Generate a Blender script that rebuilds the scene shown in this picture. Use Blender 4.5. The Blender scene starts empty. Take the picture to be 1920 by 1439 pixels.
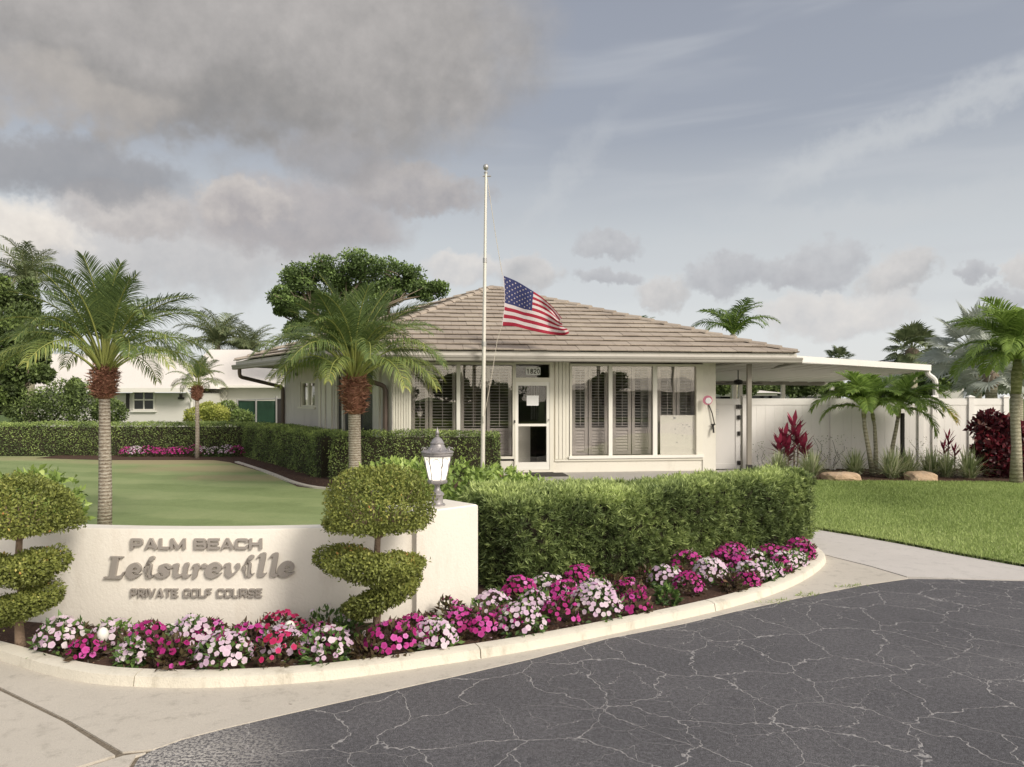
import bpy, math, random
import numpy as np
from mathutils import Vector, Matrix
from mathutils.geometry import tessellate_polygon

random.seed(7)
rng = np.random.default_rng(11)
scene = bpy.context.scene
C = scene.collection
R = math.radians

# ------------------------------------------------------------------ camera
EYE = 1.70
FPX = 1387.0            # focal length in pixels of the 1920 px wide photograph
HOR = 745.0             # row of the horizon
cam_d = bpy.data.cameras.new("camera")
cam = bpy.data.objects.new("camera", cam_d)
C.objects.link(cam)
cam.location = (0, 0, EYE)
cam.rotation_euler = (R(90), 0, 0)
cam_d.sensor_width = 36
cam_d.lens = 36 * FPX / 1920
cam_d.shift_y = (HOR - 719.5) / 1920
cam_d.clip_end = 3000
scene.camera = cam

# ------------------------------------------------------------------ view
scene.view_settings.view_transform = 'Standard'
scene.view_settings.look = 'None'
scene.view_settings.exposure = 0.28
scene.view_settings.gamma = 1.0
scene.view_settings.use_curve_mapping = False

SUN_DIR = Vector((0.60, -0.64, 0.62)).normalized()      # towards the sun
sun_el = math.asin(SUN_DIR.z)
sun_d = bpy.data.lights.new("sun", 'SUN')
sun_d.energy = 2.4
sun_d.angle = R(18)
sun_d.color = (1.0, 0.925, 0.82)
sun = bpy.data.objects.new("sun", sun_d)
C.objects.link(sun)
sun.rotation_euler = SUN_DIR.to_track_quat('Z', 'Y').to_euler()
sun.location = (20, -20, 20)


def px_ground(x, y, z=0.0):
    Y = (EYE - z) * FPX / (y - HOR)
    return ((x - 960) / FPX * Y, Y)


def px_at(x, y, Y):
    return Vector(((x - 960) / FPX * Y, Y, EYE + (HOR - y) / FPX * Y))


# ------------------------------------------------------------------ node helpers
class NT:
    def __init__(self, tree):
        self.t = tree
        self.n = tree.nodes
        self.l = tree.links

    def new(self, kind, **kw):
        nd = self.n.new(kind)
        for k, v in kw.items():
            setattr(nd, k, v)
        return nd

    def link(self, a, b):
        self.l.new(a, b)

    def put(self, sock, v):
        if isinstance(v, bpy.types.NodeSocket):
            self.l.new(v, sock)
        elif v is not None:
            if isinstance(v, (tuple, list)) and len(v) == 3 and sock.type == 'RGBA':
                v = (*v, 1.0)
            sock.default_value = v

    def m(self, op, a, b=None, c=None, clamp=False):
        nd = self.new('ShaderNodeMath', operation=op)
        nd.use_clamp = clamp
        self.put(nd.inputs[0], a)
        if b is not None:
            self.put(nd.inputs[1], b)
        if c is not None:
            self.put(nd.inputs[2], c)
        return nd.outputs[0]

    def mix(self, f, a, b, mode='MIX'):
        nd = self.new('ShaderNodeMix', data_type='RGBA', blend_type=mode)
        self.put(nd.inputs['Factor'], f)
        self.put(nd.inputs[6], a)
        self.put(nd.inputs[7], b)
        return nd.outputs[2]

    def smooth(self, v, lo, hi, a=0.0, b=1.0):
        nd = self.new('ShaderNodeMapRange', interpolation_type='SMOOTHSTEP')
        self.put(nd.inputs[0], v)
        for i, x in enumerate((lo, hi, a, b)):
            nd.inputs[i + 1].default_value = x
        return nd.outputs[0]

    def noise(self, vec, scale, detail=3.0, rough=0.55, dist=0.0):
        nd = self.new('ShaderNodeTexNoise')
        if vec is not None:
            self.put(nd.inputs['Vector'], vec)
        nd.inputs['Scale'].default_value = scale
        nd.inputs['Detail'].default_value = detail
        nd.inputs['Roughness'].default_value = rough
        nd.inputs['Distortion'].default_value = dist
        return nd

    def ramp(self, v, stops):
        nd = self.new('ShaderNodeValToRGB')
        self.put(nd.inputs[0], v)
        e = nd.color_ramp.elements
        while len(e) < len(stops):
            e.new(0.5)
        for k, (p, c) in enumerate(stops):
            e[k].position = p
            e[k].color = (*c, 1.0)
        return nd.outputs[0]

    def mapping(self, vec, scale=(1, 1, 1), rot=(0, 0, 0), loc=(0, 0, 0)):
        nd = self.new('ShaderNodeMapping')
        self.put(nd.inputs[0], vec)
        nd.inputs[1].default_value = loc
        nd.inputs[2].default_value = rot
        nd.inputs[3].default_value = scale
        return nd.outputs[0]

    def comb(self, x, y, z=0.0):
        nd = self.new('ShaderNodeCombineXYZ')
        self.put(nd.inputs[0], x)
        self.put(nd.inputs[1], y)
        self.put(nd.inputs[2], z)
        return nd.outputs[0]


# ------------------------------------------------------------------ the sky
world = bpy.data.worlds.new("World")
scene.world = world
world.use_nodes = True
w = NT(world.node_tree)
w.n.clear()
out = w.new('ShaderNodeOutputWorld')
bg = w.new('ShaderNodeBackground')
bg.inputs['Strength'].default_value = 0.094
w.link(bg.outputs[0], out.inputs[0])
sky = w.new('ShaderNodeTexSky', sky_type='NISHITA')
sky.sun_disc = False
sky.sun_elevation = sun_el
sky.sun_rotation = math.atan2(SUN_DIR.x, SUN_DIR.y)
sky.air_density = 1.0
sky.dust_density = 2.0
tc = w.new('ShaderNodeTexCoord')
vec = tc.outputs['Generated']
sp = w.new('ShaderNodeSeparateXYZ')
w.link(vec, sp.inputs[0])
az = w.m('ARCTAN2', sp.outputs[0], sp.outputs[1])
el = w.m('ARCSINE', sp.outputs[2])
SK = 10.0        # radiance = colour * 0.1


def sc3(c, k=SK):
    return tuple(x * k for x in c)


veil = w.ramp(w.m('MULTIPLY', el, 1.0 / 1.3, clamp=True), [
    (0.0, (0.70, 0.70, 0.685)), (0.06, (0.665, 0.68, 0.68)), (0.16, (0.52, 0.545, 0.565)),
    (0.26, (0.325, 0.352, 0.405)), (0.42, (0.275, 0.297, 0.355)), (1.0, (0.27, 0.29, 0.35))])
veil = w.mix(1.0, veil, (SK, SK, SK), 'MULTIPLY')
col = w.mix(0.93, sky.outputs[0], veil)
# warp field shared by all clouds
n1 = w.noise(vec, 5.5, 5.0, 0.62)
n2 = w.noise(vec, 17.0, 4.0, 0.6)
s1 = w.new('ShaderNodeSeparateColor')
w.link(n1.outputs['Color'], s1.inputs[0])
s2 = w.new('ShaderNodeSeparateColor')
w.link(n2.outputs['Color'], s2.inputs[0])
def warp(base, a, b, ka, kb):
    t = w.m('MULTIPLY_ADD', w.m('SUBTRACT', a, 0.5), ka, base)
    return w.m('MULTIPLY_ADD', w.m('SUBTRACT', b, 0.5), kb, t)
azb = warp(az, s1.outputs[0], s2.outputs[0], 0.32, 0.06)
elb = warp(el, s1.outputs[1], s2.outputs[1], 0.20, 0.05)
n3 = w.noise(vec, 42.0, 4.0, 0.65)
s3 = w.new('ShaderNodeSeparateColor')
w.link(n3.outputs['Color'], s3.inputs[0])
azs = w.m('MULTIPLY_ADD', w.m('SUBTRACT', s3.outputs[0], 0.5), 0.035, warp(az, s1.outputs[1], s2.outputs[1], 0.05, 0.085))
els = w.m('MULTIPLY_ADD', w.m('SUBTRACT', s3.outputs[1], 0.5), 0.028, warp(el, s1.outputs[2], s2.outputs[2], 0.04, 0.06))
# high thin streaks
uv = w.comb(az, el)
st = w.noise(w.mapping(uv, scale=(1.3, 9.0, 1.0), rot=(0, 0, R(-24))), 2.2, 3.0, 0.5, 0.4)
stm = w.smooth(st.outputs[0], 0.46, 0.74, 0.0, 0.42)
stm = w.m('MULTIPLY', stm, w.smooth(az, -0.25, 0.25, 0.25, 1.0))
stm = w.m('MULTIPLY', stm, w.smooth(el, 0.04, 0.16))
col = w.mix(stm, col, sc3((0.50, 0.52, 0.55)))
# two named cirrus bands: line through the sky
def band(x0, y0, x1, y1, wd, a):
    A0, E0 = pa(x0, y0)
    A1, E1 = pa(x1, y1)
    L = math.hypot(A1 - A0, E1 - E0)
    ux, uy = (A1 - A0) / L, (E1 - E0) / L
    da = w.m('SUBTRACT', azs, A0)
    de = w.m('SUBTRACT', els, E0)
    al = w.m('ADD', w.m('MULTIPLY', da, ux), w.m('MULTIPLY', de, uy))
    pe = w.m('ABSOLUTE', w.m('SUBTRACT', w.m('MULTIPLY', da, uy), w.m('MULTIPLY', de, ux)))
    m = w.m('MULTIPLY', w.smooth(pe, wd, 0.0), w.smooth(al, -0.05, 0.1))
    return w.m('MULTIPLY', w.m('MULTIPLY', m, w.smooth(al, L + 0.15, L - 0.1)), a)
def pa(x, y):
    a = math.atan((x - 960) / FPX)
    return a, math.atan((HOR - y) / FPX * math.cos(a))
for b in ((1400, 362, 2100, 40, 0.030, 0.62), (920, 470, 1110, 280, 0.03, 0.35), (1250, 470, 2000, 330, 0.03, 0.4), (1300, 390, 1800, 400, 0.02, 0.35)):
    col = w.mix(band(*b), col, sc3((0.52, 0.54, 0.56)))
# broken general cloud over the whole dome
gen = w.noise(w.mapping(vec, scale=(1, 1, 2.2)), 2.1, 6.0, 0.6, 0.3)
gm = w.smooth(gen.outputs[0], 0.50, 0.70, 0.0, 0.75)
gm = w.m('MULTIPLY', gm, w.m('SUBTRACT', 1.0, w.m('MULTIPLY', w.smooth(w.m('ABSOLUTE', az), 0.9, 0.5), 0.85)))
col = w.mix(gm, col, sc3((0.38, 0.37, 0.375)))


def blob(col, x, y, rx, ry, dark, bright, op, big=False, soft=0.45, lit=0.5):
    A, E = pa(x, y)
    ra, re = rx / FPX * math.cos(A) ** 2, ry / FPX * math.cos(A)
    a, e = (azb, elb) if big else (azs, els)
    da = w.m('MULTIPLY', w.m('SUBTRACT', a, A), 1.0 / ra)
    de = w.m('MULTIPLY', w.m('SUBTRACT', e, E), 1.0 / re)
    q = w.m('ADD', w.m('MULTIPLY', da, da), w.m('MULTIPLY', de, de))
    msk = w.smooth(q, 1.0 + soft * 0.4, 1.0 - soft, 0.0, op)
    sh = w.m('ADD', w.m('MULTIPLY', de, 0.38), w.m('ADD', w.m('MULTIPLY', w.m('SUBTRACT', s2.outputs[2], 0.5), 1.3), w.m('MULTIPLY', w.m('SUBTRACT', s3.outputs[2], 0.5), 0.7)))
    sh = w.m('ADD', w.m('ADD', sh, w.m('MULTIPLY', da, -0.1)), lit)
    c = w.mix(w.m('ADD', sh, 0.0, clamp=True), sc3(dark), sc3(bright))
    return w.mix(msk, col, c)


LB = (0.70, 0.68, 0.66)
# low white banks
col = blob(col, 300, 470, 420, 90, (0.42, 0.415, 0.425), (0.60, 0.575, 0.56), 0.75, True, 0.8)
col = blob(col, 40, 440, 130, 60, (0.62, 0.58, 0.54), (0.86, 0.80, 0.72), 0.8, False, 0.8)
col = blob(col, 560, 410, 230, 75, (0.33, 0.32, 0.335), (0.45, 0.42, 0.415), 0.9, False, 0.7, 0.45)
col = blob(col, 240, 400, 130, 48, (0.38, 0.365, 0.37), (0.58, 0.545, 0.52), 0.9, False, 0.6)
col = blob(col, 450, 385, 100, 45, (0.38, 0.36, 0.365), (0.60, 0.56, 0.525), 0.85, False, 0.6)
col = blob(col, 770, 350, 150, 45, (0.31, 0.30, 0.315), (0.47, 0.44, 0.425), 0.9, False, 0.6)
col = blob(col, 640, 290, 130, 60, (0.285, 0.28, 0.29), (0.38, 0.36, 0.36), 0.8, False, 0.7)
col = blob(col, 120, 320, 260, 62, (0.265, 0.27, 0.29), (0.32, 0.32, 0.335), 0.85, False, 0.7, 0.4)
col = blob(col, 430, 50, 700, 225, (0.30, 0.288, 0.282), (0.46, 0.435, 0.42), 0.96, True, 0.6, 0.42)
col = blob(col, 330, 200, 380, 70, (0.24, 0.235, 0.235), (0.33, 0.315, 0.305), 0.8, True, 0.9, 0.3)
col = blob(col, 60, 170, 300, 60, (0.40, 0.37, 0.35), (0.52, 0.48, 0.44), 0.5, True, 0.9)
for x, y, rx, ry, k in ((1150, 452, 75, 24, 0), (1140, 520, 60, 20, 0), (1245, 548, 62, 32, 1), (1360, 508, 75, 38, 0), (1470, 500, 60, 30, 0),
                        (1545, 490, 80, 48, 0), (1692, 512, 66, 40, 1), (1838, 512, 40, 24, 0), (1925, 505, 40, 32, 1),
                        (1560, 585, 150, 44, 2), (990, 510, 70, 36, 1), (860, 500, 80, 32, 2), (1890, 560, 60, 20, 0)):
    dk, br = (((0.37, 0.375, 0.40), (0.50, 0.505, 0.52)), ((0.41, 0.41, 0.42), (0.60, 0.58, 0.565)), ((0.50, 0.50, 0.51), (0.68, 0.65, 0.62)))[k]
    col = blob(col, x, y, rx * 1.08, ry * 1.08, dk, br, 0.85, False, 0.62)
# evening glow round the sun, behind the camera
dt = w.new('ShaderNodeVectorMath', operation='DOT_PRODUCT')
w.link(vec, dt.inputs[0])
dt.inputs[1].default_value = (SUN_DIR.x * 1.0, SUN_DIR.y, 0.12)
glow = w.m('POWER', w.m('MAXIMUM', dt.outputs['Value'], 0.0), 1.6)
g2 = w.new('ShaderNodeMix', data_type='RGBA', blend_type='ADD')
w.put(g2.inputs['Factor'], glow)
w.put(g2.inputs[6], col)
w.put(g2.inputs[7], (15.5, 13.4, 10.6, 1))
w.link(g2.outputs[2], bg.inputs['Color'])


# ------------------------------------------------------------------ materials
MATS = {}


def mat(name):
    m = bpy.data.materials.new(name)
    m.use_nodes = True
    t = NT(m.node_tree)
    t.n.clear()
    o = t.new('ShaderNodeOutputMaterial')
    b = t.new('ShaderNodeBsdfPrincipled')
    t.link(b.outputs[0], o.inputs[0])
    MATS[name] = m
    return m, t, b, o


def bump(t, b, h, dist, strength=1.0):
    bp = t.new('ShaderNodeBump')
    bp.inputs['Distance'].default_value = dist
    bp.inputs['Strength'].default_value = strength
    t.link(h, bp.inputs['Height'])
    t.link(bp.outputs[0], b.inputs['Normal'])


def surf(name, c, rough=0.7, var=0.12, vscale=3.0, fine=60.0, bmp=0.002, dirt=None, metal=0.0, spec=0.4):
    """painted, plastered or cast surface: broad mottling, fine grain, a little relief"""
    m, t, b, o = mat(name)
    g = t.new('ShaderNodeNewGeometry').outputs['Position']
    a = t.noise(g, vscale, 5, 0.6)
    f = t.noise(g, fine, 3, 0.6)
    v = t.m('ADD', t.m('MULTIPLY', t.m('SUBTRACT', a.outputs[0], 0.5), var * 2), t.m('MULTIPLY', t.m('SUBTRACT', f.outputs[0], 0.5), var))
    v = t.m('ADD', v, 1.0)
    cc = t.mix(1.0, c, t.comb(v, v, v), 'MULTIPLY')
    if dirt:
        dn = t.noise(t.mapping(g, scale=(1, 1, 0.35)), vscale * 1.7, 6, 0.7)
        cc = t.mix(t.smooth(dn.outputs[0], 0.50, 0.75, 0, dirt[1]), cc, dirt[0])
    t.link(cc, b.inputs['Base Color'])
    b.inputs['Roughness'].default_value = rough
    b.inputs['Metallic'].default_value = metal
    b.inputs['Specular IOR Level'].default_value = spec
    if bmp:
        bump(t, b, f.outputs[0], bmp)
    return m


def leafmat(name, stops, rough=0.55, trans=0.25, spec=0.35):
    k = 1.0 if ('petal' in name or 'chips' in name or 'fibre' in name or 'blades' in name and 'grass' not in name) else 1.65
    if 'copper' in name or 'red ti' in name or 'bronze' in name: k = 1.25
    if 'silver' in name: k = 1.2
    stops = [(p, tuple(min(x * k, 0.85) for x in c)) for p, c in stops]
    """leaf colour picked by the leaf's own tint value"""
    m, t, b, o = mat(name)
    at = t.new('ShaderNodeAttribute', attribute_name='tint')
    c = t.ramp(at.outputs['Fac'], stops)
    t.link(c, b.inputs['Base Color'])
    b.inputs['Roughness'].default_value = rough
    b.inputs['Specular IOR Level'].default_value = spec
    tr = t.new('ShaderNodeBsdfTranslucent')
    t.link(c, tr.inputs[0])
    mx = t.new('ShaderNodeMixShader')
    mx.inputs[0].default_value = trans
    t.link(b.outputs[0], mx.inputs[1])
    t.link(tr.outputs[0], mx.inputs[2])
    t.link(mx.outputs[0], o.inputs[0])
    return m


stucco = surf('cream stucco', (0.80, 0.755, 0.675), 0.85, 0.05, 2.0, 45, 0.0028, ((0.56, 0.49, 0.40), 0.38))
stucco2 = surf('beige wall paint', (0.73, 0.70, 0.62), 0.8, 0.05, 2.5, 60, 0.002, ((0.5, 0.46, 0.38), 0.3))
sidewall = surf('shaded beige wall paint', (0.64, 0.605, 0.565), 0.8, 0.06, 1.5, 60, 0.002, ((0.38, 0.36, 0.33), 0.4))  # greyer beige: shade of the wall turned from the sun, put into its colour
whitepaint = surf('white paint', (0.80, 0.78, 0.72), 0.5, 0.04, 3, 80, 0.0005)
creamtrim = surf('cream trim paint', (0.74, 0.71, 0.62), 0.5, 0.05, 3, 80, 0.0005)
vinyl = surf('white vinyl', (0.87, 0.845, 0.81), 0.45, 0.04, 1.5, 50, 0.0003, ((0.66, 0.61, 0.53), 0.18))
gatewhite = surf('gate vinyl', (0.66, 0.64, 0.62), 0.45, 0.03, 1.5, 50, 0.0003)
fasciam = surf('fascia paint', (0.64, 0.61, 0.55), 0.55, 0.08, 2, 50, 0.001, ((0.38, 0.34, 0.29), 0.4))
gutterm = surf('taupe gutter metal', (0.30, 0.28, 0.245), 0.45, 0.08, 2, 50, 0.0, ((0.2, 0.17, 0.14), 0.4))
brownpipe = surf('brown downspout', (0.115, 0.085, 0.07), 0.45, 0.1, 3, 40, 0.0)
postm = surf('grey brown post', (0.26, 0.235, 0.20), 0.5, 0.1, 3, 40, 0.0)
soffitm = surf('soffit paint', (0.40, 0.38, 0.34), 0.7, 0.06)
kerbm = surf('kerb concrete', (0.70, 0.655, 0.555), 0.9, 0.12, 4, 90, 0.004, ((0.40, 0.36, 0.28), 0.75))
wallletter = surf('taupe letters', (0.34, 0.31, 0.28), 0.6, 0.08, 6, 80, 0.0)
darkmetal = surf('dark bronze metal', (0.03, 0.027, 0.025), 0.45, 0.1)
lampmetal = surf('pewter lamp metal', (0.34, 0.32, 0.32), 0.42, 0.2, 14, 90, 0.001, ((0.08, 0.075, 0.075), 0.6), metal=0.35)
greymetal = surf('grey metal', (0.48, 0.47, 0.45), 0.35, 0.1, 5, 60, 0, metal=0.6)
polem = surf('flagpole aluminium', (0.72, 0.69, 0.62), 0.4, 0.12, 3, 40, 0, metal=0.25)
ropem = surf('rope', (0.55, 0.50, 0.42), 0.8, 0.1)
barkm = surf('tree bark', (0.20, 0.16, 0.12), 0.9, 0.35, 6, 40, 0.01)
twigcorem = surf('dark twigs and shade core', (0.045, 0.04, 0.024), 0.95, 0.3, 8, 60, 0.01)  # real twigs, and the block that paints shade inside the hedges
topitrunk = surf('topiary trunk bark', (0.30, 0.215, 0.155), 0.9, 0.3, 9, 60, 0.01)
jointm = surf('joint dirt', (0.22, 0.185, 0.14), 0.95, 0.5, 14, 60, 0.01, ((0.08, 0.065, 0.045), 0.9))
soilm = surf('mulch', (0.085, 0.045, 0.030), 0.95, 0.5, 12, 70, 0.02, ((0.16, 0.10, 0.07), 0.5))
chipm = leafmat('mulch chips', [(0.0, (0.05, 0.028, 0.02)), (0.5, (0.12, 0.065, 0.042)), (1.0, (0.26, 0.17, 0.11))], 0.9, 0.0)
boulderm = surf('tan boulder', (0.50, 0.36, 0.24), 0.9, 0.25, 5, 35, 0.012, ((0.60, 0.50, 0.38), 0.6))
roofwhite = surf('white roof', (0.80, 0.75, 0.69), 0.6, 0.05, 1.2, 12, 0.01)
housewhite = surf('house stucco', (0.66, 0.645, 0.60), 0.8, 0.04)
matm = surf('door mat', (0.05, 0.045, 0.04), 0.95, 0.3, 20, 90, 0.002)
screenm = surf('green screen mesh', (0.012, 0.042, 0.022), 0.8, 0.7, 1.3, 30, 0.002, ((0.07, 0.12, 0.085), 0.7))
greyroof = surf('grey roof', (0.22, 0.23, 0.25), 0.8, 0.1)
shutterm = surf('shutter paint', (0.45, 0.425, 0.435), 0.5, 0.03)
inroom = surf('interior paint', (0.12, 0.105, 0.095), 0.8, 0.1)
redplaque = surf('red brown plaque', (0.25, 0.06, 0.035), 0.6, 0.2)
pinkm = surf('pink plastic', (0.62, 0.22, 0.30), 0.4, 0.1)
paperm = surf('white paper', (0.86, 0.86, 0.86), 0.6, 0.02, 4, 30, 0)
inkm = surf('pale ink', (0.45, 0.46, 0.50), 0.7, 0.1)
plaqueink = surf('dark number paint', (0.05, 0.04, 0.035), 0.6, 0.1)

# roof tiles
m, t, b, o = mat('roof tile concrete')
g = t.new('ShaderNodeNewGeometry').outputs['Position']
oi = t.new('ShaderNodeObjectInfo').outputs['Random']
ri = t.new('ShaderNodeNewGeometry').outputs['Random Per Island']
a = t.noise(g, 1.1, 5, 0.65)
f = t.noise(g, 30, 4, 0.65)
v = t.m('ADD', t.m('MULTIPLY', a.outputs[0], 0.55), t.m('MULTIPLY', f.outputs[0], 0.2))
v = t.m('ADD', v, t.m('MULTIPLY', t.m('FRACT', t.m('ADD', oi, ri)), 0.08))
v = t.m('ADD', v, 0.095)
t.link(t.ramp(v, [(0.28, (0.24, 0.195, 0.16)), (0.5, (0.37, 0.315, 0.26)), (0.72, (0.48, 0.42, 0.345))]), b.inputs['Base Color'])
b.inputs['Roughness'].default_value = 0.85
bump(t, b, f.outputs[0], 0.004)
tilem = m

# asphalt with pale crack fillings
m, t, b, o = mat('asphalt')
g = t.new('ShaderNodeNewGeometry').outputs['Position']
wn = t.noise(g, 3.2, 4, 0.65)
wn2 = t.noise(g, 1.1, 2, 0.5)
def addv(a, bb, k):
    s = t.new('ShaderNodeVectorMath', operation='SCALE')
    t.link(a, s.inputs[0]); s.inputs['Scale'].default_value = k
    d = t.new('ShaderNodeVectorMath', operation='ADD')
    t.put(d.inputs[0], bb); t.link(s.outputs[0], d.inputs[1])
    return d.outputs[0]
wn3 = t.noise(g, 14, 2, 0.6)
gv = addv(wn3.outputs['Color'], addv(wn2.outputs['Color'], addv(wn.outputs['Color'], g, 0.26), 0.55), 0.035)
cr = None
for sc_, wd, lo, hi in ((2.2, 0.0130, 0.26, 0.42), (4.0, 0.0115, 0.42, 0.58)):
    vo = t.new('ShaderNodeTexVoronoi', feature='DISTANCE_TO_EDGE', voronoi_dimensions='2D')
    t.link(gv, vo.inputs['Vector']); vo.inputs['Scale'].default_value = sc_
    line = t.smooth(vo.outputs['Distance'], wd, 0.003)
    gate = t.noise(t.mapping(g, loc=(sc_ * 3, 1, 0)), 1.3, 2, 0.5)
    line = t.m('MULTIPLY', line, t.smooth(gate.outputs[0], lo, hi))
    cr = line if cr is None else t.m('MAXIMUM', cr, line)
fine = t.noise(g, 160, 2, 0.7)
mid = t.noise(g, 1.0, 5, 0.6)
base = t.ramp(mid.outputs[0], [(0.3, (0.078, 0.076, 0.082)), (0.55, (0.098, 0.095, 0.101)), (0.75, (0.125, 0.121, 0.126))])
f2 = t.noise(g, 42, 4, 0.75)
fv = t.m('MULTIPLY', t.smooth(fine.outputs[0], 0.3, 0.7, 0.5, 1.7), t.smooth(f2.outputs[0], 0.3, 0.72, 0.68, 1.45))
base = t.mix(1.0, base, t.comb(fv, fv, fv), 'MULTIPLY')
crk = t.m('MULTIPLY', cr, t.smooth(t.noise(g, 30, 3, 0.7).outputs[0], 0.28, 0.50, 0.55, 1.0))
stain = t.noise(g, 2.2, 5, 0.7)
base = t.mix(t.smooth(stain.outputs[0], 0.55, 0.72, 0, 0.35), base, (0.125, 0.118, 0.125, 1))
base = t.mix(t.smooth(t.noise(g, 4.5, 4, 0.7).outputs[0], 0.60, 0.70, 0, 0.45), base, (0.052, 0.051, 0.057, 1))
base = t.mix(crk, base, (0.37, 0.355, 0.35, 1))
# worn gravelly corner, lower left of the drive
d = t.new('ShaderNodeVectorMath', operation='DISTANCE')
t.link(g, d.inputs[0]); d.inputs[1].default_value = (-1.62, 3.42, 0)
wear = t.m('MULTIPLY', t.smooth(t.m('ADD', d.outputs['Value'], t.m('MULTIPLY', mid.outputs[0], 0.5)), 1.0, 0.35), t.smooth(t.noise(g, 60, 4, 0.75).outputs[0], 0.44, 0.56))
base = t.mix(wear, base, (0.55, 0.52, 0.48, 1))
t.link(base, b.inputs['Base Color'])
b.inputs['Roughness'].default_value = 0.85
hh = t.m('ADD', fine.outputs[0], t.m('MULTIPLY', cr, -0.6))
bump(t, b, hh, 0.006)
asphaltm = m


def concrete(name, c, stain):
    m, t, b, o = mat(name)
    g = t.new('ShaderNodeNewGeometry').outputs['Position']
    a = t.noise(g, 1.2, 6, 0.65)
    f = t.noise(g, 120, 3, 0.65)
    s = t.noise(g, 7, 5, 0.75)
    v = t.m('ADD', t.m('MULTIPLY', a.outputs[0], 0.28), t.m('MULTIPLY', f.outputs[0], 0.30))
    v = t.m('ADD', v, 0.71)
    cc = t.mix(1.0, c, t.comb(v, v, v), 'MULTIPLY')
    cc = t.mix(t.smooth(s.outputs[0], 0.50, 0.74, 0, 0.75), cc, stain)
    spots = t.noise(g, 16, 2, 0.5)
    cc = t.mix(t.smooth(spots.outputs[0], 0.745, 0.775, 0, 0.8), cc, (0.16, 0.13, 0.10))
    t.link(cc, b.inputs['Base Color'])
    b.inputs['Roughness'].default_value = 0.9
    bump(t, b, f.outputs[0], 0.003)
    return m


concm = concrete('drive concrete', (0.56, 0.515, 0.445), (0.36, 0.33, 0.28))
walkm = concrete('walk concrete', (0.58, 0.545, 0.51), (0.44, 0.42, 0.39))
patiom = concrete('patio concrete', (0.42, 0.40, 0.37), (0.34, 0.32, 0.29))


def lawnmat(name, stops, stripe, sdir, sfreq, patch=None, fine=140, loc=None):
    m, t, b, o = mat(name)
    g = t.new('ShaderNodeNewGeometry').outputs['Position']
    a = t.noise(g, 0.7, 5, 0.6)
    f = t.noise(g, fine, 3, 0.7)
    mm = t.noise(g, 14, 4, 0.7)
    v = t.m('ADD', t.m('MULTIPLY', a.outputs[0], 0.45), t.m('MULTIPLY', f.outputs[0], 0.3))
    v = t.m('ADD', v, t.m('MULTIPLY', mm.outputs[0], 0.25))
    if stripe:
        sep = t.new('ShaderNodeSeparateXYZ'); t.link(g, sep.inputs[0])
        u = t.m('ADD', t.m('MULTIPLY', sep.outputs[0], sdir[0]), t.m('MULTIPLY', sep.outputs[1], sdir[1]))
        u = t.m('ADD', u, t.m('MULTIPLY', a.outputs[0], 1.2))
        sn = t.m('SINE', t.m('MULTIPLY', u, sfreq))
        v = t.m('ADD', v, t.m('MULTIPLY', t.smooth(sn, -0.5, 0.5, -1, 1), stripe))
    c = t.ramp(v, stops)
    if patch:
        dd = None
        for (cx, cy, rr, str_) in patch:
            d = t.new('ShaderNodeVectorMath', operation='DISTANCE')
            t.put(d.inputs[0], t.mapping(g, scale=(1, 2.4, 1))); d.inputs[1].default_value = (cx, cy * 2.4, 0)
            q = t.m('ADD', d.outputs['Value'], t.m('MULTIPLY', t.m('SUBTRACT', mm.outputs[0], 0.5), 3.0))
            q = t.m('ADD', q, t.m('MULTIPLY', t.m('SUBTRACT', a.outputs[0], 0.5), 4.0))
            q = t.smooth(q, rr, rr * 0.3, 0, str_)
            dd = q if dd is None else t.m('MAXIMUM', dd, q)
        c = t.mix(dd, c, (0.44, 0.37, 0.22, 1))
    t.link(c, b.inputs['Base Color'])
    b.inputs['Roughness'].default_value = 0.85
    b.inputs['Specular IOR Level'].default_value = 0.15
    bump(t, b, f.outputs[0], 0.012)
    return m


greenm = lawnmat('putting lawn turf', [(0.3, (0.21, 0.275, 0.11)), (0.5, (0.29, 0.36, 0.16)), (0.72, (0.40, 0.45, 0.22))], 0.06, (0.30, 0.95), 4.2,
                 [(-8.6, 19.3, 3.6, 0.9), (-6.9, 17.3, 3.0, 0.8), (-5.0, 15.4, 2.2, 0.7), (-13, 20.2, 2.6, 0.6)])
lawnm = lawnmat('lawn turf', [(0.3, (0.17, 0.22, 0.075)), (0.5, (0.26, 0.315, 0.115)), (0.72, (0.37, 0.41, 0.18))], 0.04, (0.45, 0.9), 3.4, None, 90)
groundm = lawnmat('distant ground', [(0.3, (0.06, 0.10, 0.03)), (0.5, (0.10, 0.15, 0.05)), (0.72, (0.16, 0.19, 0.08))], 0, (1, 0), 1)

# palm trunks
def trunkmat(name, stops, rings, sc_):
    m, t, b, o = mat(name)
    g = t.new('ShaderNodeTexCoord').outputs['Object']
    n = t.noise(t.mapping(g, scale=(1, 1, 2.6)), sc_, 5, 0.7)
    sep = t.new('ShaderNodeSeparateXYZ'); t.link(g, sep.inputs[0])
    rg = t.m('SINE', t.m('ADD', t.m('MULTIPLY', sep.outputs[2], rings), t.m('MULTIPLY', n.outputs[0], 4.0)))
    v = t.m('ADD', t.m('MULTIPLY', n.outputs[0], 0.85), t.m('MULTIPLY', rg, 0.085))
    t.link(t.ramp(v, stops), b.inputs['Base Color'])
    b.inputs['Roughness'].default_value = 0.9
    bump(t, b, v, 0.015)
    return m
trunkgrey = trunkmat('date palm trunk', [(0.28, (0.16, 0.12, 0.085)), (0.45, (0.36, 0.31, 0.25)), (0.62, (0.56, 0.52, 0.45))], 150, 26)
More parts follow.
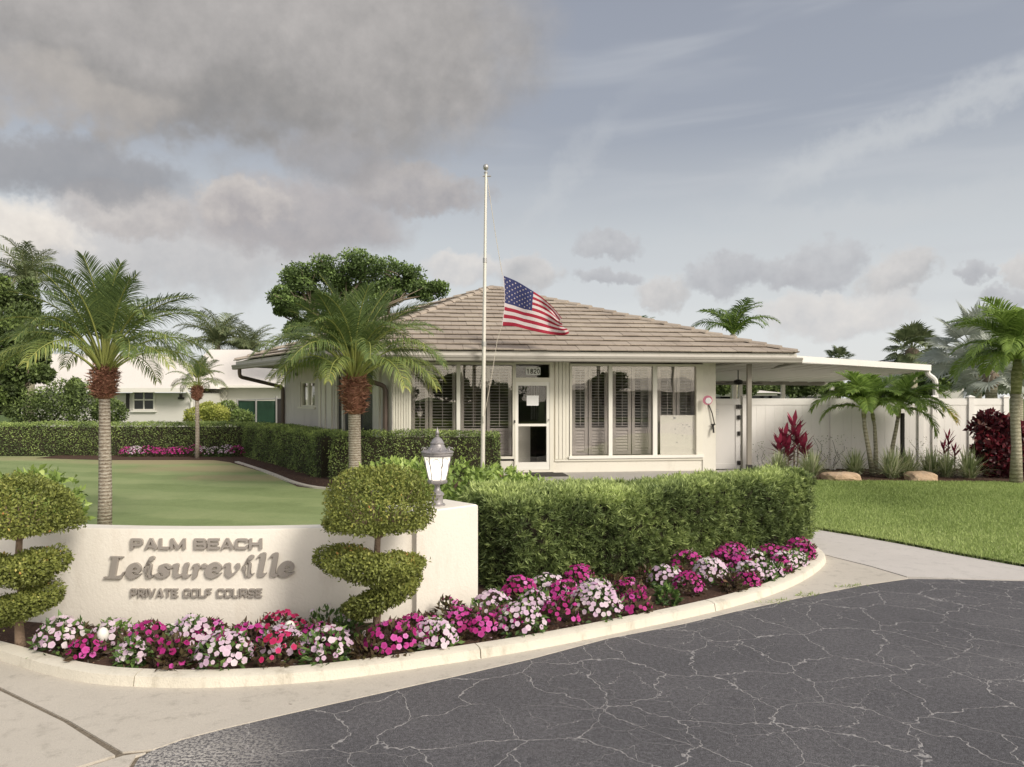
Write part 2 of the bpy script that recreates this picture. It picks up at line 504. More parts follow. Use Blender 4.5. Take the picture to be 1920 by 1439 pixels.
trunkring = trunkmat('ringed palm trunk', [(0.28, (0.22, 0.20, 0.14)), (0.5, (0.40, 0.37, 0.27)), (0.65, (0.55, 0.52, 0.42))], 85, 18)
trunkgreen = trunkmat('green palm trunk', [(0.28, (0.16, 0.17, 0.07)), (0.5, (0.31, 0.31, 0.16)), (0.65, (0.42, 0.42, 0.27))], 70, 12)
bootm = leafmat('palm boot fibre', [(0.0, (0.15, 0.065, 0.042)), (0.5, (0.33, 0.155, 0.105)), (1.0, (0.52, 0.30, 0.20))], 0.9, 0.0)

# leaves
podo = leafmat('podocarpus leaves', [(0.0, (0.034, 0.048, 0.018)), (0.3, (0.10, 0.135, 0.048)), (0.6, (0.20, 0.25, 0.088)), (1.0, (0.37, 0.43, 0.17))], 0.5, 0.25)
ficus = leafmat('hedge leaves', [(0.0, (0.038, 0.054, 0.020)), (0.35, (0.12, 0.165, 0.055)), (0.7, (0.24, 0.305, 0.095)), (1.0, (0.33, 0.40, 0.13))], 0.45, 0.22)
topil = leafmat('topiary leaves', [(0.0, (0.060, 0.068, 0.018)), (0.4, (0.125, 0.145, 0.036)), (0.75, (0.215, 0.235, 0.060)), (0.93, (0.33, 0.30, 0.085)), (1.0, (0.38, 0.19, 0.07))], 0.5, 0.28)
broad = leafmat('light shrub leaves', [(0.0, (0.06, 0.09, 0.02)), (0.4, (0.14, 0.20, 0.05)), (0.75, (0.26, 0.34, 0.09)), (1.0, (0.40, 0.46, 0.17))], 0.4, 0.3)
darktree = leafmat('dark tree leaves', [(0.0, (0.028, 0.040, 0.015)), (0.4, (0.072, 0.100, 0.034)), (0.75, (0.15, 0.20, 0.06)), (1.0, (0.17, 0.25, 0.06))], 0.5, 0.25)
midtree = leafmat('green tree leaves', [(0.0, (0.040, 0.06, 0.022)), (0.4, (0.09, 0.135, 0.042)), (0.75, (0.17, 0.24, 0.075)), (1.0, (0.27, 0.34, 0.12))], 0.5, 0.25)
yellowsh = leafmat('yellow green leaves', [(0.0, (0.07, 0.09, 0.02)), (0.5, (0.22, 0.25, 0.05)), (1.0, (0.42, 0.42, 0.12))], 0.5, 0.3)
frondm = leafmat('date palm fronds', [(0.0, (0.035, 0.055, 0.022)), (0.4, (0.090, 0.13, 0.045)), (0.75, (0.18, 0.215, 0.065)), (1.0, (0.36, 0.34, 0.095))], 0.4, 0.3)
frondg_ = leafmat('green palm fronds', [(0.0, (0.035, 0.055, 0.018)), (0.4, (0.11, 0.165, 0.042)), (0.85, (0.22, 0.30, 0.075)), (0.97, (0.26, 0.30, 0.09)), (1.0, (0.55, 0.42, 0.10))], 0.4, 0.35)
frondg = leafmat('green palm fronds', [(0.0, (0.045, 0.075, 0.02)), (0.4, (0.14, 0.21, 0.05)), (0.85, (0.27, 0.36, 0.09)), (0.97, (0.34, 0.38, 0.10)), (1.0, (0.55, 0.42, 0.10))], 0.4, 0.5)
frondd = frondg_
frondf = leafmat('far palm fronds', [(0.0, (0.045, 0.06, 0.03)), (0.5, (0.11, 0.135, 0.065)), (1.0, (0.22, 0.23, 0.12))], 0.5, 0.25)
silver = leafmat('silver palm fans', [(0.0, (0.18, 0.20, 0.17)), (0.5, (0.34, 0.37, 0.32)), (1.0, (0.52, 0.54, 0.48))], 0.5, 0.25)
stemm = surf('palm leaf stalk', (0.22, 0.25, 0.09), 0.5, 0.15)
bedleaf = leafmat('impatiens leaves', [(0.0, (0.022, 0.038, 0.014)), (0.5, (0.065, 0.115, 0.030)), (1.0, (0.17, 0.25, 0.065))], 0.4, 0.25)
bronze = leafmat('bronze impatiens leaves', [(0.0, (0.028, 0.020, 0.014)), (0.45, (0.075, 0.050, 0.028)), (0.8, (0.095, 0.095, 0.034)), (1.0, (0.22, 0.09, 0.055))], 0.4, 0.2)
magenta = leafmat('magenta petals', [(0.0, (0.33, 0.012, 0.13)), (0.4, (0.52, 0.032, 0.25)), (0.75, (0.64, 0.095, 0.42)), (1.0, (0.78, 0.30, 0.62))], 0.6, 0.25)
crimson = leafmat('crimson petals', [(0.0, (0.42, 0.012, 0.07)), (0.5, (0.62, 0.03, 0.15)), (1.0, (0.72, 0.13, 0.33))], 0.6, 0.25)
palepink = leafmat('pale pink petals', [(0.0, (0.64, 0.42, 0.60)), (0.5, (0.78, 0.62, 0.72)), (1.0, (0.84, 0.78, 0.76))], 0.6, 0.25)
flax = leafmat('variegated blades', [(0.0, (0.14, 0.19, 0.07)), (0.4, (0.30, 0.36, 0.17)), (0.7, (0.50, 0.53, 0.33)), (1.0, (0.70, 0.68, 0.50))], 0.5, 0.25)
redleaf = leafmat('red ti leaves', [(0.0, (0.045, 0.014, 0.020)), (0.5, (0.17, 0.022, 0.048)), (1.0, (0.40, 0.055, 0.11))], 0.4, 0.3)
copper = leafmat('copper leaves', [(0.0, (0.022, 0.010, 0.012)), (0.5, (0.085, 0.016, 0.024)), (0.9, (0.22, 0.022, 0.036)), (1.0, (0.45, 0.25, 0.22))], 0.4, 0.25)
grassm = leafmat('grass blades', [(0.0, (0.115, 0.155, 0.045)), (0.5, (0.215, 0.275, 0.09)), (1.0, (0.36, 0.41, 0.17))], 0.6, 0.3)

# glass
def glassmat(name, refl, tint, rough=0.0):
    m, t, b, o = mat(name)
    t.n.remove(b)
    tr = t.new('ShaderNodeBsdfTransparent'); tr.inputs[0].default_value = (*tint, 1)
    gl = t.new('ShaderNodeBsdfGlossy'); gl.inputs['Roughness'].default_value = rough
    gl.inputs['Color'].default_value = (0.95, 0.93, 0.88, 1)
    mx = t.new('ShaderNodeMixShader')
    lw = t.new('ShaderNodeLayerWeight'); lw.inputs[0].default_value = 0.25
    bk = t.new('ShaderNodeNewGeometry').outputs['Backfacing']
    t.link(t.m('MULTIPLY', t.m('MULTIPLY_ADD', lw.outputs['Fresnel'], 0.6, refl, clamp=True), t.m('SUBTRACT', 1.0, bk)), mx.inputs[0])
    t.link(tr.outputs[0], mx.inputs[1]); t.link(gl.outputs[0], mx.inputs[2])
    t.link(mx.outputs[0], o.inputs[0])
    # slight waviness of the panes
    g = t.new('ShaderNodeNewGeometry').outputs['Position']
    bp = t.new('ShaderNodeBump'); bp.inputs['Distance'].default_value = 0.0015
    t.link(t.noise(g, 1.6, 1, 0.5).outputs[0], bp.inputs['Height'])
    t.link(bp.outputs[0], gl.inputs['Normal'])
    return m
glassm = glassmat('window glass', 0.20, (0.95, 0.94, 0.92))
darkglass = glassmat('door glass', 0.10, (0.9, 0.9, 0.9))
farglass = surf('dark far glass', (0.03, 0.032, 0.035), 0.15, 0.1, spec=0.6)

m, t, b, o = mat('lit lamp glass')
b.inputs['Base Color'].default_value = (0.85, 0.82, 0.74, 1)
b.inputs['Roughness'].default_value = 0.5
b.inputs['Emission Color'].default_value = (1.0, 0.93, 0.80, 1)
oc = t.new('ShaderNodeTexCoord').outputs['Object']
dd = t.new('ShaderNodeVectorMath', operation='DISTANCE')
t.link(oc, dd.inputs[0]); dd.inputs[1].default_value = (0, 0, 0.30)
t.link(t.smooth(dd.outputs['Value'], 0.16, 0.07, 0.25, 1.15), b.inputs['Emission Strength'])
lampglass = m


# ------------------------------------------------------------------ object helpers
ABS = {}


def V3(*a):
    return np.array(a, float)


def empty(name, loc, label=None, cat=None, group=None):
    o = bpy.data.objects.new(name, None)
    o.empty_display_size = 0.1
    C.objects.link(o)
    o.location = loc
    ABS[o] = Vector(loc)
    tag(o, label, cat, group)
    return o


def tag(o, label=None, cat=None, group=None, kind=None):
    if label: o['label'] = label
    if cat: o['category'] = cat
    if group: o['group'] = group
    if kind: o['kind'] = kind
    return o


def absloc(o):
    return ABS.get(o, Vector((0, 0, 0)))


def link(name, me, parent=None, local=False):
    """link a mesh; its vertices are in world metres unless local"""
    o = bpy.data.objects.new(name, me)
    C.objects.link(o)
    if parent is not None:
        o.parent = parent
        if not local:
            o.location = -absloc(parent)
        # the object's origin is at the world origin unless local
    ABS[o] = Vector((0, 0, 0)) if not local else absloc(parent)
    return o


def np_mesh(name, verts, faces_list, mats, smooth=False, tint=None, mi=None):
    """verts (N,3); faces_list: list of int arrays (M,k)"""
    me = bpy.data.meshes.new(name)
    verts = np.asarray(verts, np.float32)
    me.vertices.add(len(verts))
    me.vertices.foreach_set('co', verts.ravel())
    loops, starts, tot = [], [], 0
    for f in faces_list:
        f = np.asarray(f, np.int32)
        if f.size == 0:
            continue
        loops.append(f.ravel())
        starts.append(tot + np.arange(len(f)) * f.shape[1])
        tot += f.size
    loops = np.concatenate(loops)
    starts = np.concatenate(starts).astype(np.int32)
    me.loops.add(len(loops))
    me.loops.foreach_set('vertex_index', loops)
    me.polygons.add(len(starts))
    me.polygons.foreach_set('loop_start', starts)
    if mi is not None:
        me.polygons.foreach_set('material_index', np.asarray(mi, np.int32))
    me.update(calc_edges=True)
    if smooth:
        me.polygons.foreach_set('use_smooth', np.ones(len(starts), bool))
    if tint is not None:
        at = me.attributes.new('tint', 'FLOAT', 'POINT')
        at.data.foreach_set('value', np.asarray(tint, np.float32))
    for mm in (mats if isinstance(mats, (list, tuple)) else [mats]):
        me.materials.append(mm)
    return me


class MB:
    """collects shapes and links them as one mesh"""
    def __init__(self):
        self.v, self.f, self.k = [], [], []
        self.mi = 0

    def add(self, vs, fs):
        b = len(self.v)
        self.v += [tuple(x) for x in vs]
        self.f += [tuple(b + i for i in f) for f in fs]
        self.k += [self.mi] * len(fs)
        return self

    def box(self, a, b):
        x0, y0, z0 = a; x1, y1, z1 = b
        vs = [(x0, y0, z0), (x1, y0, z0), (x1, y1, z0), (x0, y1, z0), (x0, y0, z1), (x1, y0, z1), (x1, y1, z1), (x0, y1, z1)]
        return self.add(vs, [(0, 3, 2, 1), (4, 5, 6, 7), (0, 1, 5, 4), (1, 2, 6, 5), (2, 3, 7, 6), (3, 0, 4, 7)])

    def fbox(self, fr, s0, s1, n0, n1, z0, z1, bev=0.0):
        """box in a wall frame fr=(origin2d, along2d, outward2d)"""
        (ox, oy), (dx, dy), (nx, ny) = fr
        P = lambda s, n, z: (ox + s * dx + n * nx, oy + s * dy + n * ny, z)
        vs = [P(s0, n0, z0), P(s1, n0, z0), P(s1, n1, z0), P(s0, n1, z0), P(s0, n0, z1), P(s1, n0, z1), P(s1, n1, z1), P(s0, n1, z1)]
        if bev:
            h = [P(s0 + bev, n1 + bev * 0.6, z0 + bev), P(s1 - bev, n1 + bev * 0.6, z0 + bev), P(s1 - bev, n1 + bev * 0.6, z1 - bev), P(s0 + bev, n1 + bev * 0.6, z1 - bev)]
            self.add(vs + h, [(0, 3, 2, 1), (4, 5, 6, 7), (0, 1, 5, 4), (1, 2, 6, 5), (3, 0, 4, 7), (2, 3, 8, 9), (6, 2, 9, 10), (7, 6, 10, 11), (3, 7, 11, 8), (8, 11, 10, 9)])
            return self
        return self.add(vs, [(0, 3, 2, 1), (4, 5, 6, 7), (0, 1, 5, 4), (1, 2, 6, 5), (2, 3, 7, 6), (3, 0, 4, 7)])

    def poly(self, pts, z0, z1=None, holes=()):
        """flat polygon sheet or prism from a plan outline (any shape)"""
        loops = [[Vector((*p[:2], 0)) for p in pts]] + [[Vector((*p[:2], 0)) for p in h] for h in holes]
        tri = tessellate_polygon(loops)
        flat = [p for l in loops for p in l]
        top = z1 if z1 is not None else z0
        b = len(self.v)
        self.v += [(p.x, p.y, top) for p in flat]
        for a_, b_, c_ in tri:
            n = (flat[b_] - flat[a_]).cross(flat[c_] - flat[a_]).z
            self.f.append((b + a_, b + b_, b + c_) if n > 0 else (b + a_, b + c_, b + b_)); self.k.append(self.mi)
        if z1 is not None:
            k = 0
            for l in loops:
                q = [(p.x, p.y, z1) for p in l] + [(p.x, p.y, z0) for p in l]
                m_ = len(l)
                self.add(q, [(i, i + m_, (i + 1) % m_ + m_, (i + 1) % m_) for i in range(m_)])
        return self

    def tube(self, pts, r, sides=8, cap=True):
        pts = [Vector(p) for p in pts]
        rr = r if isinstance(r, (list, tuple)) else [r] * len(pts)
        ref = None
        rings = []
        for i, p in enumerate(pts):
            t = (pts[min(i + 1, len(pts) - 1)] - pts[max(i - 1, 0)]).normalized()
            if ref is None:
                ref = t.orthogonal().normalized()
            u = (ref - t * ref.dot(t))
            u = u.normalized() if u.length > 1e-6 else t.orthogonal().normalized()
            ref = u
            v = t.cross(u)
            rings.append([p + (u * math.cos(2 * math.pi * k / sides) + v * math.sin(2 * math.pi * k / sides)) * rr[i] for k in range(sides)])
        vs = [q for ring in rings for q in ring]
        fs = []
        for i in range(len(pts) - 1):
            for k in range(sides):
                a = i * sides + k; b = i * sides + (k + 1) % sides
                fs.append((a, b, b + sides, a + sides))
        if cap:
            fs.append(tuple(range(sides))[::-1])
            fs.append(tuple((len(pts) - 1) * sides + k for k in range(sides)))
        return self.add(vs, fs)

    def lathe(self, c, prof, sides=16, rot=0.0):
        """prof: (radius, z) pairs from bottom up"""
        cx, cy, cz = c
        vs = [(cx + r * math.cos(rot + 2 * math.pi * k / sides), cy + r * math.sin(rot + 2 * math.pi * k / sides), cz + z) for r, z in prof for k in range(sides)]
        fs = []
        for i in range(len(prof) - 1):
            for k in range(sides):
                a = i * sides + k; b = i * sides + (k + 1) % sides
                fs.append((a, b, b + sides, a + sides))
        fs.append(tuple(range(sides))[::-1])
        fs.append(tuple((len(prof) - 1) * sides + k for k in range(sides)))
        return self.add(vs, fs)

    def sweep(self, path, prof, closed=False):
        """plan path swept with a profile of (offset to the right of the path, z); mitred"""
        n = len(path)
        rows = []
        for i in range(n):
            p = Vector(path[i][:2])
            if closed:
                a = Vector(path[i - 1][:2]); c_ = Vector(path[(i + 1) % n][:2])
            else:
                a = Vector(path[max(i - 1, 0)][:2]); c_ = Vector(path[min(i + 1, n - 1)][:2])
            d0 = (p - a).normalized() if (p - a).length > 1e-9 else (c_ - p).normalized()
            d1 = (c_ - p).normalized() if (c_ - p).length > 1e-9 else d0
            n0 = Vector((d0.y, -d0.x)); n1 = Vector((d1.y, -d1.x))
            mt = (n0 + n1).normalized()
            k = 1 / max(0.3, mt.dot(n0))
            rows.append([(p.x + mt.x * k * o, p.y + mt.y * k * o, z) for o, z in prof])
        m_ = len(prof)
        vs = [q for r_ in rows for q in r_]
        fs = []
        for i in range(n if closed else n - 1):
            j = (i + 1) % n
            for k in range(m_):
                l = (k + 1) % m_
                fs.append((i * m_ + k, i * m_ + l, j * m_ + l, j * m_ + k))
        if not closed:
            fs.append(tuple(range(m_))[::-1])
            fs.append(tuple((n - 1) * m_ + k for k in range(m_)))
        return self.add(vs, fs)

    def build(self, name, mats, parent=None, smooth=False, local=False, tint=None):
        me = bpy.data.meshes.new(name)
        me.from_pydata(self.v, [], self.f)
        for mm in (mats if isinstance(mats, (list, tuple)) else [mats]):
            me.materials.append(mm)
        me.polygons.foreach_set('material_index', self.k)
        if smooth:
            me.polygons.foreach_set('use_smooth', [True] * len(self.f))
            if smooth != 'all':
                me.set_sharp_from_angle(angle=R(40))
        if tint is not None:
            at = me.attributes.new('tint', 'FLOAT', 'POINT')
            at.data.foreach_set('value', tint)
        me.update()
        return link(name, me, parent, local)


def dup(root, loc, rz=None, scale=None, label=None):
    r = root.copy(); C.objects.link(r); r.location = loc
    ABS[r] = Vector(loc)
    if rz is not None: r.rotation_euler = (0, 0, rz)
    if scale is not None: r.scale = (scale, scale, scale) if not isinstance(scale, tuple) else scale
    if label: r['label'] = label
    for ch in list(root.children):
        c = ch.copy(); C.objects.link(c); c.parent = r
        for g in list(ch.children):
            d = g.copy(); C.objects.link(d); d.parent = c
    return r


# ------------------------------------------------------------------ leaf helpers (numpy)
def unit(a):
    return a / np.maximum(np.linalg.norm(a, axis=-1, keepdims=True), 1e-9)


_k = rng.normal(size=(14, 3)); _k = unit(_k); _ph = rng.uniform(0, 6.28, 14); _fr = np.array([1, 1.3, 1.9, 2.3, 3.1, 3.7, 4.9, 5.8, 7.5, 9.1, 11, 14, 17, 21.0])


def fbm(P, scale=1.0, lo=0, hi=14):
    s = np.zeros(len(P)); wsum = 0
    for i in range(lo, hi):
        a = 1 / _fr[i] ** 0.7
        s += a * np.sin((P @ _k[i]) * _fr[i] * scale + _ph[i]); wsum += a
    return s / wsum * 1.8


def leaves(P, D, N, L, W, tint, fold=0.25, mid=0.45):
    """diamond leaves folded on the midrib: base P, direction D, face normal N"""
    P = np.asarray(P, float); D = unit(D); S = unit(np.cross(D, N)); N2 = np.cross(S, D)
    L = np.broadcast_to(L, len(P))[:, None]; W = np.broadcast_to(W, len(P))[:, None]
    a = P
    b = P + D * L * mid + S * W * 0.5 + N2 * W * fold
    c = P + D * L
    d = P + D * L * mid - S * W * 0.5 + N2 * W * fold
    v = np.stack([a, b, c, d], 1).reshape(-1, 3)
    i = np.arange(len(P))[:, None] * 4
    f = np.concatenate([i + [0, 1, 2], i + [0, 2, 3]], 1).reshape(-1, 3)
    return v, f, np.repeat(tint, 4)


def merge(parts):
    vs, fs, ts, b = [], [], [], 0
    for v, f, t_ in parts:
        vs.append(v); fs.append(f + b); ts.append(t_); b += len(v)
    return np.concatenate(vs), np.concatenate(fs), np.concatenate(ts)


def rand_dir(n):
    return unit(rng.normal(size=(n, 3)))


def leafobj(name, vft, m_, parent, local=False):
    v, f, t_ = vft
    o = link(name, np_mesh(name, v, [f], m_, tint=np.clip(t_, 0, 1)), parent, local)
    return o


def sprigs(P, N, count, L, W, tint, spread=0.8):
    """tufts of narrow leaves at P pointing roughly along N"""
    n = len(P)
    PP = np.repeat(P, count, 0); NN = np.repeat(N, count, 0)
    rd = rand_dir(n * count)
    D = unit(NN + rd * spread)
    ax = np.repeat(rng.uniform(0, 1, n), count)[:, None]
    off = NN * (rng.uniform(0, 1, n * count)[:, None]) * (L * 0.7)
    t_ = np.repeat(tint, count) + rng.normal(0, 0.10, n * count)
    Ls = L * rng.uniform(0.6, 1.2, n * count)
    return leaves(PP + off, D, rand_dir(n * count), Ls, W, t_, 0.15)


def lumpy_shell(pts_fn, normal_fn):
    pass


# ------------------------------------------------------------------ hedges
def hedge_samples(path, width, height, z0, dens, lump=0.06, round_=0.12, ends=True):
    """random points on the skin of a clipped hedge that follows a plan path (its centre line)"""
    path = [np.array(p, float) for p in path]
    Ps, Ns = [], []
    segs = list(zip(path[:-1], path[1:]))
    for a, b in segs:
        d = b - a; Ls = np.linalg.norm(d); d = d / Ls; nr = np.array([d[1], -d[0]])
        per = height * 2 + width
        n = int(dens * Ls * per)
        u = rng.uniform(0, Ls, n)
        q = rng.uniform(0, per, n)
        side = np.where(q < height, 1, np.where(q > height + width, -1, 0))
        z = np.where(side == 1, q, np.where(side == -1, q - height - width, height))
        off = np.where(side == 1, width / 2, np.where(side == -1, -width / 2, q - height - width / 2))
        # round the top edges
        over = np.clip((np.abs(off) - (width / 2 - round_)) / round_, 0, 1) * np.clip((z - (height - round_)) / round_, 0, 1)
        nx = nr[0] * side; ny = nr[1] * side
        N = np.stack([nx, ny, (side == 0) * 1.0], 1)
        edge = np.clip((z - (height - round_)) / round_, 0, 1)
        N = N + np.stack([nr[0] * off / (width / 2) * edge, nr[1] * off / (width / 2) * edge, edge * 0.8], 1) * 0.7
        N = unit(N)
        P = np.stack([a[0] + d[0] * u + nr[0] * off, a[1] + d[1] * u + nr[1] * off, z0 + z], 1)
        P -= N * over[:, None] * round_ * 0.7
        Ps.append(P); Ns.append(N)
    if ends:
        for (a, b, e) in ((segs[0][0], segs[0][1], -1), (segs[-1][0], segs[-1][1], 1)):
            d = unit((b - a)[None])[0]; nr = np.array([d[1], -d[0]])
            c_ = a if e < 0 else b
            n = int(dens * width * height)
            off = rng.uniform(-width / 2, width / 2, n); z = rng.uniform(0, height, n)
            P = np.stack([c_[0] + nr[0] * off, c_[1] + nr[1] * off, z0 + z], 1)
            N = np.tile(np.array([d[0] * e, d[1] * e, 0.1]), (n, 1))
            r_ = np.clip((np.abs(off) - (width / 2 - round_)) / round_, 0, 1)
            P -= N * r_[:, None] * round_ * 0.7
            Ps.append(P); Ns.append(unit(N))
    P = np.concatenate(Ps); N = np.concatenate(Ns)
    bulge = fbm(P, 2.2)
    P = P + N * (bulge * lump)[:, None]
    return P, N, bulge


def hedge(name, label, path, width, height, z0, m_, dens, L, W, style='leaf', lump=0.05, group=None, cat='hedge', coredark=twigcorem, topgreen=0.25):
    root = empty(name, (path[0][0], path[0][1], z0), label, cat, group)
    P, N, bl = hedge_samples(path, width, height, z0, dens, lump)
    n = len(P)
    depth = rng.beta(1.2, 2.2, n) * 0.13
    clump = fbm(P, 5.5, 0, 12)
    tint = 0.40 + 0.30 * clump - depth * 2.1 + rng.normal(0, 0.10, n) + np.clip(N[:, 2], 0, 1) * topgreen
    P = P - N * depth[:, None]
    # stragglers on top
    up = rng.uniform(size=n) < 0.06
    P[up & (N[:, 2] > 0.5), 2] += rng.uniform(0.0, 0.035, int((up & (N[:, 2] > 0.5)).sum()))
    P[:, 2] = np.maximum(P[:, 2], z0 + 0.02)
    if style == 'sprig':
        NN = unit(N + np.array([0, 0, 0.45]) + rand_dir(n) * 0.45)
        v = sprigs(P, NN, 11, L, W, tint, 0.85)
    else:
        D = unit(N * 0.5 + np.array([0, 0, 0.35]) + rand_dir(n) * 0.9)
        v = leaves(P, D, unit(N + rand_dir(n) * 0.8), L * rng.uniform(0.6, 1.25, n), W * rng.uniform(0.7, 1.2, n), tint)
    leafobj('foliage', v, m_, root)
    core = MB()
    w2 = width / 2 - 0.13
    core.sweep([p for p in path], [(-w2, z0 + 0.0), (w2, z0 + 0.0), (w2, z0 + height - 0.2), (w2 - 0.06, z0 + height - 0.13), (-w2 + 0.06, z0 + height - 0.13), (-w2, z0 + height - 0.2)])
    core.build('shade_core', coredark, root)  # solid dark block stops see-through, its colour stands in for inner shade
    return root


# ellipsoidal leafy mass points
def blob_points(n, c, r, flat_bottom=None, noise_=0.12, ns=3.0, shell=0.25):
    d = rand_dir(n)
    c = np.array(c); r = np.array(r)
    rad = 1 - rng.beta(1, 2.5, n) * shell
    k = 1 + noise_ * fbm(d * np.linalg.norm(r) + c, ns / max(r), 0, 9)
    P = c + d * r * (rad * k)[:, None]
    N = unit(d / r)
    if flat_bottom is not None:
        lo = c[2] - flat_bottom * r[2]
        below = P[:, 2] < lo
        P[below, 2] = lo + rng.uniform(-0.02, 0.03, below.sum()) * 1.0
        N[below] = unit(N[below] * [1, 1, 0.2] + [0, 0, -0.8])
    return P, N, rad


def leaf_blob(parts_, n, c, r, L, W, base=0.42, flat_bottom=None, noise_=0.12, shell=0.25, ns=3.0, vary=0.13, topk=0.14):
    P, N, rad = blob_points(n, c, r, flat_bottom, noise_, ns, shell)
    D = unit(N * 0.6 + [0, 0, 0.2] + rand_dir(n) * 0.85)
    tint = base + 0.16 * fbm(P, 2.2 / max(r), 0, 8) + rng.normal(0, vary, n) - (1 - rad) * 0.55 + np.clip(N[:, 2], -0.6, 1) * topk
    parts_.append(leaves(P, D, unit(N + rand_dir(n) * 0.7), L * rng.uniform(0.6, 1.3, n), W * rng.uniform(0.7, 1.2, n), tint))
    return parts_


# ------------------------------------------------------------------ the setting
mb = MB(); mb.poly([(-500, -300), (500, -300), (500, 900), (-500, 900)], -0.03)
tag(mb.build('ground', groundm), 'mown ground of the golf course reaching to the skyline', kind='structure')

# kerb line: outer foot of the kerb
KERB = [px_ground(x, y) for x, y in ((-420, 1140), (-200, 1188), (0, 1240), (67, 1262), (133, 1278), (200, 1288), (333, 1293), (433, 1291), (540, 1285), (640, 1276),
                                     (800, 1253), (960, 1228), (1067, 1208), (1170, 1186), (1280, 1163), (1380, 1139), (1464, 1112), (1520, 1084), (1551, 1058))]
KERB += [(3.32, 7.85), (3.36, 8.3), (3.30, 8.8)]


def smoothpath(p, it=2):
    p = [Vector(q[:2]) for q in p]
    for _ in range(it):
        q = [p[0]]
        for a, b in zip(p[:-1], p[1:]):
            q += [a.lerp(b, 0.25), a.lerp(b, 0.75)]
        q.append(p[-1]); p = q
    return [(a.x, a.y) for a in p]


KS = smoothpath(KERB, 2)
ASPH = [px_ground(x, y) for x, y in ((250, 1439), (262, 1420), (287, 1407), (340, 1388), (417, 1368), (520, 1344), (640, 1317), (760, 1290), (880, 1263), (993, 1237), (1140, 1198), (1280, 1171),
                                     (1380, 1147), (1460, 1130), (1537, 1114), (1619, 1098), (1703, 1086), (1800, 1087), (1920, 1090))]
ax0 = ASPH[0]
asph_poly = [(ax0[0] - 0.25, -14), (ax0[0] - 0.1, 2.6)] + ASPH + [(9.5, 6.6), (14, 6.3), (22, 5.5), (40, 4), (40, -14)]
mb = MB(); mb.poly(asph_poly, 0.0)
tag(mb.build('asphalt_drive', asphaltm), 'dark cracked asphalt drive', kind='structure')
# concrete apron between the kerb and the asphalt, and two slabs lower left
KO = [(p[0], p[1]) for p in KS]
j1 = [px_ground(0, 1290), px_ground(130, 1353), px_ground(230, 1412)]
jdir = Vector((j1[0][0] - j1[1][0], j1[0][1] - j1[1][1])).normalized()
jfar = (j1[0][0] + jdir.x * 4, j1[0][1] + jdir.y * 4)
walk_edge_far = [px_ground(1549, 1043), px_ground(1633, 1064), px_ground(1700, 1084)]
inner_k = [(p[0] - 0.0, p[1] + 0.03) for p in KO]
apron = [jfar] + [j1[0], j1[1], j1[2]] + ASPH[2:17] + [walk_edge_far[2], walk_edge_far[1], walk_edge_far[0]] + [(3.30, 8.2)] + inner_k[::-1][4:] + [(-8, 7.4)]
mb = MB(); mb.poly(apron, -0.02, 0.005)
tag(mb.build('gutter_apron', concm), 'pale concrete gutter strip round the kerb', kind='structure')
g_ = 0.012
q = px_ground(230, 1414); q2 = px_ground(150, 1443)
slabA = [(jfar[0] - 0.02, jfar[1] - 0.035), (j1[0][0] - 0.012, j1[0][1] - 0.028), (j1[1][0] - 0.012, j1[1][1] - 0.028), (q[0] - 0.02, q[1] - 0.03), (q2[0] - 0.012, q2[1] + 0.012), (-3.5, 2.8), (-9, 2.9), (-12, 8)]
mb = MB(); mb.poly(slabA, -0.02, 0.009)
tag(mb.build('drive_slab', concm), 'large concrete slab', kind='structure')
q3 = px_ground(285, 1410)
slabB = [(q[0] + 0.02, q[1] - 0.03), (q3[0] - 0.02, q3[1] - 0.02), (ASPH[1][0] - .02, ASPH[1][1]), (ax0[0] - 0.02, ax0[1]), (ax0[0] - 0.12, 2.6), (ax0[0] - 0.27, -14), (-9, -14), (-9, 2.88), (-3.5, 2.78), (q2[0] + 0.008, q2[1] - 0.008)]
mb = MB(); mb.poly(slabB, -0.02, 0.007)
tag(mb.build('drive_slab', concm), 'concrete slab beside the asphalt', kind='structure')
# earth showing in the joints
mb = MB(); mb.poly([(-12, -14), (ax0[0], -14), (ax0[0] + 0.1, 3.3), (-1.8, 3.9), (-3.2, 5.0), (-12, 8)], -0.004)
tag(mb.build('joint_soil', jointm), 'dark soil in the joints', kind='structure')
# side walk on the right, leading behind the hedge to the patio
lawnedge = [px_ground(x, y) for x, y in ((1470, 985), (1526, 994), (1611, 1008), (1689, 1022), (1802, 1044), (1914, 1064))]
e = Vector(lawnedge[-1]) - Vector(lawnedge[-2]); e.normalize()
lawnedge.append((lawnedge[-1][0] + e.x * 9, lawnedge[-1][1] + e.y * 9))
walk = [(walk_edge_far[0][0] + .0, walk_edge_far[0][1] + 0.02), (walk_edge_far[1][0] + .005, walk_edge_far[1][1] + 0.02), (walk_edge_far[2][0] + .01, walk_edge_far[2][1] + 0.012)] + ASPH[17:] + [(9.5, 6.6), (14, 6.3), (14.6, 6.5)] + [lawnedge[-1]] + lawnedge[::-1][1:] + [(3.9, 10.2), (3.6, 11.6), (2.4, 11.2), (2.9, 9.6), (3.32, 8.4)]
mb = MB(); mb.poly(walk, -0.02, 0.010)
tag(mb.build('side_walk', walkm), 'pale concrete walk beside the lawn', kind='structure')
# patio in front of the clubhouse
mb = MB(); mb.poly([(-0.05, 15.75), (0.05, 13.6), (0.5, 12.4), (2.4, 11.2), (3.6, 11.6), (4.1, 13.6), (5.25, 15.0), (5.25, 16.55)], -0.02, 0.085)
tag(mb.build('patio', patiom), 'grey concrete patio in front of the entrance', kind='structure')

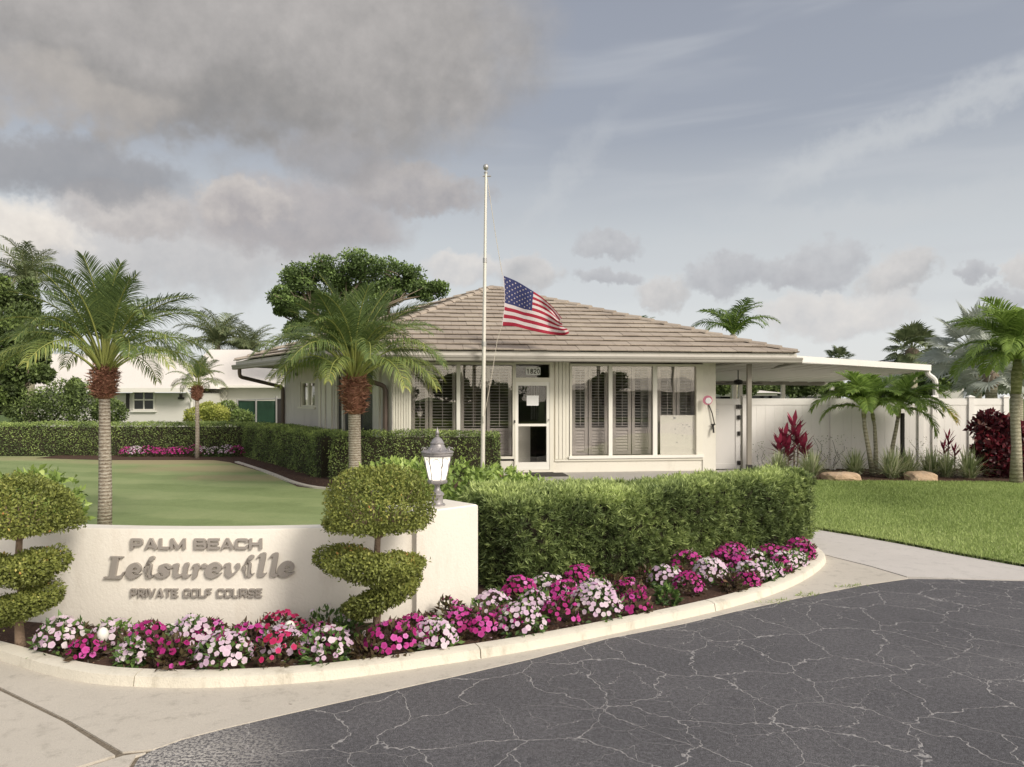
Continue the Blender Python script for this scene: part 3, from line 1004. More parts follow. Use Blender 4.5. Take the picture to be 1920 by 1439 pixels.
mb = MB(); mb.poly([(4.9, 17.1), (9.4, 17.1), (11.5, 26.5), (3.0, 26.5)], 0.07)
tag(mb.build('porch_floor', walkm), 'pale concrete floor under the patio roof', kind='structure')
# kerb pieces, cut at the joints
kb = [(0, 0.0), (-0.012, 0.062), (-0.035, 0.072), (-0.105, 0.074), (-0.12, 0.055), (-0.12, 0.0)]
kerbroot = empty('kerb', (KS[0][0], KS[0][1], 0)); tag(kerbroot, 'curved cream concrete kerb round the flower bed', kind='structure')
cum = [0]
for a_, b_ in zip(KS[:-1], KS[1:]):
    cum.append(cum[-1] + math.dist(a_, b_))
def path_part(s0, s1):
    pts = []
    for i in range(len(KS) - 1):
        for s in (s0, s1):
            if cum[i] <= s < cum[i + 1]:
                f = (s - cum[i]) / (cum[i + 1] - cum[i])
                pts.append((s, (KS[i][0] + f * (KS[i + 1][0] - KS[i][0]), KS[i][1] + f * (KS[i + 1][1] - KS[i][1]))))
        if s0 < cum[i] < s1:
            pts.append((cum[i], KS[i]))
    return [p for s, p in sorted(pts)]
jx = px_ground(254, 1292); jn = min(range(len(KS)), key=lambda i: math.dist(KS[i], jx))
sj = cum[jn]; cuts = [0.0, sj]
while cuts[-1] + 2.1 < cum[-1] - 0.5:
    cuts.append(cuts[-1] + 2.1)
cuts.append(cum[-1] - 0.001)
for a_, b_ in zip(cuts[:-1], cuts[1:]):
    if b_ - a_ > 0.2:
        MB().sweep(path_part(a_ + 0.004, b_ - 0.004), kb).build('kerb_stone', kerbm, kerbroot, smooth=True)

# ---- sign wall and pillar geometry (needed for the soil)
WC = (-2.25, 5.28 + 5.5); WR = 5.5
def wall_pt(a, off=0.0, z=0.0):
    """a: angle from straight towards the viewer, + to the right; off: behind the face"""
    return (WC[0] + (WR - off) * math.sin(a), WC[1] - (WR - off) * math.cos(a), z)
def wall_angle_at_px(x):
    lo, hi = -0.6, 0.5
    for _ in range(60):
        m_ = (lo + hi) / 2
        p = wall_pt(m_)
        if p[0] / p[1] < (x - 960) / FPX: lo = m_
        else: hi = m_
    return lo
A1 = wall_angle_at_px(769)
# mulch
mulch = [(p[0], p[1] + 0.10) for p in KS[::-1]] + [(-6.5, 8.5), (-4.3, 7.2), (-2.2, 6.6), (-0.6, 7.2), (-0.4, 8.6), (1.0, 9.6), (2.6, 10.2)]
mb = MB(); mb.poly([(x, y) for x, y in mulch], 0.05)
tag(mb.build('bed_soil', soilm), 'brown mulch of the front flower bed', kind='structure')

# lawns
ledge = [px_ground(x, y, 0.03) for x, y in ((440, 868), (504, 889), (558, 913), (640, 922))]
lawnL = [(-30, 21.0), (-7.6, 20.9)] + ledge + [(-2.2, 12.8), (-1.2, 11.5), (-1.0, 9.0), (-1.6, 7.0), (-2.2, 6.4), (-4.3, 6.9), (-7, 8.6), (-30, 16)]
mb = MB(); mb.poly(lawnL, 0.03)
tag(mb.build('putting_lawn', greenm), 'smooth striped lawn with worn tan patches', kind='structure')
bededge = [(3.8, 14.9), (6.0, 14.75), (9.5, 14.5), (12.5, 14.0), (16, 13.4)]
lawnR = lawnedge[:-1][::1] + [lawnedge[-1]] + [(20, 5.5), (20, 13)] + bededge[::-1] + [(3.5, 12.0), (3.7, 10.3)]
mb = MB(); mb.poly(lawnR, 0.035)
tag(mb.build('front_lawn', lawnm), 'bright green lawn on the right', kind='structure')
mb = MB(); mb.poly(bededge + [(16, 17.3), (5.27, 17.2), (5.3, 14.9)], 0.04)
tag(mb.build('fence_bed_soil', soilm), 'dark mulch strip in front of the white fence', kind='structure')
mb = MB(); mb.poly([(-7.3, 21.4), (-13, 21.4), (-13, 20.2), (-10.8, 19.6), (-7.9, 19.6), (-7.2, 18.9)] + ledge[1:] + [(-0.1, 13.2), (0.1, 15.7), (-3.2, 15.6), (-6.8, 21.2)], 0.034)
tag(mb.build('hedge_bed_soil', soilm), 'reddish mulch under the back hedge', kind='structure')
mb = MB()
mb.sweep(smoothpath(ledge + [(-2.3, 12.9)], 2), [(0.0, 0.0), (0.0, 0.06), (-0.09, 0.065), (-0.09, 0.0)])
tag(mb.build('bed_edging', concm), 'low concrete edging between lawn and mulch', kind='structure')

# ---- mulch chips lying on the front bed
def chips(name, poly, n, z, label, s=0.022):
    from mathutils.geometry import intersect_point_tri_2d
    xs = [p[0] for p in poly]; ys = [p[1] for p in poly]
    P = np.stack([rng.uniform(min(xs), max(xs), n * 2), rng.uniform(min(ys), max(ys), n * 2)], 1)
    inside = np.zeros(len(P), bool)
    j = len(poly) - 1
    for i in range(len(poly)):
        xi, yi = poly[i]; xj, yj = poly[j]
        c_ = ((yi > P[:, 1]) != (yj > P[:, 1])) & (P[:, 0] < (xj - xi) * (P[:, 1] - yi) / (yj - yi + 1e-12) + xi)
        inside ^= c_; j = i
    P = P[inside][:n]; n = len(P)
    P3 = np.concatenate([P, (z + rng.uniform(0, 0.012, n))[:, None]], 1)
    D = unit(rand_dir(n) * [1, 1, 0.25])
    v = leaves(P3, D, unit(rand_dir(n) * 0.5 + [0, 0, 1]), s * rng.uniform(0.5, 1.8, n), s * 0.4, rng.uniform(0, 1, n), 0.1)
    o = leafobj(name, v, chipm, None)
    return tag(o, label, kind='stuff')
chips('mulch_chips', [(p[0], p[1] + 0.13) for p in KS[::-1]] + [(-4.6, 6.6), (-2.2, 5.2), (-0.6, 5.6), (-0.2, 6.0), (1.5, 7.2), (3.0, 8.4)], 9000, 0.052, 'loose brown bark chips on the front bed')
chips('mulch_chips', [(3.9, 14.95), (9.5, 14.55), (14, 13.9), (14, 16.8), (4, 16.8)], 4000, 0.042, 'loose dark bark chips below the white fence', 0.035)
chips('mulch_chips', [(-7.2, 19.0)] + ledge[1:] + [(-2.4, 13.0), (-2.4, 15.0), (-3.8, 14.8), (-7.2, 20.8)], 4000, 0.036, 'loose reddish bark chips along the back hedge', 0.035)

# ---- grass blades
def blades(name, poly, n, z, h, label, wd=0.006):
    xs = [p[0] for p in poly]; ys = [p[1] for p in poly]
    P = np.stack([rng.uniform(min(xs), max(xs), n * 2), rng.uniform(min(ys), max(ys), n * 2)], 1)
    inside = np.zeros(len(P), bool); j = len(poly) - 1
    for i in range(len(poly)):
        xi, yi = poly[i]; xj, yj = poly[j]
        inside ^= ((yi > P[:, 1]) != (yj > P[:, 1])) & (P[:, 0] < (xj - xi) * (P[:, 1] - yi) / (yj - yi + 1e-12) + xi); j = i
    P = P[inside][:n]; n = len(P)
    p0 = np.concatenate([P, np.full((n, 1), z)], 1)
    hh = h * rng.uniform(0.5, 1.3, n)[:, None]
    lean = rand_dir(n) * [0.6, 0.6, 0]
    side = unit(rand_dir(n) * [1, 1, 0]) * wd
    v = np.stack([p0 - side, p0 + side, p0 + (lean + [0, 0, 1]) * hh], 1).reshape(-1, 3)
    f = np.arange(3 * n).reshape(-1, 3)
    tint = 0.45 + 0.25 * fbm(p0, 0.9, 0, 8) + rng.normal(0, 0.16, n)
    o = leafobj(name, (v, f, np.repeat(tint, 3)), grassm, None)
    return tag(o, label, kind='stuff')
blades('grass', [lawnedge[0]] + lawnedge[1:6] + [(8.2, 9.4), (11.2, 14.3), (9.5, 14.5), (6.0, 14.75), (4.0, 14.8), (3.75, 12)], 110000, 0.035, 0.035, 'short bright grass of the right lawn')
blades('grass', [lawnedge[0]] + lawnedge[1:6] + [(lawnedge[5][0] + .05, lawnedge[5][1] + .09)] + [(p[0] + .02, p[1] + .09) for p in lawnedge[1:5][::-1]] + [(lawnedge[0][0], lawnedge[0][1] + .09)], 9000, 0.005, 0.062, 'longer grass fringe along the walk')
# tufts growing in the gutter edge
P_ = []
for x, y in ((1468, 1127), (1518, 1116), (1505, 1119), (1600, 1100), (1588, 1103), (1445, 1132)):
    gx, gy = px_ground(x, y)
    for _ in range(26 if x > 1400 else 6):
        P_.append((gx + random.gauss(0, 0.05), gy + random.gauss(0, 0.012), 0.006))
P_ = np.array(P_)
v = leaves(P_, unit(rand_dir(len(P_)) * 0.8 + [0, 0, 0.5]), rand_dir(len(P_)), 0.03, 0.007, rng.uniform(0.1, 0.9, len(P_)))
tag(leafobj('weeds', v, grassm, None), 'small weeds along the asphalt edge', kind='stuff')


# ------------------------------------------------------------------ sign wall
WTOP = 0.755
A0_ = -0.46
sw = empty('sign_wall', wall_pt(-0.05), 'low curved cream stucco wall carrying the raised club lettering', 'wall')
arc = [wall_pt(A0_ + (A1 + 0.012 - A0_) * i / 40) for i in range(41)]
MB().sweep([(p[0], p[1]) for p in arc], [(0, 0.0), (0, WTOP - 0.008), (-0.006, WTOP), (-0.144, WTOP), (-0.15, WTOP - 0.008), (-0.15, 0.0)]).build('wall_body', stucco, sw, smooth=True)

# ---- lettering cut from thick sheet: raster -> outline -> solid
def contour(field, lvl=0.5):
    """marching squares, returns closed loops of (col,row)"""
    H, Wd = field.shape
    segs = {}
    def ip(a, b, va, vb):
        t_ = (lvl - va) / (vb - va)
        return (a[0] + (b[0] - a[0]) * t_, a[1] + (b[1] - a[1]) * t_)
    b_ = field > lvl
    idx = b_[:-1, :-1] * 1 + b_[:-1, 1:] * 2 + b_[1:, 1:] * 4 + b_[1:, :-1] * 8
    tbl = {1: [(3, 0)], 2: [(0, 1)], 3: [(3, 1)], 4: [(1, 2)], 5: [(3, 2), (1, 0)], 6: [(0, 2)], 7: [(3, 2)], 8: [(2, 3)], 9: [(2, 0)], 10: [(0, 3), (2, 1)], 11: [(2, 1)], 12: [(1, 3)], 13: [(1, 0)], 14: [(0, 3)]}
    pts = {}
    nxt = {}
    def key(r, c, e):
        return (r, c, 'h') if e == 0 else (r, c + 1, 'v') if e == 1 else (r + 1, c, 'h') if e == 2 else (r, c, 'v')
    for r, c in zip(*np.nonzero((idx > 0) & (idx < 15))):
        for a, b in tbl[int(idx[r, c])]:
            ka, kb_ = key(r, c, a), key(r, c, b)
            nxt[ka] = kb_
            for k_ in (ka, kb_):
                if k_ not in pts:
                    rr, cc, ty = k_
                    if ty == 'h': pts[k_] = ip((cc, rr), (cc + 1, rr), field[rr, cc], field[rr, cc + 1])
                    else: pts[k_] = ip((cc, rr), (cc, rr + 1), field[rr, cc], field[rr + 1, cc])
    loops = []
    while nxt:
        k0 = next(iter(nxt)); k_ = k0; lp = []
        while k_ in nxt:
            lp.append(pts[k_]); k_ = nxt.pop(k_)
        if len(lp) > 6: loops.append(lp)
    return loops


RES = 44
def glyph_loops(strokes, w_, h0=-0.15, h1=1.25):
    """strokes: lists of (x, y, radius) discs along a path ('butt' first element keeps ends flat)"""
    pad = 0.15
    W_ = int((w_ + 2 * pad) * RES); H_ = int((h1 - h0) * RES)
    X, Y = np.meshgrid(np.arange(W_) / RES - pad, np.arange(H_) / RES + h0)
    d = np.full(X.shape, 9.0)
    for st in strokes:
        butt = st[0] == 'b'
        pts_ = st[1:] if butt else st
        if st[0] == 'p':
            poly = st[1:]; ins = np.zeros(X.shape, bool); j = len(poly) - 1
            for i in range(len(poly)):
                xi, yi = poly[i]; xj, yj = poly[j]
                ins ^= ((yi > Y) != (yj > Y)) & (X < (xj - xi) * (Y - yi) / (yj - yi + 1e-12) + xi); j = i
            d = np.minimum(d, np.where(ins, -0.02, 0.02) * 1.0)
            continue
        for k_, ((x0, y0, r0), (x1, y1, r1)) in enumerate(zip(pts_[:-1], pts_[1:])):
            L2 = (x1 - x0) ** 2 + (y1 - y0) ** 2 + 1e-9; L_ = math.sqrt(L2)
            tt = ((X - x0) * (x1 - x0) + (Y - y0) * (y1 - y0)) / L2
            tcl = np.clip(tt, 0, 1)
            dd = np.hypot(X - x0 - tcl * (x1 - x0), Y - y0 - tcl * (y1 - y0)) - (r0 + (r1 - r0) * tcl)
            if butt and k_ == 0: dd = np.maximum(dd, -tt * L_)
            if butt and k_ == len(pts_) - 2: dd = np.maximum(dd, (tt - 1) * L_)
            d = np.minimum(d, dd)
    f_ = 1 / (1 + np.exp(np.clip(d * RES * 2.2, -30, 30)))
    f_[0] = f_[-1] = 0; f_[:, 0] = f_[:, -1] = 0
    return [[((x) / RES - pad, (y) / RES + h0) for x, y in lp[::2]] for lp in contour(f_)]


def arcp(cx, cy, rx, ry, a0, a1, r, n=14, r1=None, r2=None):
    o_ = []
    for i in range(n + 1):
        f_ = i / n; a = R(a0 + (a1 - a0) * f_)
        rr = r
        if r1 is not None:
            rr = r + (r1 - r) * math.sin(math.pi * f_) if r2 is None else r + (r2 - r) * f_
        o_.append((cx + rx * math.cos(a), cy + ry * math.sin(a), rr))
    return o_


q_ = 0.105
def rr_(pts):          # round the corners of a polyline
    o_ = [pts[0]]
    for a, b, c_ in zip(pts[:-2], pts[1:-1], pts[2:]):
        for f_ in (0.0, 0.25, 0.5, 0.75, 1.0):
            k1 = min(1, 0.16 / max(math.dist(a[:2], b[:2]), 1e-6)); k2 = min(1, 0.16 / max(math.dist(c_[:2], b[:2]), 1e-6))
            p0 = (b[0] + (a[0] - b[0]) * k1, b[1] + (a[1] - b[1]) * k1); p1 = (b[0] + (c_[0] - b[0]) * k2, b[1] + (c_[1] - b[1]) * k2)
            o_.append(((1 - f_) ** 2 * p0[0] + 2 * f_ * (1 - f_) * b[0] + f_ ** 2 * p1[0], (1 - f_) ** 2 * p0[1] + 2 * f_ * (1 - f_) * b[1] + f_ ** 2 * p1[1]))
    o_.append(pts[-1])
    return o_
def bt(pts, r=q_): return ['b'] + [(x, y, r) for x, y in pts]
def rb(pts, r=q_): return ['b'] + [(x, y, r) for x, y in rr_(pts)]
def block(ch, r=q_):
    t_, h_ = r, 1 - r
    S = {
        'P': ([bt([(t_, 0), (t_, 1)], r), rb([(0, h_), (1.05 - r, h_), (1.05 - r, .40 + r * .2), (0, .40)], r)], 1.05),
        'A': ([bt([(t_ * 1.05, 0), (.56, 1)], r), bt([(1.12 - t_ * 1.05, 0), (.56, 1)], r), bt([(.3, .27), (.82, .27)], r * .85)], 1.12),
        'L': ([bt([(t_, 0), (t_, 1)], r), bt([(0, t_), (.86, t_)], r)], .86),
        'M': ([bt([(t_, 0), (t_, 1)], r), bt([(1.25 - t_, 0), (1.25 - t_, 1)], r), bt([(t_ * .9, 1 - r * .3), (.625, .05)], r * .95), bt([(1.25 - t_ * .9, 1 - r * .3), (.625, .05)], r * .95)], 1.25),
        'B': ([bt([(t_, 0), (t_, 1)], r), rb([(0, h_), (.98 - r, h_), (.98 - r, .52), (.1, .52)], r), rb([(.1, .52), (1.05 - r, .52), (1.05 - r, t_), (0, t_)], r)], 1.05),
        'E': ([bt([(t_, 0), (t_, 1)], r), bt([(0, h_), (.95, h_)], r), bt([(0, .5), (.88, .5)], r * .95), bt([(0, t_), (.95, t_)], r)], .95),
        'F': ([bt([(t_, 0), (t_, 1)], r), bt([(0, h_), (.90, h_)], r), bt([(0, .48), (.82, .48)], r * .95)], .90),
        'C': ([rb([(1.08 - r, .68), (1.08 - r, h_), (t_, h_), (t_, t_), (1.08 - r, t_), (1.08 - r, .32)], r)], 1.08),
        'G': ([rb([(1.06 - r, .80), (1.0 - r, h_), (t_, h_), (t_, t_), (1.08 - r, t_), (1.08 - r, .40)], r * .92), bt([(.60, .43), (1.08, .43)], r * .8)], 1.08),
        'O': ([rb([(.54, h_), (t_, h_), (t_, t_), (1.08 - r, t_), (1.08 - r, h_), (.54, h_)], r)], 1.08),
        'H': ([bt([(t_, 0), (t_, 1)], r), bt([(1.05 - t_, 0), (1.05 - t_, 1)], r), bt([(.1, .5), (.95, .5)], r)], 1.05),
        'R': ([bt([(t_, 0), (t_, 1)], r), rb([(0, h_), (1.02 - r, h_), (1.02 - r, .42), (.1, .42)], r), bt([(.55, .44), (1.0 - r * .6, 0)], r)], 1.06),
        'I': ([bt([(t_, 0), (t_, 1)], r)], t_ * 2),
        'V': ([bt([(t_ * .95, 1), (.55, 0)], r), bt([(1.10 - t_ * .95, 1), (.55, 0)], r)], 1.10),
        'T': ([bt([(.5, 0), (.5, 1)], r), bt([(0, h_), (1.0, h_)], r)], 1.0),
        'U': ([rb([(t_, 1), (t_, t_), (1.05 - r, t_), (1.05 - r, 1)], r)], 1.05),
        'S': ([rb([(1.0 - r, .74), (1.0 - r, h_), (t_, h_), (t_, .5), (1.0 - r, .5), (1.0 - r, t_), (t_, t_), (t_, .27)], r)], 1.0),
        '1': ([bt([(.35, 0), (.35, 1)], r), bt([(.1, .76), (.36, .98)], r * .8)], .6),
        '8': ([[*arcp(.4, .74, .26, .17, 0, 360, r * .8)], [*arcp(.4, .28, .3, .20, 0, 360, r * .8)]], .8),
        '2': ([[*arcp(.4, .70, .28, .22, 165, -20, r * .8), (.1, .1, r * .8)], bt([(.05, r * .8), (.75, r * .8)], r * .8)], .8),
        '0': ([[*arcp(.4, .5, .28, .42, 0, 360, r * .8)]], .8),
    }
    return S[ch]


def script(ch):
    """bold script roman with ball ends; x-height 0.66"""
    th, tn = .086, .036
    if ch == 'L':
        return [bt([(.36, .02), (.36, .98)], .135), bt([(.10, .975), (.70, .975)], .03), bt([(.0, .03), (.80, .03)], .036),
                [(.50, .05, .045), (.68, .08, .05), (.80, .16, .045), (.84, .30, .022)]], .9
    if ch == 'e':
        return [[*arcp(.33, .33, .22, .27, 50, 300, .07, 16, .135), (.56, .13, .04), (.63, .20, .025)], [*arcp(.33, .40, .20, .20, -30, 110, .075)], [(.15, .30, .035), (.35, .33, .04), (.52, .36, .06)]], .60
    if ch == 'i':
        return [[(.02, .46, .024), (.10, .58, .05), (.20, .56, .10), (.22, .40, th), (.22, .18, th), (.25, .09, .09), (.36, .06, .05), (.44, .15, .025)], [(.24, .90, .105), (.241, .90, .105)]], .42
    if ch == 's':
        return [[(.46, .50, .07), (.40, .58, .05), (.28, .61, .055), (.17, .52, .09), (.24, .39, .12), (.38, .27, .12), (.42, .15, .09), (.32, .06, .06), (.16, .05, .045), (.08, .14, .075), (.09, .15, .075)]], .50
    if ch == 'u':
        return [[(.02, .46, .024), (.10, .58, .05), (.20, .56, .10), (.21, .38, th), (.22, .18, th), (.32, .07, .07), (.46, .12, .045), (.58, .26, .04)],
                [(.60, .60, .10), (.60, .42, th), (.60, .18, th), (.64, .09, .09), (.76, .06, .05), (.84, .15, .025)]], .80
    if ch == 'r':
        return [[(.02, .46, .024), (.10, .58, .05), (.20, .56, .10), (.22, .40, th), (.22, .06, th)], [(.28, .36, .03), (.38, .52, .045), (.50, .58, .075), (.56, .53, .09), (.561, .53, .09)]], .62
    if ch == 'v':
        return [[(.02, .46, .024), (.08, .58, .05), (.18, .57, .09), (.21, .40, th), (.24, .20, .11), (.33, .07, .08), (.45, .14, .045), (.56, .30, .035), (.60, .46, .05), (.53, .56, .08), (.531, .56, .08)]], .66
    if ch == 'l':
        return [[(.03, .84, .024), (.12, .97, .05), (.22, .98, .09), (.24, .80, th), (.24, .18, th), (.27, .09, .09), (.37, .06, .05), (.45, .15, .025)]], .42


LETTERN = [0]
def place_letter(strokes, gw, x0, x1, ybase, ycap, gh=1.0, shear=0.0, depth=0.015, h1=1.25):
    """put a glyph on the curved wall so that it spans the given pixel box of the photograph's wall"""
    am = wall_angle_at_px((x0 + x1) / 2)
    c_ = wall_pt(am, -0.002)
    Yd = c_[1]
    zb = EYE - (ybase - HOR) * Yd / FPX
    ch_ = (ybase - ycap) * Yd / FPX / gh
    wd = (x1 - x0) * Yd / FPX / math.cos(am)
    loops = glyph_loops(strokes, gw, h1=h1)
    tx, ty = math.cos(am), math.sin(am)
    nx, ny = math.sin(am), -math.cos(am)
    P2 = [[Vector((px * wd / gw + shear * py * ch_, py * ch_, 0)) for px, py in lp] for lp in loops]
    tri = tessellate_polygon(P2)
    flat = [p for l in P2 for p in l]
    mbl = MB()
    def W3(p, dd):
        u = p.x - wd / 2
        return (c_[0] + tx * u + nx * dd, c_[1] + ty * u + ny * dd, zb + p.y)
    sag = 0.004
    mbl.add([W3(p, depth + sag) for p in flat], [t3 for t3 in tri])
    for l in P2:
        n_ = len(l)
        mbl.add([W3(p, depth + sag) for p in l] + [W3(p, -0.004) for p in l], [(i, (i + 1) % n_, (i + 1) % n_ + n_, i + n_) for i in range(n_)])
    return mbl.build('letter', wallletter, sw)


def line_of(text, x0, x1, ybase, ycap, r, gap, space, yb1=None):
    g = [(None, space) if c_ == ' ' else (block(c_, r)) for c_ in text]
    tot = sum(w_ for s_, w_ in g) + gap * (len(text) - 1)
    k_ = (x1 - x0) / tot; x = x0
    for s_, w_ in g:
        if s_ is not None:
            f_ = (x - x0) / (x1 - x0)
            dy = (yb1 - ybase) * f_ if yb1 else 0
            place_letter(s_, w_, x, x + w_ * k_, ybase + dy, ycap + dy)
        x += (w_ + gap) * k_
line_of("PALM BEACH", 247, 492, 1029.5, 1009.5, 0.108, 0.12, 0.50, 1029.5)
line_of("PRIVATE GOLF COURSE", 247, 492, 1119.5, 1103.5, 0.085, 0.14, 0.55)
for ch_, x0, x1, yb in (('L', 196, 236, 1084), ('e', 237, 264, 1083.5), ('i', 268, 289, 1083.5), ('s', 291, 318, 1083.5), ('u', 319, 356, 1083), ('r', 357, 384, 1083),
                        ('e', 385, 413, 1082.5), ('v', 416, 448, 1082), ('i', 452, 474, 1081.5), ('l', 475, 497, 1081), ('l', 498, 520, 1081), ('e', 520, 548, 1080.5)):
    s_, w_ = script(ch_)
    place_letter(s_, w_, x0, x1, yb, yb - (45 if ch_ == 'l' else 41), 1.06 if ch_ == 'l' else 1.0, 0.20, 0.017)

# ------------------------------------------------------------------ pillar
pA = Vector((-0.703, 5.45)); pd = Vector((0.433, 0.40)); PW = pd.length; pd.normalize(); pb = Vector((-pd.y, pd.x))
PH = 0.853
pil = empty('pillar', (pA.x, pA.y, 0), 'square cream stucco pillar at the right end of the sign wall', 'pillar')
cs = [pA, pA + pd * PW, pA + pd * PW + pb * 0.42, pA + pb * 0.42]
m_b = MB(); e_ = 0.012
cen = sum(cs, Vector((0, 0))) / 4
low = [(c_.x, c_.y, 0.0) for c_ in cs]; up_ = [(c_.x, c_.y, PH - e_) for c_ in cs]
top_ = [((c_ + (cen - c_).normalized() * e_ * 1.4).x, (c_ + (cen - c_).normalized() * e_ * 1.4).y, PH) for c_ in cs]
m_b.add(low + up_ + top_, [(i, (i + 1) % 4, (i + 1) % 4 + 4, i + 4) for i in range(4)] + [(i + 4, (i + 1) % 4 + 4, (i + 1) % 4 + 8, i + 8) for i in range(4)] + [(8, 9, 10, 11)])
m_b.build('pillar_body', stucco, pil)

# ------------------------------------------------------------------ lantern on the pillar
LC = px_at(820, 940, 5.78)
lx, ly = LC.x, LC.y
lamp = empty('post_lantern', (lx, ly, PH), 'lit pewter lantern standing on the cream pillar', 'lantern')
S_ = 0.575 / 0.60
def LL(name, prof, m__, sides=12, smooth=True, rot=0.0, x=0, y=0):
    return MB().lathe((x, y, 0), [(r * S_, z * S_) for r, z in prof], sides, rot).build(name, m__, lamp, smooth=smooth, local=True)
LL('base', [(.065, 0), (.065, .012), (.052, .016), (.046, .03), (.046, .075), (.05, .082), (.058, .092), (.05, .105), (.032, .118), (.024, .135), (.021, .165), (.03, .172)], lampmetal, 16)
LL('cup', [(.03, .172), (.075, .18), (.082, .19), (.082, .205), (.070, .212)], lampmetal, 6, False)
LL('lamp_glass', [(.066, .212), (.108, .402)], lampglass, 6, False)
for k in range(6):
    a = math.pi / 3 * k
    p0 = Vector((math.cos(a) * .070, math.sin(a) * .070, .205)) * S_; p1 = Vector((math.cos(a) * .113, math.sin(a) * .113, .405)) * S_
    MB().tube([p0, p1], .0038, 6).build('cage_bar', lampmetal, lamp, local=True)
    # arched tracery between the bars
    b_ = a + math.pi / 3; pts = []
    for i in range(9):
        f_ = i / 8; ang = a + (b_ - a) * f_
        z = .30 + .085 * math.sin(math.pi * f_) ** 0.7
        rad = (.066 + (.108 - .066) * (z - .212) / .19) * (math.cos(math.pi / 6) / math.cos((f_ - .5) * math.pi / 3)) + .003
        pts.append(Vector((math.cos(ang) * rad, math.sin(ang) * rad, z)) * S_)
    MB().tube(pts, .0022, 4).build('tracery', lampmetal, lamp, local=True)
LL('rim_band', [(.108, .400), (.122, .402), (.128, .412), (.126, .425), (.134, .432), (.134, .440), (.120, .446), (.085, .452)], lampmetal, 18)
LL('roof', [(.092, .450), (.080, .458), (.062, .480), (.054, .500), (.058, .504), (.058, .512), (.05, .52), (.040, .538), (.020, .556), (.010, .562)], lampmetal, 12)
LL('finial', [(.012, .560), (.016, .566), (.008, .574), (.014, .584), (.017, .594), (.012, .606), (.005, .624), (.001, .640)], lampmetal, 10)
for k in range(10):
    a = 2 * math.pi * k / 10
    pts = []
    for i in range(12):
        f_ = i / 11 * 2 * math.pi * 0.9
        rr = .017 * (1 - .35 * i / 11)
        pts.append(Vector(((.112 + rr * math.cos(f_)) * math.cos(a), (.112 + rr * math.cos(f_)) * math.sin(a), .458 + rr * math.sin(f_))) * S_)
    MB().tube(pts, .0032, 5).build('scroll', lampmetal, lamp, local=True)

# ------------------------------------------------------------------ clubhouse
FO = Vector((0.456, 15.8)); FD = Vector((0.9916, 0.129)).normalized(); FN = Vector((FD.y, -FD.x))
SO = Vector((-2.50, 15.415)); SD = Vector((-0.59, 0.807)).normalized(); SN = Vector((-SD.y, SD.x))
if SN.y > 0 : SN = -SN
SN = Vector((-0.807, -0.59)).normalized()
FR = (FO, FD, FN); SR = (SO, SD, SN)
FR = (tuple(FO), tuple(FD), tuple(FN)); SR = (tuple(SO), tuple(SD), tuple(SN))
def s_at(fr, x, n=0.0):
    (ox, oy), (dx, dy), (nx, ny) = fr
    t_ = (x - 960) / FPX
    ox += nx * n; oy += ny * n
    return (t_ * oy - ox) / (dx - t_ * dy)
def z_at(fr, x, y, n=0.0):
    s = s_at(fr, x, n); (ox, oy), (dx, dy), (nx, ny) = fr
    Y = oy + ny * n + s * dy
    return EYE + (HOR - y) / FPX * Y
def pt_(fr, s, n, z):
    (ox, oy), (dx, dy), (nx, ny) = fr
    return Vector((ox + s * dx + n * nx, oy + s * dy + n * ny, z))
fs = lambda x, n=0.0: s_at(FR, x, n)
ss = lambda x, n=0.0: s_at(SR, x, n)
ZF = 0.10; ZS = 2.49
ch = empty('clubhouse', (FO.x, FO.y, 0), 'single storey clubhouse with hipped concrete tile roof and shuttered windows', 'building')

def part(name, m_, par, fr, *boxes, bev=0.0, kind=None):
    q = MB()
    for b_ in boxes:
        q.fbox(fr, *b_, bev=bev)
    o_ = q.build(name, m_, par)
    if kind: o_['kind'] = kind
    return o_

TH = 0.16
zA0, zA1 = 0.39, 2.405
sL = -2.975; s767 = fs(767); s963 = fs(964); s1038 = fs(1038); s1070 = fs(1070); s1316 = fs(1317); s1340 = fs(1341)
# walls
part('wall', stucco2, ch, FR, (s767, s963, -TH, 0, ZF - .2, zA0 - .05), (sL, s767, -TH, -.03, ZF - .2, ZS), (s767, s963, -TH, -.02, zA1 + .03, ZS))
part('wall', stucco2, ch, FR, (s1038, s1316, -TH, 0, ZF - .2, zA0 - .03), (s1038, s1070, -TH, -.03, zA0 - .03, ZS), (s1070, s1316, -TH, -.02, zA1 + .05, ZS))
part('corner_pilaster', stucco2, ch, FR, (s1316, s1340, -TH, 0.03, ZF - .2, ZS))
part('wall', stucco2, ch, ((pt_(FR, s1340, -TH, 0).x, pt_(FR, s1340, -TH, 0).y), tuple(-FN), tuple(FD)), (0, 7.0, -TH, -0.002, -.1, ZS))
# vertical boards
def flutes(s0, s1, z0, z1, n_, fr=FR, base=0.0, m_=creamtrim):
    w_ = (s1 - s0) / n_
    for i in range(n_):
        part('wall_board', m_, ch, fr, (s0 + w_ * i + .004, s0 + w_ * (i + 1) - .004, base - .028, base + .004 + .012 * ((i * 7) % 3) / 2, z0, z1), bev=0.006)
flutes(sL + .01, s767 - .01, ZF, 2.47, 6)
flutes(s1038 + .03, s1070 - .03, zA0 - .02, 2.47, 4)
part('sill_trim', creamtrim, ch, FR, (s1038 + .02, s1316 + .01, -.02, .035, zA0 - .065, zA0 - .025))
part('head_trim', gutterm, ch, FR, (s767, s1316, -.06, .012, zA1 + .05, ZS + .0))

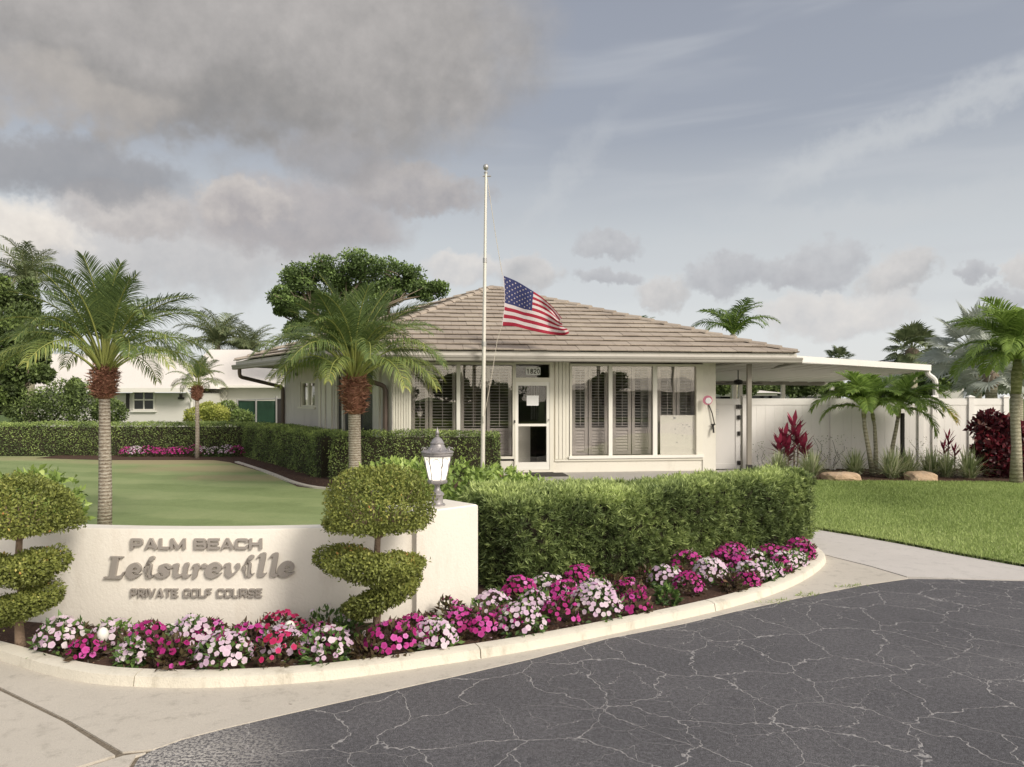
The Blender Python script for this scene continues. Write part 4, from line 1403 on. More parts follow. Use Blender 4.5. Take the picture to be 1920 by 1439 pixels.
def window(fr, par, x_edges, z0, z1, n=0.0, fw=.05, glass=glassm, lab=None):
    """x_edges: pixel columns of outer left, mullions (pairs), outer right"""
    S = lambda x: s_at(fr, x, n)
    xs = x_edges
    fr_o = part('window', creamtrim, par, fr, (S(xs[0]), S(xs[-1]), n - .07, n + .03, z0 - fw, z0), (S(xs[0]), S(xs[-1]), n - .07, n + .03, z1, z1 + fw),
                (S(xs[0]), S(xs[1]), n - .07, n + .03, z0, z1), (S(xs[-2]), S(xs[-1]), n - .07, n + .03, z0, z1))
    for a, b_ in zip(xs[2:-2:2], xs[3:-2:2]):
        part('mullion', whitepaint, fr_o, fr, (S(a), S(b_), n - .05, n + .024, z0 + .001, z1 - .001))
    for a, b_ in zip(xs[1:-1:2], xs[2:-1:2]):
        part('glass_pane', glass, fr_o, fr, (S(a) + .001, S(b_) - .001, n - .032, n - .026, z0 + .001, z1 - .001))
    return fr_o
wB = window(FR, ch, [1068, 1072, 1141, 1148, 1224, 1232, 1305, 1317], 0.437, 2.37)
part('sill', whitepaint, wB, FR, (fs(1066), fs(1318), 0.031, 0.065, 0.375, 0.437 - .002))
wA = window(FR, ch, [766, 771, 856, 863, 961, 965], 0.437, 2.385)
# shutters behind the glass
def shutter(par, s0, s1, z0, z1, nn, tilt_up, tilt_low, zmid, fr=FR):
    fw = .07
    so = part('shutter', shutterm, par, fr, (s0, s0 + fw, nn - .03, nn, z0, z1), (s1 - fw, s1, nn - .03, nn, z0, z1), (s0 + fw, s1 - fw, nn - .03, nn, z0, z0 + .07), (s0 + fw, s1 - fw, nn - .03, nn, z1 - .06, z1), (s0 + fw, s1 - fw, nn - .03, nn, zmid - .03, zmid + .03))
    sl = MB()
    (ox, oy), (dx, dy), (nx, ny) = fr
    for za, zb_, tilt in ((z0 + .08, zmid - .035, tilt_low), (zmid + .04, z1 - .065, tilt_up)):
        k_ = int((zb_ - za) / .062)
        for i in range(k_):
            z = za + (i + .5) * (zb_ - za) / k_
            h_ = .036 * math.sin(tilt); d_ = .036 * math.cos(tilt)
            P = lambda s, n, zz: tuple(pt_(fr, s, n, zz))
            a_, b_ = s0 + fw + .002, s1 - fw - .002
            t2 = .0035
            sl.add([P(a_, nn - .015 + d_, z - h_ - t2), P(b_, nn - .015 + d_, z - h_ - t2), P(b_, nn - .015 - d_, z + h_ - t2), P(a_, nn - .015 - d_, z + h_ - t2),
                    P(a_, nn - .015 + d_, z - h_ + t2), P(b_, nn - .015 + d_, z - h_ + t2), P(b_, nn - .015 - d_, z + h_ + t2), P(a_, nn - .015 - d_, z + h_ + t2)],
                   [(0, 3, 2, 1), (4, 5, 6, 7), (0, 1, 5, 4), (2, 3, 7, 6), (1, 2, 6, 5), (3, 0, 4, 7)])
    so2 = sl.build('louvres', shutterm, so); so2['kind'] = 'stuff'
    # tilt rod
    part('tilt_rod', shutterm, so, fr, ((s0 + s1) / 2 - .006, (s0 + s1) / 2 + .006, nn + .022, nn + .03, zmid + .06, z1 - .1))
for par, edges in ((ch, (1072, 1103, 1140)), (ch, (1148, 1184, 1222)), (ch, (1233, 1268, 1303)), (ch, (771, 804, 855)), (ch, (863, 912, 960))):
    for a, b_ in zip(edges[:-1], edges[1:]):
        nn = -.24
        shutter(par, fs(a, nn) + .01, fs(b_, nn) - .01, .44, 2.36, nn, 0.12, 1.2, 1.0)
# poster board leaning inside the right pane
pb_ = part('notice_board', paperm, ch, FR, (fs(1238, -.05), fs(1304, -.05), -.06, -.05, .44, z_at(FR, 1270, 779, -.05)))
ink = MB()
for k in range(46):
    cx = random.gauss(1279, 11); cy = random.gauss(812, 12)
    if not (1243 < cx < 1300 and 784 < cy < 842): continue
    s0 = fs(cx, -.048); z0 = z_at(FR, cx, cy, -.048); ll = random.uniform(.01, .05); hh = random.choice((.003, .004, .02))
    ink.fbox(FR, s0, s0 + ll, -.049, -.0475, z0, z0 + hh)
ink.fbox(FR, fs(1262, -.073), fs(1266, -.073), -.049, -.0475, z_at(FR, 1262, 786, -.073), z_at(FR, 1262, 782, -.073))
o_ = ink.build('sketch_lines', inkm, pb_); o_['kind'] = 'stuff'
# interior
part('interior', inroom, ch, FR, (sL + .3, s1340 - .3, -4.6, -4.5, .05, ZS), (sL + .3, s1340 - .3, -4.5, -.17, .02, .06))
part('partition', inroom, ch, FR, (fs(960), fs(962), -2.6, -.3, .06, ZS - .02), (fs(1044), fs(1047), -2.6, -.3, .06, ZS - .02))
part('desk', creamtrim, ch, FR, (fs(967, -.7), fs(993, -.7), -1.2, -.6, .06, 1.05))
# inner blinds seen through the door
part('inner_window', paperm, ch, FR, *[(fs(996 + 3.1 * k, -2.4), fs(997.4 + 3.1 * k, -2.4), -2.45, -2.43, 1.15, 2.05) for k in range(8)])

# door
dz0 = ZF + .012
dr = part('screen_door', whitepaint, ch, FR, (fs(967), fs(971.5), -.05, .03, dz0 + .04, 2.02), (fs(1024.5), fs(1030), -.05, .03, dz0 + .04, 2.02), (fs(971.5), fs(1024.5), -.05, .03, 1.945, 2.02),
          (fs(971.5), fs(1024.5), -.05, .03, z_at(FR, 1000, 799.5), z_at(FR, 1000, 795)), (fs(971.5), fs(1024.5), -.05, .03, dz0 + .04, z_at(FR, 1000, 867)))
part('glass_pane', darkglass, dr, FR, (fs(971.6), fs(1024.4), -.012, -.006, z_at(FR, 1000, 795), 1.944))
part('glass_pane', darkglass, dr, FR, (fs(971.6), fs(1024.4), -.012, -.006, z_at(FR, 1000, 867), z_at(FR, 1000, 799.6)))
part('paper_notice', paperm, dr, FR, (fs(987.5), fs(1010), -.006, -.001, z_at(FR, 1000, 761), z_at(FR, 1000, 742)))
part('handle', darkmetal, dr, FR, (fs(963.5), fs(965.6), .03, .07, z_at(FR, 1000, 793), z_at(FR, 1000, 788)))
part('handle', greymetal, dr, FR, (fs(1027.5), fs(1029), .03, .07, z_at(FR, 1000, 789), z_at(FR, 1000, 786)))
part('door_frame', creamtrim, ch, FR, (fs(964.2), fs(967), -.08, .04, ZF, 2.45), (fs(1030.2), fs(1037.5), -.08, .04, ZF, 2.45), (fs(967), fs(1030.2), -.08, .036, 2.022, 2.115), (fs(967), fs(1030.2), -.08, .036, 2.40, 2.45), (fs(967), fs(1030.2), -.08, .05, ZF, dz0 + .035))
tr_ = part('transom', darkglass, ch, FR, (fs(967.1), fs(1030.1), -.04, -.034, 2.116, 2.399))
np_ = part('number_plate', paperm, ch, FR, (fs(986), fs(1013.5), -.033, -.02, 2.175, 2.335))
for ch_, x in zip("1820", (988, 994.3, 1000.6, 1006.9)):
    s_, w_ = block(ch_, .11)
    lp = glyph_loops(s_, w_)
    s0 = fs(x); hh = .105; ww = .066 / .8 * (w_ if w_ > .7 else .7)
    P2 = [[Vector((px * .066 / .8, py * hh, 0)) for px, py in l] for l in lp]
    tri = tessellate_polygon(P2); flat = [p for l in P2 for p in l]
    q = MB(); q.add([tuple(pt_(FR, s0 + p.x, -.016, 2.20 + p.y)) for p in flat], [t3 for t3 in tri])
    for l in P2:
        n_ = len(l)
        q.add([tuple(pt_(FR, s0 + p.x, -.016, 2.20 + p.y)) for p in l] + [tuple(pt_(FR, s0 + p.x, -.021, 2.20 + p.y)) for p in l], [(i, (i + 1) % n_, (i + 1) % n_ + n_, i + n_) for i in range(n_)])
    q.build('digit', plaqueink, np_)

# side wall (45 degrees), with window, vent, glass door and trims
SLn = 6.58
w563, w590 = ss(563), ss(590)
g640, g698 = ss(640), ss(698)
zsw0, zsw1 = z_at(SR, 576, 763), z_at(SR, 576, 716)
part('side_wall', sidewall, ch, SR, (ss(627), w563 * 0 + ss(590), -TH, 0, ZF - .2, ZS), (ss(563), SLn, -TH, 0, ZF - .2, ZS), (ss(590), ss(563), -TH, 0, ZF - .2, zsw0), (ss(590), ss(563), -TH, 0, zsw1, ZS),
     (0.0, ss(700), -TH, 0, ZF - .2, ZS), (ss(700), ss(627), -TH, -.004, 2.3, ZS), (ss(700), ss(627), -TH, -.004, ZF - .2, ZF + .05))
sw_ = part('window', creamtrim, ch, SR, (ss(590), ss(563), -.09, -.03, zsw0, zsw0 + .04), (ss(590), ss(563), -.09, -.03, zsw1 - .04, zsw1), (ss(590), ss(588.5), -.09, -.03, zsw0 + .04, zsw1 - .04), (ss(564.3), ss(563), -.09, -.03, zsw0 + .04, zsw1 - .04), (ss(577.5), ss(575), -.09, -.025, zsw0 + .04, zsw1 - .04))
part('glass_pane', glassm, sw_, SR, (ss(588.4), ss(564.4), -.075, -.068, zsw0 + .041, zsw1 - .041))
part('sill', creamtrim, sw_, SR, (ss(592), ss(561), -.0, .05, zsw0 - .05, zsw0 - .002))
part('blind', shutterm, sw_, SR, (ss(588.4), ss(577.5), -.14, -.12, zsw0, zsw1))
MB().tube([pt_(SR, ss(558), .001, z_at(SR, 558, 702)), pt_(SR, ss(558), .05, z_at(SR, 558, 702))], .045, 12).build('vent', darkmetal, ch)
gd = part('glass_door', creamtrim, ch, SR, *[(ss(x1), ss(x0), -.10, -.02, ZF + .05, 2.3) for x0, x1 in ((627, 630), (639, 642), (655, 658), (668, 671), (697, 700))])
part('glass_pane', farglass, gd, SR, (ss(700), ss(627), -.08, -.07, ZF + .05, 2.3))
for x0, x1, nn in ((598, 602, .02), (606, 611, .03), (616, 624, .04), (703, 706, .03), (708, 714, .05)):
    part('wall_board', creamtrim, ch, SR, (ss(x1), ss(x0), 0.001, nn, ZF, ZS - .01), bev=.004)

# roof --------------------------------------------------------------
ZE = 2.625
E1 = Vector((-3.63, 14.39)); E2 = Vector((6.02, 15.64)); E3 = Vector((7.3, 23.5)); E4 = Vector((-5.0, 24.5)); EG = Vector((-7.19, 19.26))
AP = Vector((-0.534, 19.5, 4.585))
RP = [E1, E2, E3, E4, EG]
rf = MB()
rf.add([(p.x, p.y, ZE - .03) for p in RP] + [(AP.x, AP.y, AP.z - .03)], [(0, 1, 5), (1, 2, 5), (2, 3, 5), (3, 4, 5), (4, 0, 5)])
roof = rf.build('roof', tilem, ch)
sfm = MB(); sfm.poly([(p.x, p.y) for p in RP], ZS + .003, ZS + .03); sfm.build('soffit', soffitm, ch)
pth = [(EG.x, EG.y), (E1.x, E1.y), (E2.x, E2.y), (E3.x, E3.y)]
MB().sweep(pth, [(-.03, 2.50), (-.0, 2.50), (.0, ZE - .005), (-.03, ZE - .005)]).build('fascia', fasciam, ch)
MB().sweep(pth, [(.003, 2.412), (.085, 2.412), (.10, 2.43), (.10, 2.475), (.112, 2.485), (.112, 2.525), (.10, 2.53), (.10, 2.50), (.09, 2.43), (.015, 2.43), (.015, 2.522), (.003, 2.522)]).build('gutter', gutterm, ch)
# board seams along the eave soffit
NR = 16; TW = .335
tile_count = 0
mesh_cache = {}
def tile_face(P0, P1, A, n_rows, objects, tw=TW):
    P0 = Vector((P0.x, P0.y, ZE)); P1 = Vector((P1.x, P1.y, ZE))
    ex = (P1 - P0); L0 = ex.length; ex.normalize()
    foot = P0 + ex * (A - P0).dot(ex)
    up = (A - foot); H = up.length; up.normalize()
    nz = ex.cross(up).normalized()
    if nz.z < 0: nz = -nz
    xa = (foot - P0).length
    ro = H / n_rows
    joined = MB(); n_obj = 0
    T = Matrix(((ex.x, up.x, nz.x), (ex.y, up.y, nz.y), (ex.z, up.z, nz.z)))
    def lim(v):
        f_ = min(max(v / H, 0), 1)
        return xa * f_, L0 + (xa - L0) * f_
    for r_ in range(n_rows):
        v0 = r_ * ro - (0.05 if r_ == 0 else 0.0); v1 = (r_ + 1) * ro + .03
        l0, r0 = lim(max(v0, 0)); l1, r1 = lim(v1)
        off = (0.5 if r_ % 2 else 0.0) * tw
        k0 = int((l0 - off) / tw) - 1
        k = k0
        while off + k * tw < r0:
            a0 = off + k * tw + .003; a1 = a0 + tw - .006; k += 1
            # clip the rectangle with the sloping sides
            poly = [(a0, v0), (a1, v0), (a1, v1), (a0, v1)]
            def clip(poly, f_):
                out_ = []
                for i in range(len(poly)):
                    p, q = poly[i], poly[(i + 1) % len(poly)]
                    fp, fq = f_(p), f_(q)
                    if fp >= 0: out_.append(p)
                    if (fp >= 0) != (fq >= 0):
                        t_ = fp / (fp - fq); out_.append((p[0] + (q[0] - p[0]) * t_, p[1] + (q[1] - p[1]) * t_))
                return out_
            full = poly
            poly = clip(poly, lambda p: p[0] - xa * max(p[1], 0) / H)
            if poly: poly = clip(poly, lambda p: (L0 + (xa - L0) * max(p[1], 0) / H) - p[0])
            if poly: poly = clip(poly, lambda p: H - .02 - p[1])
            if len(poly) < 3: continue
            whole = len(poly) == 4 and poly == full
            jit = random.uniform(-.004, .004)
            hgt = lambda v: .062 - .046 * (v - v0) / (v1 - v0) + jit
            if whole and objects:
                key_ = (round(v1 - v0, 3), round(tw, 3))
                if key_ not in mesh_cache:
                    q = MB()
                    w_ = a1 - a0; h_ = v1 - v0
                    q.add([(0, 0, .036), (w_, 0, .036), (w_, h_, 0), (0, h_, 0), (0, 0, .056), (w_, 0, .056), (w_, .012, .062), (0, .012, .062), (w_, h_, .016), (0, h_, .016)],
                          [(0, 1, 5, 4), (4, 5, 6, 7), (7, 6, 8, 9), (1, 2, 8, 6, 5), (3, 0, 4, 7, 9), (2, 3, 9, 8), (0, 3, 2, 1)])
                    me = bpy.data.meshes.new('tile'); me.from_pydata(q.v, [], q.f); me.materials.append(tilem)
                    mesh_cache[key_] = me
                o_ = bpy.data.objects.new('tile', mesh_cache[key_]); C.objects.link(o_); o_.parent = roof
                p_ = P0 + ex * a0 + up * v0 + nz * jit
                o_.matrix_local = Matrix.Translation(p_) @ T.to_4x4()
                n_obj += 1
                continue
            base = [tuple(P0 + ex * x + up * v + nz * (.036 - .036 * (v - v0) / (v1 - v0))) for x, v in poly]
            top = [tuple(P0 + ex * x + up * v + nz * hgt(v)) for x, v in poly]
            n_ = len(poly)
            fs_ = [tuple(range(n_, 2 * n_))] + [(i, (i + 1) % n_, (i + 1) % n_ + n_, i + n_) for i in range(n_)]
            if objects:
                q = MB(); q.add(base + top, fs_); q.build('tile', tilem, roof, local=True); n_obj += 1
            else:
                joined.add(base + top, fs_)
    if joined.v:
        o_ = joined.build('tiles_of_side_slope', tilem, roof, local=True); o_['kind'] = 'stuff'
    return n_obj
# roof mesh origin is at the world origin; parents' offset is handled by local coordinates
NT_ = tile_face(E1, E2, AP, NR, True)
tile_face(EG, E1, AP, NR, False)
tile_face(E2, E3, AP, NR, False)
print('front tiles', NT_)
def ridge(P0, n_):
    P0 = Vector((P0.x, P0.y, ZE + .03)); A = AP + Vector((0, 0, .02))
    d_ = (A - P0); L_ = d_.length; d_.normalize()
    sd = d_.cross(Vector((0, 0, 1))).normalized(); u_ = sd.cross(d_).normalized()
    if u_.z < 0: u_ = -u_
    step = L_ / n_
    q = MB(); vs = []
    for e2, (y_, k_) in enumerate(((0, 1.0), (step + .04, .84))):
        for i in range(7):
            a = math.pi * i / 6
            vs.append((math.cos(a) * .125 * k_, y_, math.sin(a) * .075 * k_ - .012 - (0 if e2 == 0 else .022)))
    fs_ = [(i, i + 1, i + 8, i + 7) for i in range(6)] + [tuple(range(6, -1, -1))]
    me = bpy.data.meshes.new('ridge_tile'); me.from_pydata(vs, [], fs_); me.materials.append(tilem)
    for i in range(n_):
        o_ = bpy.data.objects.new('ridge_tile', me); C.objects.link(o_); o_.parent = roof
        T = Matrix(((sd.x, d_.x, u_.x), (sd.y, d_.y, u_.y), (sd.z, d_.z, u_.z))).to_4x4()
        o_.matrix_local = Matrix.Translation(P0 + d_ * (i * step) + u_ * random.uniform(0, .006)) @ T
ridge(E2, 24); ridge(E1, 19); ridge(EG, 20); ridge(E3, 18)

# downspouts
def pipe(name, pts, r_, m_, par):
    return MB().tube(smooth3(pts), r_, 8).build(name, m_, par, smooth=True)
def smooth3(pts):
    o_ = [Vector(pts[0])]
    for a, b_, c_ in zip(pts[:-2], pts[1:-1], pts[2:]):
        a, b_, c_ = Vector(a), Vector(b_), Vector(c_)
        p0 = b_ + (a - b_).normalized() * min(.09, (a - b_).length / 2); p1 = b_ + (c_ - b_).normalized() * min(.09, (c_ - b_).length / 2)
        o_ += [p0, (p0 + p1 + b_ * 2) / 4, p1]
    o_.append(Vector(pts[-1]))
    return o_
c_far = pt_(SR, SLn - .06, .06, 0)
g1 = Vector((EG.x, EG.y, 0)) + Vector((SD.x * -.5, SD.y * -.5, 0)) + Vector((SN.x * .05, SN.y * .05, 0))
pipe('downspout', [(g1.x, g1.y, 2.42), (g1.x, g1.y, 2.22), (c_far.x, c_far.y, 1.98), (c_far.x, c_far.y, .1)], .05, brownpipe, ch)
c2 = pt_(SR, ss(722, .07), .07, 0); g2_ = c2 + Vector((SN.x * 1.25, SN.y * 1.25, 0))
pipe('downspout', [(g2_.x, g2_.y, 2.42), (g2_.x, g2_.y, 2.30), (c2.x, c2.y, 1.93), (c2.x, c2.y, .1)], .052, brownpipe, ch)

# step mat and small items at the entrance
dm = MB(); dm.fbox(FR, fs(962), fs(1052, .0), .14, .82, .086, .098); tag(dm.build('door_mat', matm), 'dark flat mat lying before the screen door', 'door mat')
# corner post under the gutter
px_, py_ = px_ground(1404, 878, .085)
PY = 15.9; PX = (1404.5 - 960) / FPX * PY
post = empty('porch_post', (PX, PY, 0), 'square grey brown steel post under the right eave beside the gate', 'post')
MB().box((PX - .045, PY - .045, .22), (PX + .045, PY + .045, 2.41)).build('shaft', postm, post)
MB().box((PX - .055, PY - .055, 0.03), (PX + .055, PY + .055, .25)).build('shoe', darkmetal, post)

# ------------------------------------------------------------------ flat porch roof on the right
pr = empty('porch_roof', (8.0, 20.0, 0), 'flat white aluminium patio roof on slim columns right of the clubhouse', 'canopy')
a0 = Vector((px_at(1494, 700, 16.1).x, 16.15)); a1 = Vector((px_at(1746, 690, 17.3).x, 17.3))
b1 = a1 + Vector((1.2, 8.8)); b0 = a0 + Vector((-1.4, 9.4)); b2 = Vector((4.6, 16.9))
q = MB()
zt = [2.60, 2.435, 2.30, 2.36]
def slab4(cs_, zt_, th):
    v = [(c_.x, c_.y, z) for c_, z in zip(cs_, zt_)] + [(c_.x, c_.y, z - th) for c_, z in zip(cs_, zt_)]
    return v, [(0, 1, 2, 3), (7, 6, 5, 4)] + [(i, i + 4, (i + 1) % 4 + 4, (i + 1) % 4) for i in range(4)]
q.add(*slab4([Vector((5.6, 16.6)), a1 + Vector((-.02, .05)), b1, Vector((3.2, 26.0))], [2.56, 2.40, 2.28, 2.34], .05))
q.build('roof_panel', vinyl, pr)
q = MB(); 
front_a = Vector((5.95, 16.05)); 
v_, f_ = slab4([front_a, a1, a1 + Vector((-.02, .06)), front_a + Vector((-.02, .06))], [2.615, 2.455, 2.455, 2.615], .135)
q.add(v_, f_); q.build('fascia', vinyl, pr)
q = MB(); v_, f_ = slab4([a1 + Vector((.003, .0)), b1 + Vector((.003, 0)), b1 + Vector((-.06, 0)), a1 + Vector((-.06, .0))], [2.45, 2.33, 2.33, 2.45], .13); q.add(v_, f_); q.build('fascia', vinyl, pr)
q = MB(); v_, f_ = slab4([Vector((3.2, 25.7)), b1 + Vector((0, -.3)), b1 + Vector((0, -.2)), Vector((3.2, 25.8))], [2.30, 2.24, 2.24, 2.30], .14); q.add(v_, f_); q.build('beam', gutterm, pr)
for k in range(1, 12):
    f_ = k / 12
    p0 = Vector((5.6, 16.6)).lerp(a1, f_); p1 = Vector((3.2, 26.0)).lerp(b1, f_)
    q = MB(); q.add([(p0.x - .03, p0.y + .1, 2.56 - .16 * f_ - .051), (p0.x + .03, p0.y + .1, 2.56 - .16 * f_ - .051), (p1.x + .03, p1.y, 2.34 - .06 * f_ - .051), (p1.x - .03, p1.y, 2.34 - .06 * f_ - .051),
                     (p0.x, p0.y + .1, 2.56 - .16 * f_ - .075), (p1.x, p1.y, 2.34 - .06 * f_ - .075)], [(0, 1, 4), (1, 2, 5, 4), (2, 3, 5), (3, 0, 4, 5)])
    q.build('panel_rib', vinyl, pr)
for x in (1388, 1377, 1468, 1560):
    Y = 25.6; X = (x - 960) / FPX * Y
    MB().box((X - .06, Y - .06, 0), (X + .06, Y + .06, 2.13)).build('column', whitepaint, pr)
Xd, Yd = a1.x + .03, a1.y + .12
pipe('downspout', [(Xd - .05, Yd, 2.33), (Xd - .05, Yd, 2.24), (Xd + .14, Yd, 2.12), (Xd + .14, Yd, 0.1)], .06, vinyl, pr)
# white tube light under the roof
p0 = px_at(1478, 684.5, 18.0); p1 = px_at(1497, 690, 19.6)
MB().tube([p0, p1], .03, 8).build('strip_light', whitepaint, pr)

# ceiling fan
fx, fy = (1384 - 960) / FPX * 19.5, 19.5
fan = empty('ceiling_fan', (fx, fy, 2.05), 'dark ceiling fan hanging under the patio roof', 'fan')
MB().tube([(fx, fy, 2.46), (fx, fy, 2.16)], .014, 8).build('down_rod', darkmetal, fan)
MB().lathe((fx, fy, 2.40), [(.02, 0), (.06, .02), (.07, .05), (.06, .07)], 12).build('canopy', darkmetal, fan, smooth=True)
MB().lathe((fx, fy, 2.02), [(.03, 0), (.10, .02), (.12, .07), (.11, .12), (.03, .15)], 14).build('motor', darkmetal, fan, smooth=True)
for k in range(5):
    a = 2 * math.pi * k / 5 + .2
    d_ = Vector((math.cos(a), math.sin(a), 0)); n_ = Vector((-d_.y, d_.x, .12)).normalized()
    c_ = Vector((fx, fy, 2.07))
    v = [c_ + d_ * .1 - n_ * .03, c_ + d_ * .1 + n_ * .03, c_ + d_ * .66 + n_ * .075, c_ + d_ * .66 - n_ * .075]
    MB().add([tuple(p) for p in v] + [tuple(p - Vector((0, 0, .008))) for p in v], [(0, 1, 2, 3), (7, 6, 5, 4), (0, 4, 5, 1), (1, 5, 6, 2), (2, 6, 7, 3), (3, 7, 4, 0)]).build('blade', darkmetal, fan)

# ------------------------------------------------------------------ white fence, gate
FY = 17.0
fx_ = lambda x: (x - 960) / FPX * FY
fence = empty('vinyl_fence', (fx_(1600), FY, 0), 'white vinyl privacy fence behind the planted bed', 'fence')
posts = [1396, 1560, 1725, 1751, 1819, 1884]
for x in posts:
    X = fx_(x); h_ = 1.70 if x < 1400 else 1.69
    q = MB(); q.box((X - .06, FY - .06, 0), (X + .06, FY + .06, h_)); q.build('post', vinyl, fence)
    q = MB(); q.add([(X - .075, FY - .075, h_), (X + .075, FY - .075, h_), (X + .075, FY + .075, h_), (X - .075, FY + .075, h_), (X - .075, FY - .075, h_ + .02), (X + .075, FY - .075, h_ + .02), (X + .075, FY + .075, h_ + .02), (X - .075, FY + .075, h_ + .02), (X, FY, h_ + .06)],
                    [(0, 3, 2, 1), (0, 1, 5, 4), (1, 2, 6, 5), (2, 3, 7, 6), (3, 0, 4, 7), (4, 5, 8), (5, 6, 8), (6, 7, 8), (7, 4, 8)]); q.build('post_cap', vinyl, fence)
for a, b_ in zip(posts[:-1], posts[1:]):
    X0, X1 = fx_(a) + .06, fx_(b_) - .06
    MB().box((X0, FY - .025, 1.52), (X1, FY + .025, 1.67)).build('top_rail', vinyl, fence)
    MB().box((X0, FY - .025, .06), (X1, FY + .025, .20)).build('bottom_rail', vinyl, fence)
    n_ = max(1, round((X1 - X0) / .2)); w_ = (X1 - X0) / n_
    for k in range(n_):
        MB().box((X0 + w_ * k + .0015, FY - .014 + .0006 * (k % 2), .20), (X0 + w_ * (k + 1) - .0015, FY + .014, 1.52)).build('board', vinyl, fence)
gate = empty('white_gate', (px_at(1358, 880, 16.75).x, 16.75, 0), 'white gate with black hinges between clubhouse and fence', 'gate')
GY = 16.72; gx0, gx1 = px_at(1329, 0, GY).x, px_at(1387, 0, GY).x
zg = EYE - 3 * GY / FPX
q = MB(); q.box((gx0 + .1, GY - .012, .2), (gx1 - .1, GY + .012, zg - .13)); q.build('panel', gatewhite, gate)
MB().box((gx0, GY - .03, .08), (gx0 + .1, GY + .03, zg)).build('stile', gatewhite, gate)
MB().box((gx1 - .1, GY - .03, .08), (gx1, GY + .03, zg)).build('stile', gatewhite, gate)
MB().box((gx0 + .1, GY - .03, zg - .13), (gx1 - .1, GY + .03, zg)).build('rail', gatewhite, gate)
MB().box((gx0 + .1, GY - .03, .08), (gx1 - .1, GY + .03, .2)).build('rail', gatewhite, gate)
for y, w_ in ((763, .13), (783, .09), (813, .07), (868, .08)):
    z = EYE - (y - HOR) * GY / FPX; X = gx1 - .03
    q = MB(); q.box((X - w_ / 2, GY - .05, z - .045), (X + w_ / 2, GY - .031, z + .045)); q.tube([(X, GY - .055, z - .05), (X, GY - .055, z + .05)], .012, 8)
    q.build('hinge' if y != 763 else 'latch', darkmetal, gate)
for k in range(3):
    MB().box((gx0 + .13, GY - .016, 1.42 - .055 * k), (gx0 + .22, GY - .0122, 1.428 - .055 * k)).build('printed_line', inkm, gate)
# pink disc and cable with a tap on the corner
d0 = px_at(1327, 751, 16.1)
disc = empty('pink_disc', d0, 'round pink and white disc hung on the clubhouse corner by the gate', 'disc')
MB().lathe((0, 0, 0), [(.10, 0), (.105, .01), (.10, .02)], 20).build('rim', pinkm, disc, local=True)
MB().lathe((.02, -.012, .021), [(.068, 0), (.064, .006)], 16).build('face', paperm, disc, local=True)
disc.rotation_euler = (R(80), 0, R(-25))
tp = pt_(FR, s1340 - .08, .05, 1.0)
tap = empty('hose_tap', tp, 'dark tap and hanging cable low on the clubhouse corner', 'tap')
MB().tube([tp + Vector((-.12, 0, .62)), tp + Vector((-.02, -.03, .35)), tp + Vector((.03, -.03, .12)), tp], .012, 6).build('cable', darkmetal, tap)
MB().tube([tp + Vector((0, 0, .08)), tp + Vector((0, -.06, .02)), tp + Vector((0, -.08, -.08))], .022, 8).build('spout', darkmetal, tap)
MB().tube([tp + Vector((-.05, -.03, .1)), tp + Vector((.05, -.03, .1))], .012, 6).build('handle', darkmetal, tap)


# ------------------------------------------------------------------ flagpole and flag
FPY = 14.5
base = px_at(904.5, 890, FPY); topp = px_at(911, 325, FPY)
pole = empty('flagpole', (base.x, base.y, 0), 'slender pale aluminium flagpole before the clubhouse', 'flagpole')
b0_ = Vector((base.x, base.y, 0.03))
joints = [b0_.lerp(topp, f_) for f_ in (0, .45, .72, 1)]
MB().tube([joints[0], joints[1]], [.046, .040], 14).build('pole_section', polem, pole, smooth=True)
MB().tube([joints[1] - Vector((0, 0, .05)), joints[2]], [.036, .033], 14).build('pole_section', polem, pole, smooth=True)
MB().tube([joints[2] - Vector((0, 0, .05)), joints[3]], [.029, .025], 14).build('pole_section', polem, pole, smooth=True)
MB().tube([joints[1] - Vector((0, 0, .06)), joints[1] + Vector((0, 0, .03))], .049, 14).build('collar', greymetal, pole, smooth=True)
MB().tube([joints[2] - Vector((0, 0, .06)), joints[2] + Vector((0, 0, .03))], .04, 14).build('collar', greymetal, pole, smooth=True)
MB().tube([topp, topp + Vector((0, 0, .02))], .04, 12).build('truck', greymetal, pole)
MB().tube([topp + Vector((-.06, 0, -.06)), topp + Vector((.1, 0, -.06))], .014, 8).build('pulley_arm', greymetal, pole)
MB().lathe(topp + Vector((0, 0, .02)), [(.01, 0), (.012, .03), (.035, .045), (.052, .075), (.055, .1), (.05, .128), (.03, .15), (.005, .158)], 16).build('ball', greymetal, pole, smooth=True)
MB().tube([px_at(906.5, 792, FPY - .04), px_at(906.5, 780, FPY - .05)], .03, 8).build('cleat', polem, pole)
MB().lathe((base.x, base.y, .02), [(.12, 0), (.12, .02), (.06, .05), (.05, .09)], 14).build('foot_collar', polem, pole)
hp = [px_at(913.5, 336, FPY), px_at(929, 440, FPY), px_at(942, 516, FPY)]
MB().tube(hp, .006, 5).build('halyard', ropem, pole)
MB().tube([px_at(940.5, 612, FPY), px_at(932, 640, FPY), px_at(922, 705, FPY), px_at(907, 786, FPY - .04)], .006, 5).build('halyard', ropem, pole)

